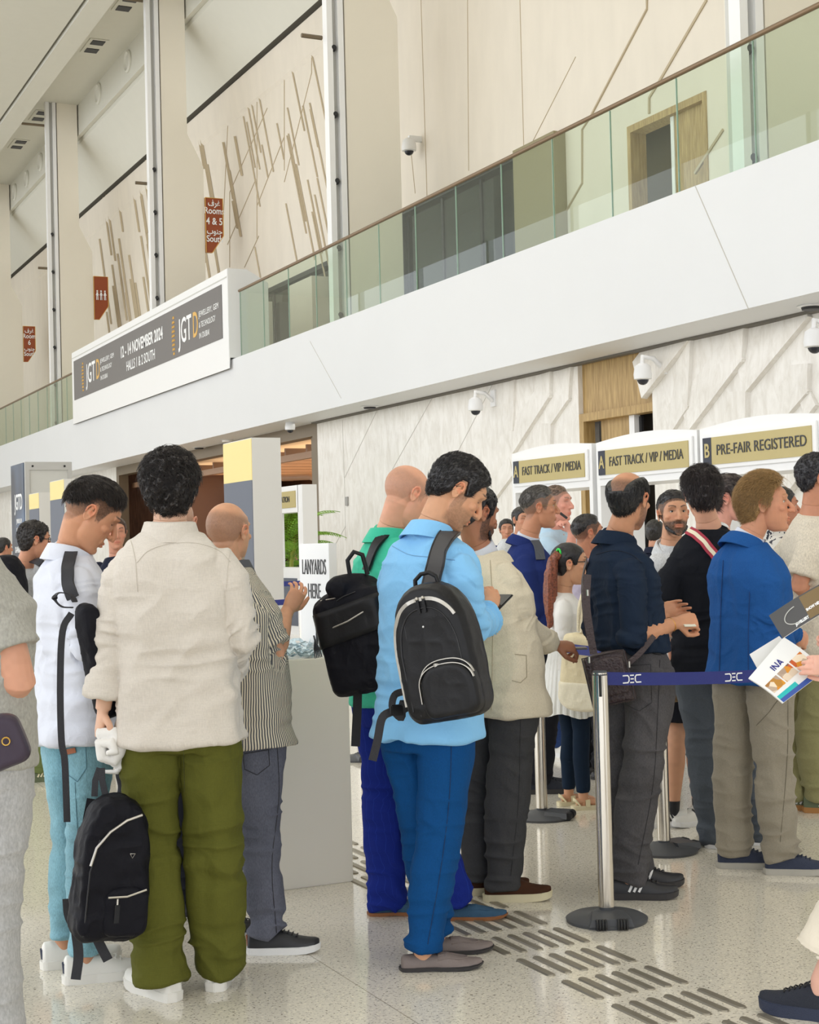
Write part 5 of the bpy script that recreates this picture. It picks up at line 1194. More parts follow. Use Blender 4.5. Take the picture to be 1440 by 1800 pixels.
                def top_at(x, y): 
                    w__ = np.interp(y, [p[0] for p in prof], [p[1] for p in prof]); z = np.interp(y, [p[0] for p in prof], [p[2] for p in prof]); cx = min(.99, abs(x)/w__)**(1/.75); sz = math.sqrt(1-cx*cx); return sole_h*.6+toe(y)+(z+(sole_h-.014)-sole_h*.6)*sz**(.8 if y > .05 else .62)
                if typ in ('sneaker', 'chunky', 'court') and so.get('laces', True):
                    lb = MB()
                    for j in range(5 if near else 4):
                        y = .045+j*.017; zt_ = top_at(0, y)+.003; lb.tube([T(-.020, y, top_at(.02, y)+.001), T(-.008, y+.004, zt_), T(.008, y+.004, zt_), T(.020, y, top_at(.02, y)+.001)], .0028*kk, 5)
                    lb.tube([T(0, .042, top_at(0, .042)+.004), T(.016, .03, top_at(.0, .03)+.010), T(.024, .05, top_at(.02, .05)+.004), T(0, .045, top_at(0, .045)+.006), T(-.016, .03, top_at(.0, .03)+.010), T(-.024, .05, top_at(.02, .05)+.004)], .0024*kk, 5)
                    lb.build('laces', so.get('lacemat', so['mat']), shoe_root)
                if so.get('stripes'):
                    for sg in (-1, 1):
                        stb = MB()
                        for j in range(3):
                            y0_ = .002+j*.020; pts = []
                            for t in (0, .25, .5, .75, 1):
                                y = y0_+.026*t; zz = sole_h+.006+(hi_t-.026)*t; w__ = np.interp(y, [p[0] for p in prof], [p[1] for p in prof])*(.95 if sg < 0 else 1); hh = (zz-sole_h*.6)/max(.01, (np.interp(y, [p[0] for p in prof], [p[2] for p in prof])+sole_h-.014-sole_h*.6)); hh = min(.98, max(0, hh))**(1/.7); x = w__*(max(0, 1-hh*hh)**.5)**.75*(1-(.18*hh*hh if y < .045 else 0)); pts.append(T(sg*(x+.001), y, zz))
                            stb.ribbon(pts, fr*sg, .0095*kk, .003)
                        stb.build('side_stripes', so['stripes'], shoe_root)
                if so.get('heel'):
                    hb = MB(); hb.tube([T(0, -.074, sole_h+.006), T(0, -.078, hi_t*.9)], [.022*kk, .017*kk], 14, ell=.28, up=fr); hb.build('heel_tab', so['heel'], shoe_root)
                if typ == 'loafer':
                    lb = MB(); lb.ribbon([T(-.034, .062, top_at(.034, .062)), T(-.018, .060, top_at(.018, .06)+.002), T(0, .060, top_at(0, .06)+.003), T(.018, .060, top_at(.018, .06)+.002), T(.034, .062, top_at(.034, .062))], UPv, .022*kk, .004); ap = [T(.030*math.cos(a), .095+.055*math.sin(a), top_at(.030*math.cos(a), .095+.055*math.sin(a))+.001) for a in [PI*j/14 for j in range(15)]]; ap = [T(.034, .05, top_at(.034, .05))]+ap+[T(-.034, .05, top_at(.034, .05))]; lb.tube(ap, .0028*kk, 6); lb.build('penny_strap', so.get('trimmat', so['mat']), shoe_root)
            sm.build('sole', so.get('sole', M_WPAINT), shoe_root, bevel=.002)
    # ---- glasses
    if sp.get('glasses'):
        gl = MB()
        for s in (-1, 1):
            c = Vector((s*.032, .091, .010)); pts = [HM @ (c+Vector((.022*math.cos(a), .0-abs(math.cos(a))*.004*0, .017*math.sin(a)))) for a in [2*PI*j/14 for j in range(15)]]; gl.tube(pts, .0013 if sp['glasses'] == 'wire' else .0024, 5)
            gl.tube([HM @ Vector((s*.054, .090, .014)), HM @ Vector((s*.072, .065, .014)), HM @ Vector((s*.080, .0, .014)), HM @ Vector((s*.078, -.02, .006))], .0013 if sp['glasses'] == 'wire' else .0026, 5)
        gl.tube([HM @ Vector((-.010, .093, .014)), HM @ Vector((.010, .093, .014))], .0016, 5)
        gl.build('glasses', mat('gold_wire', (190, 165, 120), .3, .8) if sp['glasses'] == 'wire' else M_DARK, root)
    PEOPLE[name] = dict(shirt=sob if sh else None, trousers=tob if tr else None, root=root, d=d, HM=HM, rt=rt, fw=fw, srt=srt_n, sfw=sfw, hrt=hrt, hfw=hfw, k=k, D0=D0, spine=spine, sec=sec, PR=PR)
    return PEOPLE[name]
# ================================================================= the crowd (image pixels of joints, extra depth in metres)
M_LINEN = cloth('cream_linen', (218, 210, 199), 'linen'); M_OLIVE = cloth('olive_linen', (96, 97, 40), 'linen')
M_WSNK = mat('white_leather', (232, 230, 224), .4); M_WSHIRT = cloth('white_cotton', (222, 226, 238)); M_LJEAN = cloth('light_blue_denim', (128, 172, 186), 'denim')
M_STRIPE = cloth('striped_cotton', (92, 92, 96), 'stripe', col2=(226, 216, 192)); M_GJEAN = cloth('grey_denim', (98, 100, 112), 'denim')
M_MINT = cloth('mint_jersey', (66, 196, 160)); M_ROYAL = cloth('royal_blue_wool', (26, 44, 132), 'check', col2=(34, 56, 150)); M_SKY = cloth('sky_blue_cotton', (136, 198, 244)); M_TEALN = cloth('petrol_blue_chino', (14, 72, 128), 'twill')
M_BEIGEJ = cloth('beige_blazer_cotton', (224, 213, 190), 'twill'); M_CHAR = cloth('charcoal_wool', (70, 70, 72), 'twill'); M_NAVYJ = cloth('navy_jacket', (34, 48, 104)); M_NAVYS = cloth('dark_navy_cotton', (30, 42, 60), sheen=.3)
M_BLKDEN = cloth('washed_black_denim', (84, 82, 84), 'denim'); M_BLACKT = cloth('black_jersey', (26, 28, 34)); M_SLTR = cloth('slate_trousers', (84, 90, 98), 'twill'); M_BLUEJ = cloth('blue_blazer_wool', (34, 84, 148), 'twill', sheen=.3)
M_KHGR = cloth('grey_khaki_chino', (146, 138, 122), 'twill'); M_OATM = cloth('oatmeal_tee', (220, 210, 192), 'heather'); M_KHAKI = cloth('khaki_chino', (142, 138, 96), 'twill'); M_GTEE = cloth('grey_heather_tee', (168, 166, 158), 'heather'); M_SWEAT = cloth('light_grey_jersey', (176, 176, 176), 'heather')
M_GSH = cloth('pale_grey_shirt', (206, 208, 210), 'heather'); M_SUIT = cloth('dark_navy_suit', (34, 38, 54), 'twill'); M_BLKTR = cloth('black_trousers', (30, 31, 38)); M_WJKT = cloth('white_jacket', (236, 234, 230)); M_PLEAT = cloth('white_pleats', (232, 232, 228)); M_LEGG = cloth('navy_leggings', (28, 42, 60)); M_CREAM = cloth('cream_trousers', (232, 222, 204)); M_LBLUE = cloth('pale_blue_shirt', (182, 208, 226)); M_LILAC = cloth('pale_lilac_shirt', (206, 196, 216)); M_PRINT = cloth('printed_shirt', (222, 218, 210), 'print', col2=(60, 60, 70)); M_BJEAN = cloth('blue_denim', (44, 64, 110), 'denim')
M_SUEDEB = cloth('blue_suede', (62, 92, 118)); M_TAUPEL = mat('taupe_nubuck', (124, 112, 108), .6, bump=.2, bscale=200); M_BRSUEDE = cloth('brown_suede', (72, 46, 32)); M_TANSOLE = mat('tan_leather_sole', (150, 98, 60), .5); M_CRSOLE = mat('cream_sole', (228, 218, 184), .5); M_BLKS = mat('black_shoe_leather', (36, 36, 40), .45); M_KNIT = mat('black_knit', (36, 40, 52), .8, bump=.5, bscale=300); M_GSUEDE = mat('green_suede', (96, 106, 80), .7); M_GUM = mat('gum_sole', (170, 120, 66), .5); M_NAVYSH = mat('navy_mesh', (44, 52, 74), .7, bump=.4, bscale=300); M_GRSOLE = mat('grey_sole', (176, 172, 162), .5); M_DSOLE = mat('dark_sole', (52, 50, 52), .5); M_TAN = mat('tan_heel', (160, 92, 56), .5)
JEANS = dict(fold=.007, stack=1.0)

p4 = person('linen', 'man seen from behind in a cream linen shirt, olive trousers and white sneakers', (315, 1752), None, 4, 1.80,
  J=dict(head=(299, 862, .03), neck=(299, 930), sr=(392, 996, 0), sl=(224, 996, 0), er=(416, 1112, .02), el=(200, 1112, 0), wr=(395, 1180, .24), wl=(182, 1242, -.02), pel=(316, 1262), kr=(374, 1500), kl=(268, 1500), ar=(384, 1700, .12), al=(284, 1716, 0)),
  sp=dict(hairstyle='long', hair_th=.021, hair_rough=.010, hair_freq=75, curl=.35, strand_len=.03, strands=5200, comb='down', hyaw=-3, skin=(222, 178, 150), shirt=dict(mat=M_LINEN, hem=-.12, sleeve=1.80, ease=.03, flare=.010, rolled=True, armw=1.16, cuff=.05, fold=.012),
  trousers=dict(mat=M_OLIVE, w=1.05, ease=.022, hemr=.078, kn=.086, fold=.012, hem=.01), shoes=dict(type='court', mat=M_WSNK, sole=M_WSNK), toe_l=-38, toe_r=8, hand_l=dict(curl=1.15, n=(-1, 0, -.3))))
p3 = person('young', 'young man in profile looking down, white shirt, light blue jeans, white sneakers', (150, 1712), None, 62, 1.76,
  J=dict(head=(160, 905, 0), neck=(126, 972), sr=(134, 1022, -.12), sl=(108, 1018, .16), er=(158, 1130, -.16), el=(82, 1128, .2), wr=(215, 1160, 0), wl=(120, 1170, .35), pel=(138, 1258), kr=(150, 1470, -.06), kl=(124, 1470, .1), ar=(152, 1690, -.09), al=(112, 1660, .1)),
  sp=dict(hairstyle='fade', hair_th=.013, hair_rough=.003, top=.014, strands=5200, strand_len=.026, comb='fwd', lift=.35, stubble=.92, hpitch=36, hyaw=22, hair=(34, 26, 22), skin=(206, 150, 116), gaze=-.3, shirt=dict(mat=M_WSHIRT, hem=-.14, sleeve=1.9, ease=.022, fold=.011, flare=.01),
  trousers=dict(mat=M_LJEAN, w=.88, ease=.004, kn=.066, hemr=.05, hem=-.03, fold=.006), shoes=dict(type='court', mat=M_WSNK, sole=M_WSNK, heel=M_NAVYSH), toe_l=22, toe_r=24, sock=None))
p5 = person('stripe', 'balding man from behind in a dark striped short sleeve shirt and grey jeans', (440, 1668), None, 30, 1.66,
  J=dict(head=(402, 936, 0), neck=(400, 992), sr=(441, 1040, -.05), sl=(350, 1035, .1), er=(484, 1148, -.03), el=(340, 1150, .2), wr=(503, 1078, .12), wl=(380, 1110, .4), pel=(422, 1272), kr=(458, 1460, -.05), kl=(400, 1440, .1), ar=(470, 1640, -.06), al=(392, 1618, .12)),
  sp=dict(stubble=.55, bald=1.0, hair=(70, 62, 56), nape=.4, belly=.03, build=1.04, skin=(212, 158, 124), bare='arm', hand_r=dict(pdir=(.6, 1, .3), n=(.5, -.2, -.9), curl=.45, thumb=.1, spread=.5), shirt=dict(mat=M_STRIPE, hem=-.13, sleeve=.86, ease=.026, fold=.008, flare=.012, cuff=.072),
  trousers=dict(mat=M_GJEAN, w=.98, ease=.008, kn=.074, hemr=.066, fold=.008, hem=.0, stack=1.3), shoes=dict(type='sneaker', mat=M_BLKS, sole=M_WPAINT, heel=M_TAN), toe_r=66, toe_l=30))
p8 = person('mint', 'bald man in a mint green polo shirt and royal blue trousers', (742, 1612), None, 45, 1.77,
  J=dict(head=(716, 872, 0), neck=(686, 940), sr=(740, 985, -.12), sl=(655, 985, .14), er=(755, 1095, .05), el=(650, 1090, .2), wr=(765, 1085, .30), wl=(700, 1100, .45), pel=(695, 1225), kr=(740, 1410, -.02), kl=(676, 1410, .05), ar=(800, 1582, -.04), al=(682, 1588, .06)),
  sp=dict(stubble=.4, bald=1.0, hair=(90, 80, 72), hpitch=28, hyaw=12, skin=(226, 168, 138), bare='arm', shirt=dict(mat=M_MINT, hem=-.05, sleeve=.75, ease=.02, fold=.008), trousers=dict(mat=M_ROYAL, w=.98, ease=.01, kn=.078, hemr=.068, fold=.008, hem=.015), shoes=dict(type='loafer', mat=M_SUEDEB, sole=M_TANSOLE), sock=(24, 26, 40), toe_l=45, toe_r=48))
p9 = person('sky', 'dark haired man in a sky blue shirt and petrol blue trousers looking down', (760, 1692), None, 38, 1.79,
  J=dict(head=(803, 866, .02), neck=(757, 936), sr=(812, 1000, -.12), sl=(694, 1000, .12), er=(826, 1100, -.1), el=(700, 1110, .2), wr=(858, 1086, .12), wl=(800, 1080, .42), pel=(752, 1262), kr=(774, 1465, -.05), kl=(745, 1450, .08), ar=(744, 1672, -.08), al=(767, 1640, .12)),
  sp=dict(hairstyle='full', hair_th=.017, hair_rough=.004, hair_freq=60, strands=5200, strand_len=.018, comb='up', lift=.6, stubble=.4, beard=.42, nape=.5, hpitch=36, hyaw=40, hair=(30, 27, 28), skin=(214, 160, 124), gaze=-.3, hand_r=dict(pdir=(.2, .9, .3), n=(.6, .0, -.8), curl=.7, thumb=.6), shirt=dict(mat=M_SKY, hem=-.10, sleeve=1.85, ease=.024, fold=.011, flare=.01, cuff=.048, rolled=True),
  trousers=dict(mat=M_TEALN, w=.98, ease=.01, kn=.074, hemr=.058, fold=.008, hem=-.01), shoes=dict(type='loafer', mat=M_TAUPEL, sole=M_DSOLE), toe_r=50, toe_l=46))
p10 = person('blazer', 'dark haired man in a beige blazer and charcoal trousers, brown suede shoes', (872, 1578), None, 42, 1.74,
  J=dict(head=(836, 905, 0), neck=(845, 972), sr=(888, 1010, -.1), sl=(812, 1008, .14), er=(903, 1088, -.08), el=(800, 1110, .2), wr=(972, 1135, .14), wl=(860, 1120, .4), pel=(878, 1210), kr=(893, 1395, -.04), kl=(842, 1390, .1), ar=(884, 1556, -.05), al=(848, 1545, .08)),
  sp=dict(hairstyle='full', hair_th=.016, strands=3500, strand_len=.02, stubble=.4, beard=.8, hpitch=12, hyaw=8, build=1.06, belly=.02, hair=(28, 26, 30), skin=(170, 116, 88), hand_r=dict(pdir=(.9, -.1, .3), n=(0, .8, -.5), curl=.8), shirt=dict(name='blazer', mat=M_BEIGEJ, collarmat=M_BEIGEJ, collar='lapel', hem=-.19, sleeve=1.9, ease=.03, fold=.007, flare=.0, armw=1.02, cuff=.052),
  trousers=dict(mat=M_CHAR, w=1.04, ease=.012, kn=.082, hemr=.068, fold=.008, hem=.01), shoes=dict(type='court', mat=M_BRSUEDE, sole=M_CRSOLE, laces=False), toe_r=46, toe_l=40))
p15 = person('navy', 'man with a thinning crown, dark navy shirt and washed black jeans, behind the nearest post', (1120, 1578), 6.26, 48, 1.76,
  J=dict(head=(1106, 880, 0), neck=(1086, 946), sr=(1112, 1000, -.14), sl=(1052, 996, .14), er=(1112, 1122, -.15), el=(1050, 1110, .2), wr=(1184, 1096, -.05), wl=(1150, 1080, .25), pel=(1118, 1188), kr=(1127, 1370, -.06), kl=(1088, 1370, .1), ar=(1104, 1548, -.06), al=(1118, 1528, .12)),
  sp=dict(hairstyle='full', hair_th=.011, hair_rough=.002, bald=1, bald_y=-.035, strands=2600, strand_len=.024, comb='down', stubble=.75, beard=.6, nape=.4, hyaw=-22, hpitch=4, hair=(28, 26, 26), skin=(202, 146, 112), build=.95, hand_r=dict(pdir=(1, .12, .1), n=(0, .6, -.8), curl=1.25, thumb=.8), shirt=dict(mat=M_NAVYS, hem=.10, sleeve=1.12, ease=.010, fold=.012, cuff=.052, blouse=.012, armw=.94),
  bare='arm', trousers=dict(mat=M_BLKDEN, w=1.0, ease=.014, waist=.13, kn=.078, hemr=.064, fold=.010, hem=.0, stack=1.4), shoes=dict(type='sneaker', mat=M_BLKS, sole=M_DSOLE, stripes=M_WPAINT, heel=M_WPAINT), toe_r=40, toe_l=32))
p19 = person('blond', 'blond haired man in profile wearing a blue blazer and grey khaki trousers', (1350, 1532), None, 42, 1.76,
  J=dict(head=(1347, 888, 0), neck=(1314, 950), sr=(1352, 1004, -.12), sl=(1282, 1000, .14), er=(1352, 1096, -.12), el=(1275, 1100, .18), wr=(1400, 1118, .08), wl=(1340, 1110, .4), pel=(1322, 1162), kr=(1362, 1362, -.05), kl=(1290, 1362, .08), ar=(1376, 1506, -.05), al=(1292, 1494, .1)),
  sp=dict(hairstyle='swept', hair_th=.017, hair_rough=.004, top=.020, strands=9000, strand_len=.055, comb='back', lift=.3, curl=.15, hair=(168, 134, 86), skin=(206, 146, 114), hyaw=48, hpitch=-2, recede=1.0, nose=1.02, brow=.5, shirt=dict(name='blazer', mat=M_BLUEJ, collar='lapel', hem=-.17, sleeve=1.9, ease=.03, fold=.007, flare=.004, armw=1.02),
  trousers=dict(mat=M_KHGR, w=1.0, ease=.012, kn=.080, hemr=.066, fold=.010, hem=.01, stack=1.3), shoes=dict(type='sneaker', mat=M_NAVYSH, sole=M_GRSOLE), toe_r=46, toe_l=44))
p17 = person('blackt', 'man with thick dark hair in a black T-shirt and slate trousers, striped strap', (1285, 1486), None, 10, 1.77,
  J=dict(head=(1234, 869, 0), neck=(1247, 928), sr=(1302, 982, 0), sl=(1196, 982, 0), er=(1325, 1070, 0), el=(1165, 1062, -.02), wr=(1330, 1130, .2), wl=(1184, 1116, .05), pel=(1252, 1150), kr=(1310, 1330, .05), kl=(1246, 1345, 0), ar=(1335, 1466, .05), al=(1262, 1470, 0)),
  sp=dict(hairstyle='full', hair_th=.024, hair_rough=.007, hair_freq=65, strands=4800, strand_len=.028, comb='down', lift=.5, hyaw=-18, hair=(40, 32, 32), skin=(216, 162, 134), bare='arm', hand_l=dict(pdir=(.35, -1, 0), n=(-.3, 0, .9), curl=.25, spread=.6, thumb=.0), shirt=dict(name='tee', mat=M_BLACKT, collar='crew', hem=-.14, sleeve=.92, ease=.026, fold=.009, cuff=.078, armw=1.05),
  trousers=dict(mat=M_SLTR, w=1.08, ease=.014, kn=.088, hemr=.08, fold=.008, hem=.02), shoes=dict(type='sneaker', mat=M_WSNK, sole=M_WPAINT, stripes=mat('pale_blue_panel', (140, 190, 220), .5)), toe_l=20, toe_r=10))
p11 = person('jacket', 'grey haired man with thin glasses in a navy jacket, a grey strap over his shoulder', (950, 1392), None, 68, 1.77,
  J=dict(head=(949, 893, 0), neck=(927, 950), sr=(926, 990, -.13), sl=(915, 988, .15), er=(936, 1070, -.14), el=(925, 1070, .2), wr=(958, 1135, -.05), wl=(960, 1110, .3), pel=(938, 1118), ar=(948, 1370, -.05), al=(940, 1368, .12)),
  sp=dict(hairstyle='fade', hair_th=.010, top=.010, strands=2600, strand_len=.02, comb='up', lift=.6, stubble=.85, hair=(74, 70, 66), skin=(196, 138, 106), hyaw=15, glasses='wire', shirt=dict(name='jacket', mat=M_NAVYJ, collar='lapel', hem=-.14, sleeve=1.92, ease=.03, fold=.006, armw=1.05), trousers=dict(mat=M_BLKTR, w=1.0, fold=.006), shoes=dict(type='sneaker', mat=M_KNIT, sole=M_DSOLE), toe_r=16, toe_l=14))
p14 = person('ponytail', 'small woman with a long ponytail, white jacket, white pleated skirt and dark leggings', (1018, 1430), 8.32, 62, 1.50,
  J=dict(head=(1003, 992, 0), neck=(988, 1040), sr=(990, 1066, -.12), sl=(1000, 1064, .12), er=(990, 1130, -.13), el=(1010, 1130, .14), wr=(1022, 1165, -.02), wl=(1030, 1160, .2), pel=(1004, 1165), ar=(1026, 1408, -.06), al=(1000, 1402, .08), kr=(1022, 1290, -.06), kl=(1002, 1290, .08)),
  sp=dict(fem=1, hairstyle='long', hair_th=.010, hair_rough=.001, strands=1500, comb='back', lift=.05, hair=(26, 24, 28), skin=(210, 158, 124), hyaw=22, hscale=1.12, glasses='dark', shirt=dict(name='jacket', mat=M_WJKT, collar='crew', hem=-.10, sleeve=1.8, ease=.02, fold=.006), skirt=dict(mat=M_PLEAT, z=.52, r=.22, pleat=.014), trousers=dict(name='leggings', mat=M_LEGG, w=.82, ease=-.004, kn=.062, hemr=.038, hem=-.05, fold=.002), shoes=dict(type='sandal', mat=mat('cream_straps', (226, 214, 176), .5), sole=M_CRSOLE), toe_l=10, toe_r=14))
p16 = person('grey', 'bearded man facing the camera in a pale grey shirt and dark shorts', (1205, 1452), None, 200, 1.70,
  J=dict(head=(1184, 905, 0), neck=(1180, 962), sr=(1152, 990, 0), sl=(1215, 990, 0), pel=(1206, 1150), hr=(1188, 1160), hl=(1224, 1160), kr=(1189, 1300, 0), kl=(1222, 1300, .05), ar=(1184, 1432, 0), al=(1228, 1424, .06)),
  sp=dict(hairstyle='fade', hair_th=.010, top=.010, strands=3000, strand_len=.02, comb='back', stubble=.9, beard=.95, hair=(28, 24, 24), skin=(206, 154, 122), hyaw=-38, hpitch=-4, gaze=.15, bareleg=1, sock=(30, 30, 34), sockz=.13, shirt=dict(mat=M_GSH, hem=-.05, sleeve=1.8, fold=.006), trousers=dict(name='shorts', mat=M_BLKTR, fold=.004, short=True), shoes=dict(type='sneaker', mat=M_WSNK, sole=M_WPAINT, stripes=M_DARK), toe_r=55, toe_l=20))
p18 = person('profile', 'dark haired man in profile behind the black T-shirt, pale blue shirt', (1262, 957), 8.3, 75, 1.76,
  J=dict(head=(1284, 878, 0), neck=(1262, 932)), sp=dict(hairstyle='full', hair_th=.022, hair_rough=.005, top=.006, strands=2600, strand_len=.03, comb='fwd', hair=(52, 42, 40), skin=(222, 160, 140), hyaw=22, shirt=dict(mat=M_LBLUE, hem=-.1), trousers=dict(mat=M_BLKTR), shoes=dict(mat=M_BLKS, sole=M_DSOLE)))
p20 = person('tee', 'man at the right edge in an oatmeal T-shirt and khaki trousers', (1422, 1425), None, 45, 1.84,
  J=dict(head=(1440, 842, 0), neck=(1428, 905), sr=(1428, 948, -.1), sl=(1400, 945, .15), er=(1405, 1030, -.14), wr=(1440, 1052, .1), pel=(1430, 1120), kr=(1428, 1290, -.05), kl=(1404, 1290, .1), ar=(1440, 1400, -.05), al=(1400, 1398, .05)),
  sp=dict(hairstyle='full', hair_th=.018, hair_rough=.006, hair_freq=80, curl=.3, strands=3400, comb='up', hair=(36, 34, 38), skin=(202, 142, 112), hyaw=30, bare='arm', shirt=dict(name='tee', mat=M_OATM, collar='crew', hem=-.14, sleeve=.8, ease=.026, fold=.008, cuff=.078), trousers=dict(mat=M_KHAKI, w=1.02, kn=.082, hemr=.06, fold=.009, stack=1.5), shoes=dict(type='sneaker', mat=M_GSUEDE, sole=M_GUM, stripes=M_WPAINT), toe_l=50, toe_r=48))
p2 = person('backpacker', 'man at the left with black glasses, grey shirt, olive trousers and green sneakers', (62, 1372), None, 58, 1.72,
  J=dict(head=(61, 950, 0), neck=(42, 998), pel=(56, 1130), ar=(64, 1350, -.05), al=(54, 1344, .12)),
  sp=dict(hairstyle='long', hair_th=.016, hair_rough=.006, hair_freq=80, curl=.3, strands=2600, comb='back', hair=(36, 30, 28), skin=(208, 150, 120), hyaw=14, hpitch=6, glasses='dark', shirt=dict(mat=M_SWEAT, hem=-.14, ease=.028, sleeve=1.7, collar='crew'), trousers=dict(mat=cloth('olive_green_chino', (112, 124, 76), 'twill'), w=1.0, hemr=.05, stack=1.5), shoes=dict(type='sneaker', mat=M_GSUEDE, sole=M_GSUEDE, stripes=M_CRSOLE), toe_r=24, toe_l=20, sock=(236, 234, 226)))
p7 = person('suit', 'person in a dark suit mostly hidden behind the man in cream linen', (272, 1622), 6.15, 10, 1.74,
  J=dict(head=(309, 921, 0), neck=(288, 965), ar=(330, 1605, 0), al=(222, 1622, 0), pel=(276, 1215)),
  sp=dict(stubble=.3, bald=1, hair=(80, 74, 70), skin=(222, 172, 146), shirt=dict(name='jacket', mat=M_SUIT, collar='lapel', hem=-.15, sleeve=1.9), trousers=dict(mat=M_BLKTR), shoes=dict(mat=M_BLKS, sole=M_DSOLE, type='loafer')))
p6 = person('face', 'person in a dark suit looking over from behind the young man in white', (206, 957), 10.7, 172, 1.68,
  J=dict(head=(203, 938, 0)), sp=dict(hairstyle='full', hair_th=.012, strands=1200, hair=(62, 40, 30), skin=(204, 146, 120), shirt=dict(name='jacket', mat=M_SUIT, collar='lapel', hem=-.15, sleeve=1.9), trousers=dict(mat=M_BLKTR), shoes=dict(mat=M_BLKS, sole=M_DSOLE, type='loafer')))
p12 = person('vape', 'man in a pale blue shirt raising a dark pen to his mouth', (985, 957), 10.4, 122, 1.80,
  J=dict(head=(980, 886, 0), neck=(974, 932), wr=(1006, 938, -.15), er=(1000, 990, -.1)), sp=dict(hairstyle='fade', hair_th=.010, top=.004, strands=1200, hair=(104, 84, 70), skin=(220, 158, 138), hyaw=-8, stubble=.7, bare='arm', hand_r=dict(pdir=(-.5, .9, 0), n=(.8, 0, .2), curl=.9), shirt=dict(mat=M_LBLUE, hem=-.1, sleeve=1.1), trousers=dict(mat=M_BJEAN), shoes=dict(mat=M_WSNK, sole=M_WPAINT)))
p13 = person('lilac', 'man with short dark hair in a pale lilac shirt behind the small woman', (1036, 957), 9.4, 55, 1.66,
  J=dict(head=(1034, 938, 0), neck=(1026, 988)), sp=dict(hairstyle='fade', hair_th=.009, top=.009, strands=1600, comb='up', stubble=.92, hair=(34, 30, 30), skin=(204, 142, 110), hyaw=14, shirt=dict(mat=M_LILAC, hem=-.1), trousers=dict(mat=M_BLKTR), shoes=dict(mat=M_BLKS, sole=M_DSOLE, type='loafer')))
p1 = person('grey_tee', 'man cut by the left edge, grey T-shirt and light grey trousers, bare elbow bent', (-30, 1925), 4.15, 5, 1.76,
  J=dict(head=(-75, 880, .02), neck=(-70, 950), sr=(-14, 1052, -.02), sl=(-150, 1050, 0), er=(32, 1196, -.04), wr=(-28, 1258, .14), pel=(-62, 1330), kr=(-14, 1560, 0), kl=(-110, 1560, 0), ar=(-4, 1870, 0), al=(-110, 1870, 0)),
  sp=dict(hairstyle='full', hair_th=.014, strands=800, hair=(60, 46, 40), skin=(214, 158, 130), arm=1.12, bare='arm', shirt=dict(name='tee', mat=M_GTEE, collar='crew', hem=-.05, sleeve=.62, ease=.026, cuff=.076, armw=1.1), trousers=dict(mat=M_SWEAT, w=1.0, hemr=.075, fold=.009), shoes=dict(mat=M_WSNK, sole=M_WPAINT)))
p22 = person('walker', 'person at the right edge in cream trousers and black knit sneakers handing out magazines', (1545, 1800), 4.62, -82, 1.68,
  J=dict(head=(1590, 880, 0), neck=(1594, 962), sl=(1586, 1012, -.165), sr=(1602, 1012, .165), pel=(1600, 1260, 0), wl=(1478, 1172, 0), wr=(1492, 1112, .28), el=(1562, 1186, -.15), er=(1580, 1170, .22), kl=(1525, 1520, -.06), al=(1443, 1730, -.02), kr=(1600, 1530, .1), ar=(1690, 1690, .15)),
  sp=dict(fem=1, hairstyle='long', strands=500, hair=(40, 32, 30), skin=(226, 176, 156), hand_l=dict(pdir=(-1, .1, 0), n=(0, .2, -1), curl=.5, thumb=.8), hand_r=dict(pdir=(-1, 0, 0), n=(0, .3, 1), curl=.6), shirt=dict(mat=M_WJKT, hem=-.05, sleeve=1.8), trousers=dict(mat=M_CREAM, w=1.0, ease=.01, kn=.095, hemr=.125, hem=-.10, fold=.006), shoes=dict(type='chunky', mat=M_KNIT, sole=M_NAVYSH, lacemat=M_DARK), toe_l=6, toe_r=0))
p23 = person('print', 'dark haired man in a printed shirt and blue jeans behind the blond man', (1398, 1378), 8.9, 75, 1.74,
  J=dict(head=(1374, 893, 0), neck=(1366, 938), ar=(1420, 1352, -.05), al=(1404, 1350, .1), pel=(1400, 1120)), sp=dict(hairstyle='full', strands=900, hair=(30, 28, 28), skin=(190, 130, 102), shirt=dict(mat=M_PRINT, hem=-.1), trousers=dict(mat=M_BJEAN), shoes=dict(mat=M_NAVYSH, sole=M_GRSOLE)))
def far(name, label, x, D, yaw, h, shirt, hair=(30, 27, 27), skin=(200, 146, 118), hs='full', tr=None, **k):
    g = at(x, 957, D); return person(name, label, (x, 957), D, yaw, h, {}, dict(hairstyle=hs, strands=300, hair=hair, skin=skin, shirt=dict(dict(mat=shirt, hem=-.12, sleeve=1.9), **k), trousers=dict(mat=tr or M_BLKTR), shoes=dict(mat=M_BLKS, sole=M_DSOLE, type='loafer'), vb=.012))
far('f1', 'distant man in a blue suit facing the camera beside the FAST TRACK booth', 891, 16.5, 175, 1.72, M_NAVYJ, collar='lapel')
far('f2', 'distant person with short dark hair left of the bearded man', 1151, 12.5, 20, 1.62, M_SUIT)
far('f3', 'distant person partly hidden behind the man in the navy jacket', 916, 14.5, 150, 1.80, M_GSH)
far('f4', 'distant dark haired person at the left edge of the photo', 3, 17.0, 60, 1.66, M_SUIT)
far('f5', 'distant dark haired person in black beside the palm and marble wall', 560, 36, 100, 1.76, M_BLACKT)
far('f6', 'distant person in black at the left side of the information booth window', 484, 30.2, 150, 1.62, M_BLACKT)
far('f7', 'distant dark haired woman at the right side of the information booth window', 518, 30.2, 240, 1.42, M_SUIT, hs='long')
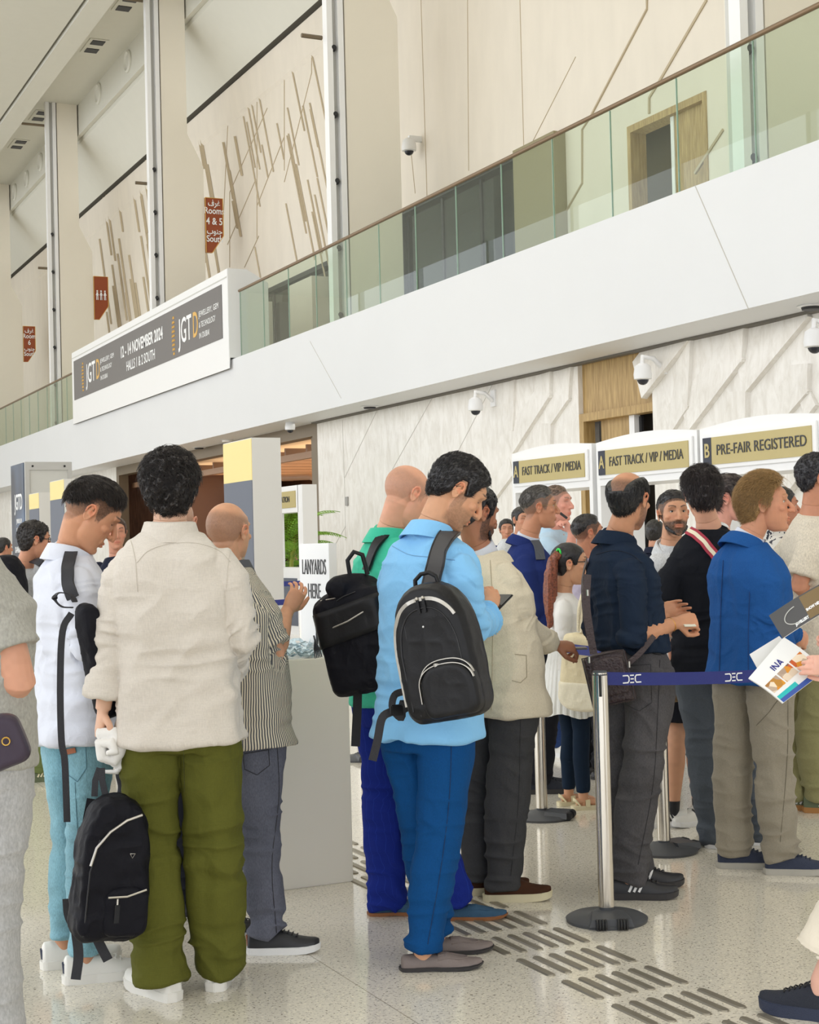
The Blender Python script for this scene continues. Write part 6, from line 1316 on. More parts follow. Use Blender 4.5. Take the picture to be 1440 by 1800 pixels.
# ================================================================= bags, straps, papers and clothing details
from mathutils.bvhtree import BVHTree
def bvh_of(o):
    mw = o.matrix_basis if o.parent is None else root_of(o.parent) @ Matrix.LocRotScale(o.location, o.rotation_euler, o.scale)
    me = o.data; return BVHTree.FromPolygons([root_of(o) @ v.co for v in me.vertices], [tuple(p.vertices) for p in me.polygons])
def surf(bv, x, y, off=.004):
    d = ray(x, y).normalized(); q, n, i, t = bv.ray_cast(CAM_P, d)
    if q is None: return None, None
    if n.dot(d) > 0: n = -n
    return q+n*off, n
def dens(pts, n=8):
    """smooth a pixel polyline (Catmull-Rom); points may carry a third number"""
    out = []; P = [np.array(p, dtype=float) for p in pts]; P = [P[0]*2-P[1]]+P+[P[-1]*2-P[-2]]
    for i in range(1, len(P)-2):
        for k in range(n):
            t = k/n; out.append(.5*((2*P[i])+(-P[i-1]+P[i+1])*t+(2*P[i-1]-5*P[i]+4*P[i+1]-P[i+2])*t*t+(-P[i-1]+3*P[i]-3*P[i+1]+P[i+2])*t**3))
    out.append(P[-2]); return out
def on_cloth(who, which, name, pts, r, m, off=.0, wid=None, smooth=True):
    if name == 'pocket': pts = [np.array(a, dtype=float)*(1-k/8)+np.array(c_, dtype=float)*k/8 for a, c_ in zip(pts[:-1], pts[1:]) for k in range(8)]+[np.array(pts[-1], dtype=float)]; smooth = False
    """a seam (thin cord) or strap laid on a garment through the given pixels"""
    p = PEOPLE[who]; ob = p[which]
    key = which+'_bv'
    if key not in p: p[key] = bvh_of(ob)
    P, N = [], []
    for q in (dens(pts) if smooth else pts):
        s, n = surf(p[key], q[0], q[1], off+(r if wid is None else r*.5))
        if s is not None: P.append(s); N.append(n)
    if len(P) < 2: return None
    # smooth the normals, keep the strap above the cloth
    b = MB()
    if wid is None: b.tube(P, r, 5)
    else:
        for _ in range(3): N = [(N[max(0, i-1)]+N[i]*2+N[min(len(N)-1, i+1)]).normalized() for i in range(len(N))]; P = [P[i] if i in (0, len(P)-1) else (P[i-1]+P[i]*2+P[i+1])/4 for i in range(len(P))]
        P = [q+n*.004 for q, n in zip(P, N)]
        b.ribbon(P, N, wid, r)
    return b.build(name, m, None if wid else ob, 60), P, N
M_STRAP = mat('black_strap', (34, 34, 40), .6, bump=.3, bscale=400); M_LEATH = cloth('black_leather', (22, 22, 25), 'leather'); M_NYLON = cloth('black_nylon', (20, 20, 27), rough=.55); M_ZIP = mat('silver_zip', (196, 192, 184), .3, .9); M_BKLE = mat('black_buckle', (24, 24, 28), .35)
M_SEAMD = mat('dark_stitching', (48, 46, 50), .8)
def frame(px, py, D, yaw, roll=0, pitch=0):
    """bag frame: yaw as for people (0: its back to the wearer lies away from the camera), roll tilts it in the picture"""
    c = at(px, py, D); a = R(yaw)+math.atan((px-720)/F_PX); n = -(CF*math.cos(a)+CR*math.sin(a)); r = Vector((-n.y, n.x, 0)); u = Vector((0, 0, 1))
    Q = Matrix.Rotation(R(roll), 3, n); Q2 = Matrix.Rotation(R(pitch), 3, r); r = Q @ r; u = Q2 @ (Q @ u); n = Q2 @ n
    return c, r, u, n          # r to the picture's right, u up, n out towards the viewer
def arch_loft(mb, c, r, u, n, w, h, d, top=.5, layers=((0, .94), (.25, 1), (.7, .98), (.93, .88), (1, .72)), bot=.06, taper=.0):
    """rounded bag body: arch-topped outline lofted through its depth"""
    out = []
    k = 14
    hw = w/2; ry = h*top
    for i in range(k+1): a = PI*i/k; out.append((hw*(1-taper)*math.copysign(abs(math.cos(a))**.8, math.cos(a)), h/2-ry+ry*abs(math.sin(a))**.9))
    rb = bot
    for i in range(6): a = PI+PI/2*i/5; out.append((-hw+rb+rb*math.cos(a), -h/2+rb+rb*math.sin(a)))
    for i in range(6): a = 1.5*PI+PI/2*i/5; out.append((hw-rb+rb*math.cos(a), -h/2+rb+rb*math.sin(a)))
    rings = []
    for t, s in layers: rings.append([mb.bm.verts.new(c+r*x*s+u*(y*(1-(1-s)*.8))+n*(d*t)) for x, y in out])
    loft(mb, rings); return out
def soft(mb, vox, seed, amp, m, name, parent, sm=4):
    me = fuse(mb, vox, sm); co, no = mesh_np(me); set_co(me, co+no*(amp*(vnoise(co*11, seed)+.5*(1-2*np.abs(vnoise(co*23, seed+1)))))[:, None]); me.polygons.foreach_set('use_smooth', [True]*len(me.polygons)); me.materials.clear(); me.materials.append(m); return link_mesh(name, me, parent)

# ---- leather backpack on the man in sky blue
c, r, u, n = frame(781, 1142, 4.99, 24, 11)
bp = empty('backpack', tuple(c-u*.24)); tag(bp, 'black leather backpack with silver zips on the back of the man in sky blue', 'backpack')
m = MB(); out = arch_loft(m, c-n*.02, r, u, n, .285, .46, .13, .48, bot=.05); body = soft(m, .005, 11, .003, M_LEATH, 'bag_body', bp)
bvp = bvh_of(body)
def stick(bv, P3, off):
    """drop a 3-D point onto a bag along its facing axis"""
    out_ = []
    for p in P3:
        q, nn, i, t = bv.ray_cast(p+n*.4, -n, .8); out_.append((q+n*off) if q is not None else p)
    return out_
def zipline(name, pts2, off=.002, r_=.0045, m_=None, parent=None):
    P = stick(bvp, [c+r*x+u*y for x, y in pts2], off); b = MB(); b.tube(P, r_, 7); return b.build(name, m_ or M_ZIP, parent or bp, 60)
arc = lambda w, h, y0, a0=0, a1=180, n_=26: [(w*math.copysign(abs(math.cos(R(a0+(a1-a0)*i/n_)))**.8, math.cos(R(a0+(a1-a0)*i/n_))), y0+h*abs(math.sin(R(a0+(a1-a0)*i/n_)))**.9) for i in range(n_+1)]
b = MB(); P = stick(bvp, [c+r*x+u*y for x, y in [(-.128, -.16)]+arc(.126, .175, .0, 180, 35)], -.001); b.ribbon(P, [n]*len(P), .012, .006); b.build('main_zip', M_ZIP, bp)
zipline('piping', [(-.104, -.18)]+arc(.104, .165, -.02, 180, 0)+[(.104, -.06)], .001, .0028, M_BKLE)
zipline('piping', [(-.05, .225), (-.075, .10), (-.08, -.20)][1:], .0, .002, M_BKLE)
# slanted front pocket, zip left open
m = MB(); pc = c+r*.045-u*.130+n*.085; m2 = []
arch_loft(m, pc, r, u, n, .195, .175, .055, .42, ((0, 1), (.6, 1), (.9, .93), (1, .8)), .035); pk = soft(m, .0045, 5, .002, M_LEATH, 'front_pocket', bp)
P = [pc+r*x+u*y+n*.045 for x, y in [(-.099, -.03)]+arc(.098, .07, .016, 180, 8)]
b = MB(); b.ribbon(P, [u]*len(P), .010, .003); b.build('pocket_zip', M_ZIP, bp)
P2 = [pc+r*x*1.0+u*(y+.014)+n*.032 for x, y in arc(.096, .072, .014, 176, 10)]; b = MB(); b.ribbon(P2, [u]*len(P2), .010, .003); b.build('pocket_zip', M_ZIP, bp)
b = MB(); q = P[13]; b.box(q.x-.008, q.x+.008, q.y-.006, q.y+.006, q.z-.006, q.z+.006); b.build('zip_slider', M_ZIP, bp, bevel=.002)
for dx in (-.008, .014):
    b = MB(); a0 = stick(bvp, [c+r*(.0+dx)+u*.178], .006)[0]; b.ball(a0, .006, n=8); b.build('zip_slider', M_ZIP, bp); b = MB(); b.ribbon([a0, a0-u*.018, a0-u*.048], [n]*3, .009, .003); b.build('zip_pull', M_LEATH, bp)
b = MB(); a0 = stick(bvp, [c+r*(-.006)+u*.085], .001)[0]; b.ball(a0, .0035, n=8); b.build('emblem_dot', M_WPAINT, bp)
tp = c+u*.225+r*.0+n*.03
b = MB(); b.tube([tp-r*.045+u*-.015, tp-r*.040+u*.018, tp-r*.015+u*.034, tp+r*.015+u*.034, tp+r*.038+u*.016, tp+r*.042-u*.015], .0075, 10); b.build('handle', M_LEATH, bp, 60)
def strap(who, name, pts, wid, th, m_, parent, which='shirt', edge=None):
    res = on_cloth(who, which, name, pts, th, m_, .003, wid)
    if not res: return None
    o, P, N = res; mw = root_of(o); o.parent = parent; o.data.transform(root_of(parent).inverted() @ mw); o.location = (0, 0, 0)
    if edge:
        for sg in (-1, 1):
            b = MB(); Q = []
            for i, q in enumerate(P): t = (P[min(i+1, len(P)-1)]-P[max(0, i-1)]).normalized(); Q.append(q+t.cross(N[i]).normalized()*sg*wid*.46+N[i]*th*.4)
            b.tube(Q, .0035, 6); b.build('strap_piping', edge, parent, 60)
    return o
strap('sky', 'shoulder_strap', [(812, 935), (790, 940), (776, 965), (766, 1000), (758, 1032)], .062, .010, mat('grey_padding', (74, 72, 72), .7), bp, edge=M_BKLE)
def loose(name, pts, wid, th, m_, parent, nrm=None):
    P = [at(q[0], q[1], q[2]) for q in dens(pts, 5)]; b = MB(); b.ribbon(P, nrm if nrm is not None else tuple(-CF), wid, th); return b.build(name, m_, parent)
loose('loose_strap', [(712, 1215, 5.10), (694, 1222, 5.08), (690, 1245, 5.06), (706, 1262, 5.06), (708, 1235, 5.09), (718, 1250, 5.1)], .024, .003, M_STRAP, bp)
loose('loose_strap', [(690, 1250, 5.06), (672, 1262, 5.05), (664, 1300, 5.05), (655, 1337, 5.05)], .028, .003, M_STRAP, bp)
b = MB(); q = at(697, 1248, 5.04); b.box(q.x-.022, q.x+.022, q.y-.008, q.y+.008, q.z-.018, q.z+.018); b.build('buckle', M_BKLE, bp, bevel=.004)
# ---- backpack of the man in mint
c, r, u, n = frame(638, 1122, 5.68, 22, 12)
bp = empty('backpack', tuple(c-u*.23)); tag(bp, 'black backpack with a leather band hanging from the shoulder of the man in mint green', 'backpack')
m = MB(); arch_loft(m, c-n*.02, r, u, n, .285, .40, .12, .16, bot=.04, taper=-.06); m.ball(c+u*.19+r*.02+n*.03, .06, (1.9, .9, .9), 16); body = soft(m, .006, 17, .006, M_NYLON, 'bag_body', bp); bvp = bvh_of(body)
for y0, col in ((.04, 0),):
    V = []; b = MB(); nx = 22
    for i in range(nx+1):
        x = -.142+.284*i/nx; col_ = []
        for j in range(7):
            y = .005+j*.022+ x*.10; q = stick(bvp, [c+r*x*.985+u*y], .0035)[0]; col_.append(b.bm.verts.new(q))
        V.append(col_)
    for i in range(nx):
        for j in range(6): b.bm.faces.new([V[i][j], V[i+1][j], V[i+1][j+1], V[i][j+1]])
    me = b.mesh(M_LEATH, 180); o = link_mesh('leather_band', me, bp); md = o.modifiers.new('s', 'SOLIDIFY'); md.thickness = .006; md.offset = -1
zipline('band_zip', [(-.138, .050), (-.06, .062), (0, .072), (.06, .09), (.135, .115)], .0085, .0034)
zipline('top_zip', [(-.10, .17), (-.03, .166)], .002, .0028); zipline('top_fold', [(-.03, .155), (.0, .165), (.05, .172)], .001, .003, M_BKLE)
b = MB(); q = c-r*.150+u*.05+n*.10
b.tube([q, q-u*.02], .003, 6)
for k in range(5): b.tube([q-u*.02, q-u*.05+r*(k-2)*.005, q-u*.085+r*(k-2)*.007], [.003, .0028, .002], 5)
b.build('tassel', M_BKLE, bp)
hp_ = [at(x, y, 5.66) for x, y in ((615, 1010), (611, 985), (622, 970), (637, 975), (643, 995), (646, 1010))]; b = MB(); b.tube(hp_, .009, 8); b.build('handle', M_LEATH, bp, 60)
strap('mint', 'shoulder_strap', [(700, 930), (682, 938), (664, 960), (654, 985), (648, 1003)], .045, .010, M_LEATH, bp)
loose('loose_strap', [(629, 1205, 5.72), (628, 1250, 5.72), (625, 1312, 5.72)], .034, .003, M_STRAP, bp)
# ---- black backpack held in the hand of the man in cream linen
c, r, u, n = frame(194, 1522, 4.82, -12, -5)
bp = empty('backpack', tuple(c-u*.24)); tag(bp, 'black nylon backpack with pale zips held by its handle beside the olive trousers', 'backpack')
m = MB(); arch_loft(m, c-n*.05, r, u, n, .235, .46, .15, .55, bot=.06); body = soft(m, .005, 23, .008, M_NYLON, 'bag_body', bp); bvp = bvh_of(body)
m = MB(); arch_loft(m, c+r*.035-u*.125+n*.06, r, u, n, .145, .16, .05, .30, ((0, 1), (.6, 1), (.9, .93), (1, .8)), .035); soft(m, .0045, 9, .002, M_NYLON, 'front_pocket', bp)
zipline('main_zip', [(-.085, .02), (-.07, .075), (-.03, .125), (.02, .16), (.07, .175)], .002, .0045)
zipline('side_seam', [(-.09, -.20), (-.085, .0), (-.06, .10)], .0, .003, M_BKLE)
b = MB(); q0 = c+r*.035-u*.07+n*.112; b.tube([q0-r*.06-u*.008, q0-u*.006, q0+r*.06+u*.014], .0032, 6); b.build('pocket_zip', M_ZIP, bp)
b = MB(); q = q0-r*.03-u*.012; b.tube([q, q-u*.018], .004, 6); b.build('zip_slider', M_ZIP, bp); b = MB(); b.ribbon([q-u*.018, q-u*.075], [n, n], .016, .005); b.build('zip_pull', M_LEATH, bp)
b = MB(); q = stick(bvp, [c+r*.045+u*.05], .002)[0]; b.tube([q-r*.008+u*.006, q+r*.008+u*.006, q-u*.008, q-r*.008+u*.006], .0013, 4); b.build('badge', M_ZIP, bp)
for dx in (-14, 6): b = MB(); b.ribbon([at(180+dx, 1400, 4.86), at(176+dx*.6, 1372, 4.87), at(178+dx*.2, 1350, 4.88)], tuple(-CF), .020, .004); b.build('handle', M_STRAP, bp)
loose('shoulder_strap', [(168, 1405, 4.92), (158, 1460, 4.9), (148, 1540, 4.9), (136, 1600, 4.9)], .055, .012, M_NYLON, bp)
for pts in ([(134, 1640, 4.88), (138, 1680, 4.88), (133, 1722, 4.86)], [(166, 1640, 4.84), (178, 1665, 4.84), (190, 1688, 4.84)]): loose('loose_strap', pts, .032, .003, M_STRAP, bp)
loose('loose_strap', [(118, 1580, 4.9), (122, 1612, 4.9), (140, 1640, 4.88)], .03, .006, M_STRAP, bp)
# white cloth in the same hand
m = MB(); rs = random.Random(4); w0 = PEOPLE['linen']['d']['wl']; cc = at(194, 1316, depth(w0)-.02)
pts = [(172, 1290), (200, 1288), (214, 1312), (200, 1338), (180, 1330), (176, 1306), (196, 1306), (202, 1322), (188, 1324)]
m.tube([at(x, y, depth(w0)-.035-.006*i) for i, (x, y) in enumerate(pts)], [.018, .022, .022, .02, .02, .018, .016, .012, .006], 10); m.ball(cc, .044, (1, .7, 1.2), 14); m.ball(at(206, 1334, depth(w0)-.02), .03, (1, .7, 1), 12); m.tube([at(210, 1320, depth(w0)-.02), at(222, 1340, depth(w0)-.02), at(206, 1358, depth(w0)-.02), at(182, 1356, depth(w0)-.02)], [.02, .014, .018, .010], 8, ell=.5)
o = soft(m, .0035, 31, .003, cloth('white_towel', (240, 238, 234)), 'folded_cloth', None, 2); tag(o, 'crumpled white cloth held in the same hand as the black nylon backpack', 'cloth')
# ---- slim black bag of the young man in white
bp = empty('backpack', tuple(at(150, 1230, 5.0))); tag(bp, 'slim black backpack hanging at the side of the young man in the white shirt', 'backpack')
c, r, u, n = frame(163, 1160, 4.98, -35, 14); m = MB(); arch_loft(m, c, r, u, n, .085, .40, .07, .3, bot=.03); soft(m, .006, 13, .005, M_NYLON, 'bag_body', bp)
strap('young', 'shoulder_strap', [(136, 966), (126, 974), (121, 1000), (123, 1030), (130, 1052)], .042, .011, M_STRAP, bp)
loose('handle', [(128, 1068, 4.97), (108, 1066, 4.97), (96, 1052, 4.97), (104, 1042, 4.98), (124, 1046, 4.99), (132, 1058, 4.98)], .022, .004, M_STRAP, bp, (0, 0, 1))
loose('loose_strap', [(126, 1078, 4.96), (110, 1110, 4.95), (106, 1200, 4.95), (108, 1300, 4.95), (114, 1340, 4.95), (118, 1445, 4.95)], .022, .003, M_STRAP, bp)
# ---- backpack of the man at the left
c, r, u, n = frame(22, 1040, 9.45, 40, 5); bp = empty('backpack', tuple(c-u*.2)); tag(bp, 'black backpack with a small red tab on the man with glasses at the left', 'backpack')
m = MB(); arch_loft(m, c, r, u, n, .27, .46, .14, .3, bot=.04); soft(m, .008, 3, .006, M_NYLON, 'bag_body', bp)
b = MB(); q = c+r*.03+u*.06+n*.15; b.box(q.x-.015, q.x+.015, q.y-.01, q.y+.01, q.z-.02, q.z+.01); b.build('red_tab', mat('red_tab', (190, 40, 60), .5), bp)
strap('backpacker', 'shoulder_strap', [(74, 992), (60, 984), (46, 988), (36, 1002), (34, 1040), (44, 1090)], .05, .010, M_STRAP, bp)
# ---- dark pouch of the man cut by the left edge
c, r, u, n = frame(2, 1302, 3.92, 5, 20); o = empty('waist_bag', tuple(c-u*.07)); tag(o, 'dark plum waist bag with a gold ring at the left edge', 'bag')
m = MB(); arch_loft(m, c, r, u, n, .13, .14, .07, .3, bot=.03); soft(m, .004, 3, .002, cloth('plum_leather', (62, 52, 66), 'leather'), 'bag_body', o)
b = MB(); b.tube([c+n*.078+r*.02+Vector(r)*.01*math.cos(a)+Vector(u)*.01*math.sin(a) for a in [2*PI*k/12 for k in range(13)]], .002, 5); b.build('ring', mat('brass', (200, 160, 80), .3, .9), o)
# ---- strap of the man in the navy jacket
res = on_cloth('jacket', 'shirt', 'shoulder_strap', [(950, 985), (944, 960), (930, 945), (910, 945), (896, 956), (884, 972)], .008, cloth('grey_webbing', (84, 86, 92)), .003, .055)
if res: tag(res[0], 'wide grey shoulder strap lying on the navy jacket', 'strap')
# ---- messenger bag
c, r, u, n = frame(1072, 1192, 6.04, 8, 12); bp = empty('messenger_bag', tuple(c-u*.1)); tag(bp, 'small embossed dark brown leather messenger bag behind the nearest barrier post', 'bag')
M_BRL = mat('dark_brown_leather', (62, 48, 50), .38, bump=.8, bscale=90); m = MB(); arch_loft(m, c-n*.02, r, u, n, .175, .215, .06, .07, bot=.015); soft(m, .004, 3, .001, M_BRL, 'bag_body', bp, 2); bvp = None
m = MB(); arch_loft(m, c+r*.012+u*.008+n*.035, r, u, n, .125, .150, .022, .12, ((0, 1), (.8, 1), (1, .93)), .015); soft(m, .004, 7, .001, M_BRL, 'front_pocket', bp, 2)
b = MB(); 
for pts in ([(-.085, -.1), (-.085, .1), (.085, .1), (.085, -.1), (-.085, -.1)],): b.tube([c+r*x+u*y+n*.038 for x, y in pts], .0035, 6)
b.build('piping', mat('brown_piping', (48, 38, 40), .4), bp)
strap('navy', 'shoulder_strap', [(1036, 985), (1029, 1010), (1028, 1040), (1032, 1080), (1040, 1130)], .030, .004, M_BRL, bp)
loose('shoulder_strap', [(1033, 1010, 6.05), (1031, 1060, 6.01), (1037, 1110, 5.99), (1044, 1150, 5.99)], .030, .004, M_BRL, bp)
loose('shoulder_strap', [(1106, 1165, 6.03), (1128, 1145, 6.04), (1150, 1118, 6.07)], .022, .004, M_BRL, bp)
for x, y in ((1033, 1042), (1036, 1160), (1106, 1168)): b = MB(); q = at(x, y, 5.99); b.tube([q+Vector((0, 0, .012)), q-Vector((0, 0, .012))], .005, 8); b.build('clasp', M_ZIP, bp)
# ---- cream tote of the woman
c, r, u, n = frame(1030, 1180, 7.88, 20, -4); bp = empty('tote_bag', tuple(c-u*.2)); tag(bp, 'cream canvas tote bag with rope handles on the arm of the woman in white', 'bag')
m = MB(); arch_loft(m, c-n*.02, r, u, n, .27, .40, .09, .06, bot=.09, taper=.1); soft(m, .007, 3, .006, cloth('cream_canvas', (228, 214, 178), 'linen'), 'bag_body', bp)
m = MB(); arch_loft(m, c-n*.024-u*.125, r, u, n, .276, .158, .1, .06, bot=.085); soft(m, .007, 3, .004, cloth('pale_canvas', (238, 230, 206), 'linen'), 'bag_base', bp)
M_ROPE = mat('cotton_rope', (232, 220, 190), .8, bump=.8, bscale=120)
for pts in ([(1017, 1110, 7.86), (1018, 1070, 7.86), (1026, 1040, 7.9), (1034, 1034, 7.95)], [(1022, 1112, 7.85), (1024, 1075, 7.86), (1030, 1045, 7.9)], [(1048, 1118, 7.86), (1046, 1080, 7.86), (1038, 1045, 7.92)]): b = MB(); b.tube([at(*q) for q in dens(pts)], .009, 8); b.build('rope_handle', M_ROPE, bp, 60)
# ponytail
hm = PEOPLE['ponytail']['HM']; m = MB(); D = PEOPLE['ponytail']['D0']-.06
P = [at(x, y, D) for x, y in ((982, 972), (973, 984), (968, 1010), (967, 1045), (968, 1075), (967, 1105))]; rr = [.020, .026, .034, .036, .030, .010]
m.tube(P, rr, 16); me = fuse(m, .006, 1); co, no = mesh_np(me); set_co(me, co+no*(.005*(1-2*np.abs(vnoise(co*np.array([90, 90, 4.]), 3))))[:, None]); me.materials.append(hair_mat('auburn_tail', (122, 66, 44))); link_mesh('ponytail', me, PEOPLE['ponytail']['root'])
b = MB(); b.tube([at(982, 972, D)+Vector((0, 0, 0))+(CR*math.cos(a)*.4+Vector((0, 0, 1))*math.sin(a)*.9-CF*.3*math.cos(a))*.024 for a in [2*PI*k/14 for k in range(15)]], .006, 6); b.build('hair_tie', mat('lime_elastic', (60, 220, 90), .5), PEOPLE['ponytail']['root'])
# ---- striped strap and lanyard of the man in black
res = on_cloth('blackt', 'shirt', 'sling_strap', [(1212, 934), (1226, 942), (1242, 958), (1256, 976), (1270, 996)], .004, mat('crimson_webbing', (168, 44, 66), .6), .003, .046)
if res:
    o, P, N = res; tag(o, 'crimson and cream striped sling strap across the black T-shirt', 'strap'); b = MB(); b.ribbon([q+nn*.003 for q, nn in zip(P, N)], N, .018, .002); b.build('cream_stripe', mat('cream_stripe', (236, 226, 200), .6), o)
res = on_cloth('blackt', 'shirt', 'lanyard', [(1222, 924), (1232, 921), (1250, 920), (1268, 922), (1280, 928)], .002, mat('white_ribbon', (236, 238, 240), .5), .002, .022)
if res: tag(res[0], 'white printed lanyard around the neck of the man in the black T-shirt', 'lanyard')
# ---- small things in hands
def slab(name, px, py, D, sx, sy, sz, yaw, tilt, m_, label, cat, roll=0, bevel=.003):
    c = at(px, py, D); o = MB(); o.box(-sx/2, sx/2, -sy/2, sy/2, -sz/2, sz/2); me = o.mesh(m_, 0, name, bevel); me.transform(Matrix.Translation(c) @ Matrix.Rotation(R(yaw), 4, 'Z') @ Matrix.Rotation(R(tilt), 4, 'X') @ Matrix.Rotation(R(roll), 4, 'Y')); ob = link_mesh(name, me); tag(ob, label, cat); return ob
dp = lambda who, j: depth(PEOPLE[who]['d'][j])
slab('phone', 872, 1062, dp('sky', 'wr')+.06, .072, .145, .009, -60, 25, mat('phone_black', (24, 24, 28), .2), 'black phone held by the man in the sky blue shirt', 'phone')
slab('phone', 1001, 1140, dp('blazer', 'wr')+.06, .15, .07, .009, -25, 0, mat('phone_grey', (120, 116, 110), .3), 'phone held low by the man in the beige blazer', 'phone')
slab('folded_paper', 1212, 1098, dp('navy', 'wr')-.02, .05, .04, .003, -20, 20, mat('pale_paper', (232, 230, 214), .7), 'small folded paper in the fist of the man in the navy shirt', 'paper')
b = MB(); q = at(997, 911, dp('vape', 'wr')-.02); b.tube([at(985, 902, dp('vape', 'wr')), q], .009, 8); o = b.build('vape_pen', M_DARK); tag(o, 'dark pen held at the mouth of the man in pale blue', 'pen')
def cuff(who, j, j2, t, r_, tube_r, m_, name, label, cat):
    a_, w_ = PEOPLE[who]['d'][j], PEOPLE[who]['d'][j2]; c = w_.lerp(a_, t); d = (w_-a_).normalized(); x = d.orthogonal().normalized(); y = d.cross(x); b = MB(); b.tube([c+x*r_*math.cos(a)+y*r_*math.sin(a)*.9 for a in [2*PI*k/20 for k in range(21)]], tube_r, 6); o = b.build(name, m_); tag(o, label, cat); return o
cuff('navy', 'er', 'wr', .06, .030, .0022, mat('gold_chain', (214, 160, 80), .3, .8), 'bracelet', 'thin gold bracelet on the wrist of the man in the navy shirt', 'bracelet')
cuff('blackt', 'el', 'wl', .02, .030, .006, M_ZIP, 'wristwatch', 'steel wristwatch of the man in the black T-shirt', 'watch')
o = cuff('blackt', 'el', 'wl', -.22, .034, .0001, M_ZIP, 'x', 'x', 'x'); bpy.data.objects.remove(o)
c, r, u, n = frame(1200, 1213, 7.55, 0, 0); m = MB(); arch_loft(m, c, r, u, n, .20, .11, .06, .4, bot=.04); o = soft(m, .007, 3, .004, mat('leopard_fur', (112, 92, 66), .9, bump=.6, bscale=120, var=.5, vscale=60), 'waist_bag', None); tag(o, 'small brown mottled bag in front of the dark shorts', 'bag')
p_ = onZ(1389, 1372); b = MB(); b.hexa([(p_.x-.03, p_.y-.05, 0), (p_.x+.12, p_.y-.05, 0), (p_.x+.12, p_.y+.03, 0), (p_.x-.03, p_.y+.03, 0), (p_.x-.03, p_.y-.03, .2), (p_.x+.12, p_.y-.03, .2), (p_.x+.12, p_.y+.01, .2), (p_.x-.03, p_.y+.01, .2)]); o = b.build('paper_bag', mat('red_paper', (206, 50, 36), .5)); tag(o, 'small red paper bag on the floor behind the blond man', 'bag')
# ---- magazines handed out at the right edge: curved covers with their printed fields
def magazine(name, label, quad, D4, bend, cover, pages=.006):
    """quad: four pixels (tl, tr, br, bl) with depths; returns a function giving points on the cover"""
    A = [at(x, y, d) for (x, y), d in zip(quad, D4)]
    nn = (A[1]-A[0]).cross(A[3]-A[0]).normalized()
    if nn.dot(CAM_P-A[0]) < 0: nn = -nn
    f = lambda s, t, o_=0: (A[0].lerp(A[1], s)).lerp(A[3].lerp(A[2], s), t)+nn*(bend*math.sin(PI*s)*(1-.3*t)+o_)
    root = empty(name, tuple(A[0].lerp(A[2], .5))); tag(root, label, 'magazine')
    for nm, lo, hi, mt in (('cover', 0, .0008, cover), ('pages', -pages, -.0002, mat('page_white', (236, 236, 232), .6))):
        b = MB(); N = 14; L = [[b.bm.verts.new(f(i/N, j/3, lo)) for j in range(4)] for i in range(N+1)]; H = [[b.bm.verts.new(f(i/N, j/3, hi)) for j in range(4)] for i in range(N+1)]
        for i in range(N):
            for j in range(3): b.bm.faces.new([H[i][j], H[i+1][j], H[i+1][j+1], H[i][j+1]]); b.bm.faces.new([L[i][j], L[i][j+1], L[i+1][j+1], L[i+1][j]])
            b.bm.faces.new([L[i][0], L[i+1][0], H[i+1][0], H[i][0]]); b.bm.faces.new([L[i][3], H[i][3], H[i+1][3], L[i+1][3]])
        for j in range(3): b.bm.faces.new([L[0][j], H[0][j], H[0][j+1], L[0][j+1]]); b.bm.faces.new([L[N][j], L[N][j+1], H[N][j+1], H[N][j]])
        b.build(nm, mt, root, 60)
    def patch(nm, s0, s1, t0, t1, mt, skew=0, o_=.0014):
        b = MB(); N = 8; V = [[b.bm.verts.new(f(s0+(s1-s0)*i/N+skew*(j), t0+(t1-t0)*j, o_)) for j in (0, 1)] for i in range(N+1)]
        for i in range(N): b.bm.faces.new([V[i][0], V[i][1], V[i+1][1], V[i+1][0]])
        b.build(nm, mt, root)
    def txt(nm, s, s0, t0, ds, size, mt):
        o = f(s0, t0, .0016); rr = (f(s0+.05*ds[0], t0+.05*ds[1], .0016)-o).normalized(); uu = (nn.cross(rr)).normalized(); put_text(nm, s, size, o, rr, uu, mt, root, sx=.8, bold=.0006, dep=.0006)
    return root, f, patch, txt
pic = lambda nm, a, b_: (lambda q: q)(cloth(nm, a, 'print', col2=b_))
rt_, f_, patch, txt = magazine('magazine', 'white magazine with a blue JNA title and jewellery pictures at the right edge', [(1378, 1120), (1452, 1178), (1376, 1236), (1316, 1192)], (4.72, 4.66, 4.60, 4.66), .012, mat('cover_white', (238, 238, 236), .35))
q = NT('jewel_pictures'); tcx = q.new('ShaderNodeTexCoord'); vv = q.new('ShaderNodeTexVoronoi', i_Scale=42.0); q.link(tcx.outputs['Object'], vv.inputs['Vector']); rp = q.new('ShaderNodeValToRGB'); rp.color_ramp.interpolation = 'LINEAR'; e = rp.color_ramp.elements; e[0].color = srgb(196, 70, 40); e[1].color = srgb(244, 226, 200); e2 = rp.color_ramp.elements.new(.35); e2.color = srgb(224, 160, 40); e3 = rp.color_ramp.elements.new(.6); e3.color = srgb(120, 80, 66); sc = q.new('ShaderNodeSeparateColor'); q.link(vv.outputs['Color'], sc.inputs[0]); q.link(sc.outputs[0], rp.inputs[0]); q.link(rp.outputs[0], q.p.inputs['Base Color']); q.p.inputs['Roughness'].default_value = .35
for k in range(3): patch('picture', .42, .70, .06+k*.31, .34+k*.31, q.m)
patch('teal_corner', .80, .98, .55, .98, mat('teal_print', (40, 190, 190), .4)); patch('blue_corner', .90, 1.0, .3, .98, mat('blue_print', (60, 90, 170), .4), 0, .0018)
txt('title', 'JNA', .30, .64, (0, -1), .034, mat('title_blue', (36, 40, 130), .4))
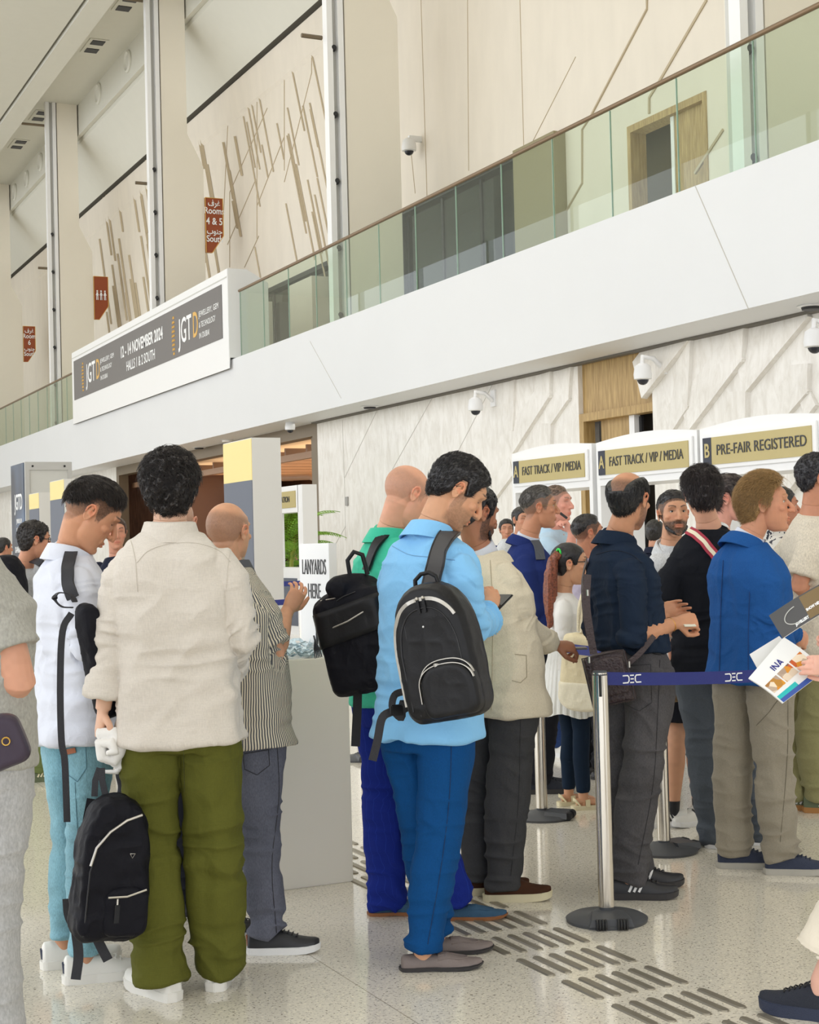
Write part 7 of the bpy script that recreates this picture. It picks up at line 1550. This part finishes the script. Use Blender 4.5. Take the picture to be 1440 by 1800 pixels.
rt_, f_, patch, txt = magazine('magazine', 'dark grey magazine with white lettering and a silver ring picture, held at the right edge', [(1352, 1082), (1450, 1022), (1470, 1064), (1376, 1122)], (4.70, 4.62, 4.60, 4.66), .010, mat('cover_dark', (66, 64, 62), .3))
patch('gold_field', .55, 1.0, .05, .95, mat('olive_gold_print', (120, 96, 50), .35)); 
b = MB(); b.tube([f_(.42+.24*math.cos(a), .55+.30*math.sin(a), .002) for a in [R(100)+R(170)*k/24 for k in range(25)]], .0016, 5); b.build('ring_picture', mat('silver_print', (200, 200, 196), .3), rt_)
for k, s in enumerate(('JEWELLERY', 'SHOW NEWS')): txt('lettering', s, (.30, .56)[k], (.86, .60)[k], (.9, 0), .012, M_TXTW)
rt_, f_, patch, txt = magazine('magazine', 'white back magazine of the fanned pair, its corner showing behind the JNA one', [(1318, 1150), (1370, 1118), (1400, 1150), (1340, 1190)], (4.76, 4.76, 4.74, 4.74), .004, mat('cover_white2', (228, 228, 226), .4))
# ---- seams, pockets and folds drawn by the tailoring
M_SL = mat('linen_seam', (206, 198, 186), .8)
on_cloth('linen', 'shirt', 'yoke_seam', [(240, 990), (262, 968), (300, 956), (345, 955), (385, 968), (405, 988)], .0011, M_SL)
for x in (238, 402): on_cloth('linen', 'shirt', 'armhole_seam', [(x-8 if x < 300 else x+8, 950), (x, 985), (x+4 if x < 300 else x-4, 1040)], .0011, M_SL)
on_cloth('sky', 'shirt', 'yoke_seam', [(690, 960), (720, 975), (760, 980), (800, 985)], .0014, mat('sky_seam', (120, 168, 210), .8))
on_cloth('blazer', 'shirt', 'centre_seam', [(862, 985), (866, 1060), (866, 1150), (864, 1248)], .0015, mat('beige_seam', (176, 164, 138), .8))
on_cloth('blazer', 'shirt', 'pocket', [(905, 1150), (925, 1152), (926, 1190), (915, 1200), (900, 1196)], .0015, MC['beige_seam'])
on_cloth('blond', 'shirt', 'centre_seam', [(1272, 985), (1268, 1060), (1266, 1150), (1264, 1200)], .0018, mat('blazer_seam', (20, 56, 110), .8))
on_cloth('blond', 'shirt', 'side_seam', [(1318, 1040), (1316, 1120), (1316, 1205)], .0015, MC['blazer_seam'])
on_cloth('navy', 'shirt', 'yoke_seam', [(1048, 975), (1080, 968), (1110, 975), (1128, 990)], .0014, mat('navy_seam', (18, 26, 40), .8))
def stitch(who, pts, m_=M_SEAMD, nm='seam', r_=.0013): on_cloth(who, 'trousers', nm, pts, r_, m_)
M_BST = mat('blue_stitching', (92, 134, 150), .8)
stitch('navy', [(1100, 1170), (1144, 1168), (1146, 1235), (1124, 1250), (1100, 1238), (1098, 1172)], nm='pocket'); stitch('navy', [(1160, 1160), (1156, 1260), (1148, 1380), (1122, 1520)])
stitch('stripe', [(430, 1325), (472, 1318), (474, 1345), (452, 1362), (430, 1352), (428, 1326)], nm='pocket'); stitch('stripe', [(486, 1290), (490, 1400), (478, 1520), (486, 1640)])
stitch('young', [(118, 1300), (150, 1296), (152, 1350), (136, 1374), (120, 1362), (117, 1302)], M_BST, 'pocket'); stitch('young', [(132, 1375), (138, 1500), (142, 1640)], M_BST)
res = on_cloth('young', 'trousers', 'waist_patch', [(118, 1322), (134, 1318)], .003, M_TAN, 0, .018)
if res: o = res[0]; tp_ = PEOPLE['young']['trousers']; o.data.transform(root_of(tp_).inverted() @ root_of(o)); o.location = (0, 0, 0); o.parent = tp_
stitch('sky', [(794, 1290), (790, 1400), (776, 1520), (752, 1660)], mat('petrol_seam', (12, 46, 86), .8)); stitch('sky', [(740, 1300), (765, 1298), (785, 1290)], MC['petrol_seam'], 'pocket')
stitch('linen', [(322, 1300), (324, 1350), (325, 1392)], mat('olive_seam', (74, 76, 28), .8)); stitch('linen', [(255, 1290), (262, 1284)], MC['olive_seam'], 'pocket')
stitch('blond', [(1385, 1215), (1384, 1330), (1372, 1480)], mat('khaki_seam', (104, 98, 82), .8)); stitch('blond', [(1330, 1275), (1352, 1252), (1375, 1220)], MC['khaki_seam'], 'pocket')
stitch('blazer', [(915, 1260), (912, 1400), (898, 1540)], mat('charcoal_seam', (52, 52, 54), .8))
# belt of the man in the navy shirt
on_cloth('navy', 'trousers', 'belt', [(1074, 1152), (1100, 1148), (1130, 1147), (1160, 1150)], .004, mat('dark_belt', (34, 34, 36), .4), .002, None)
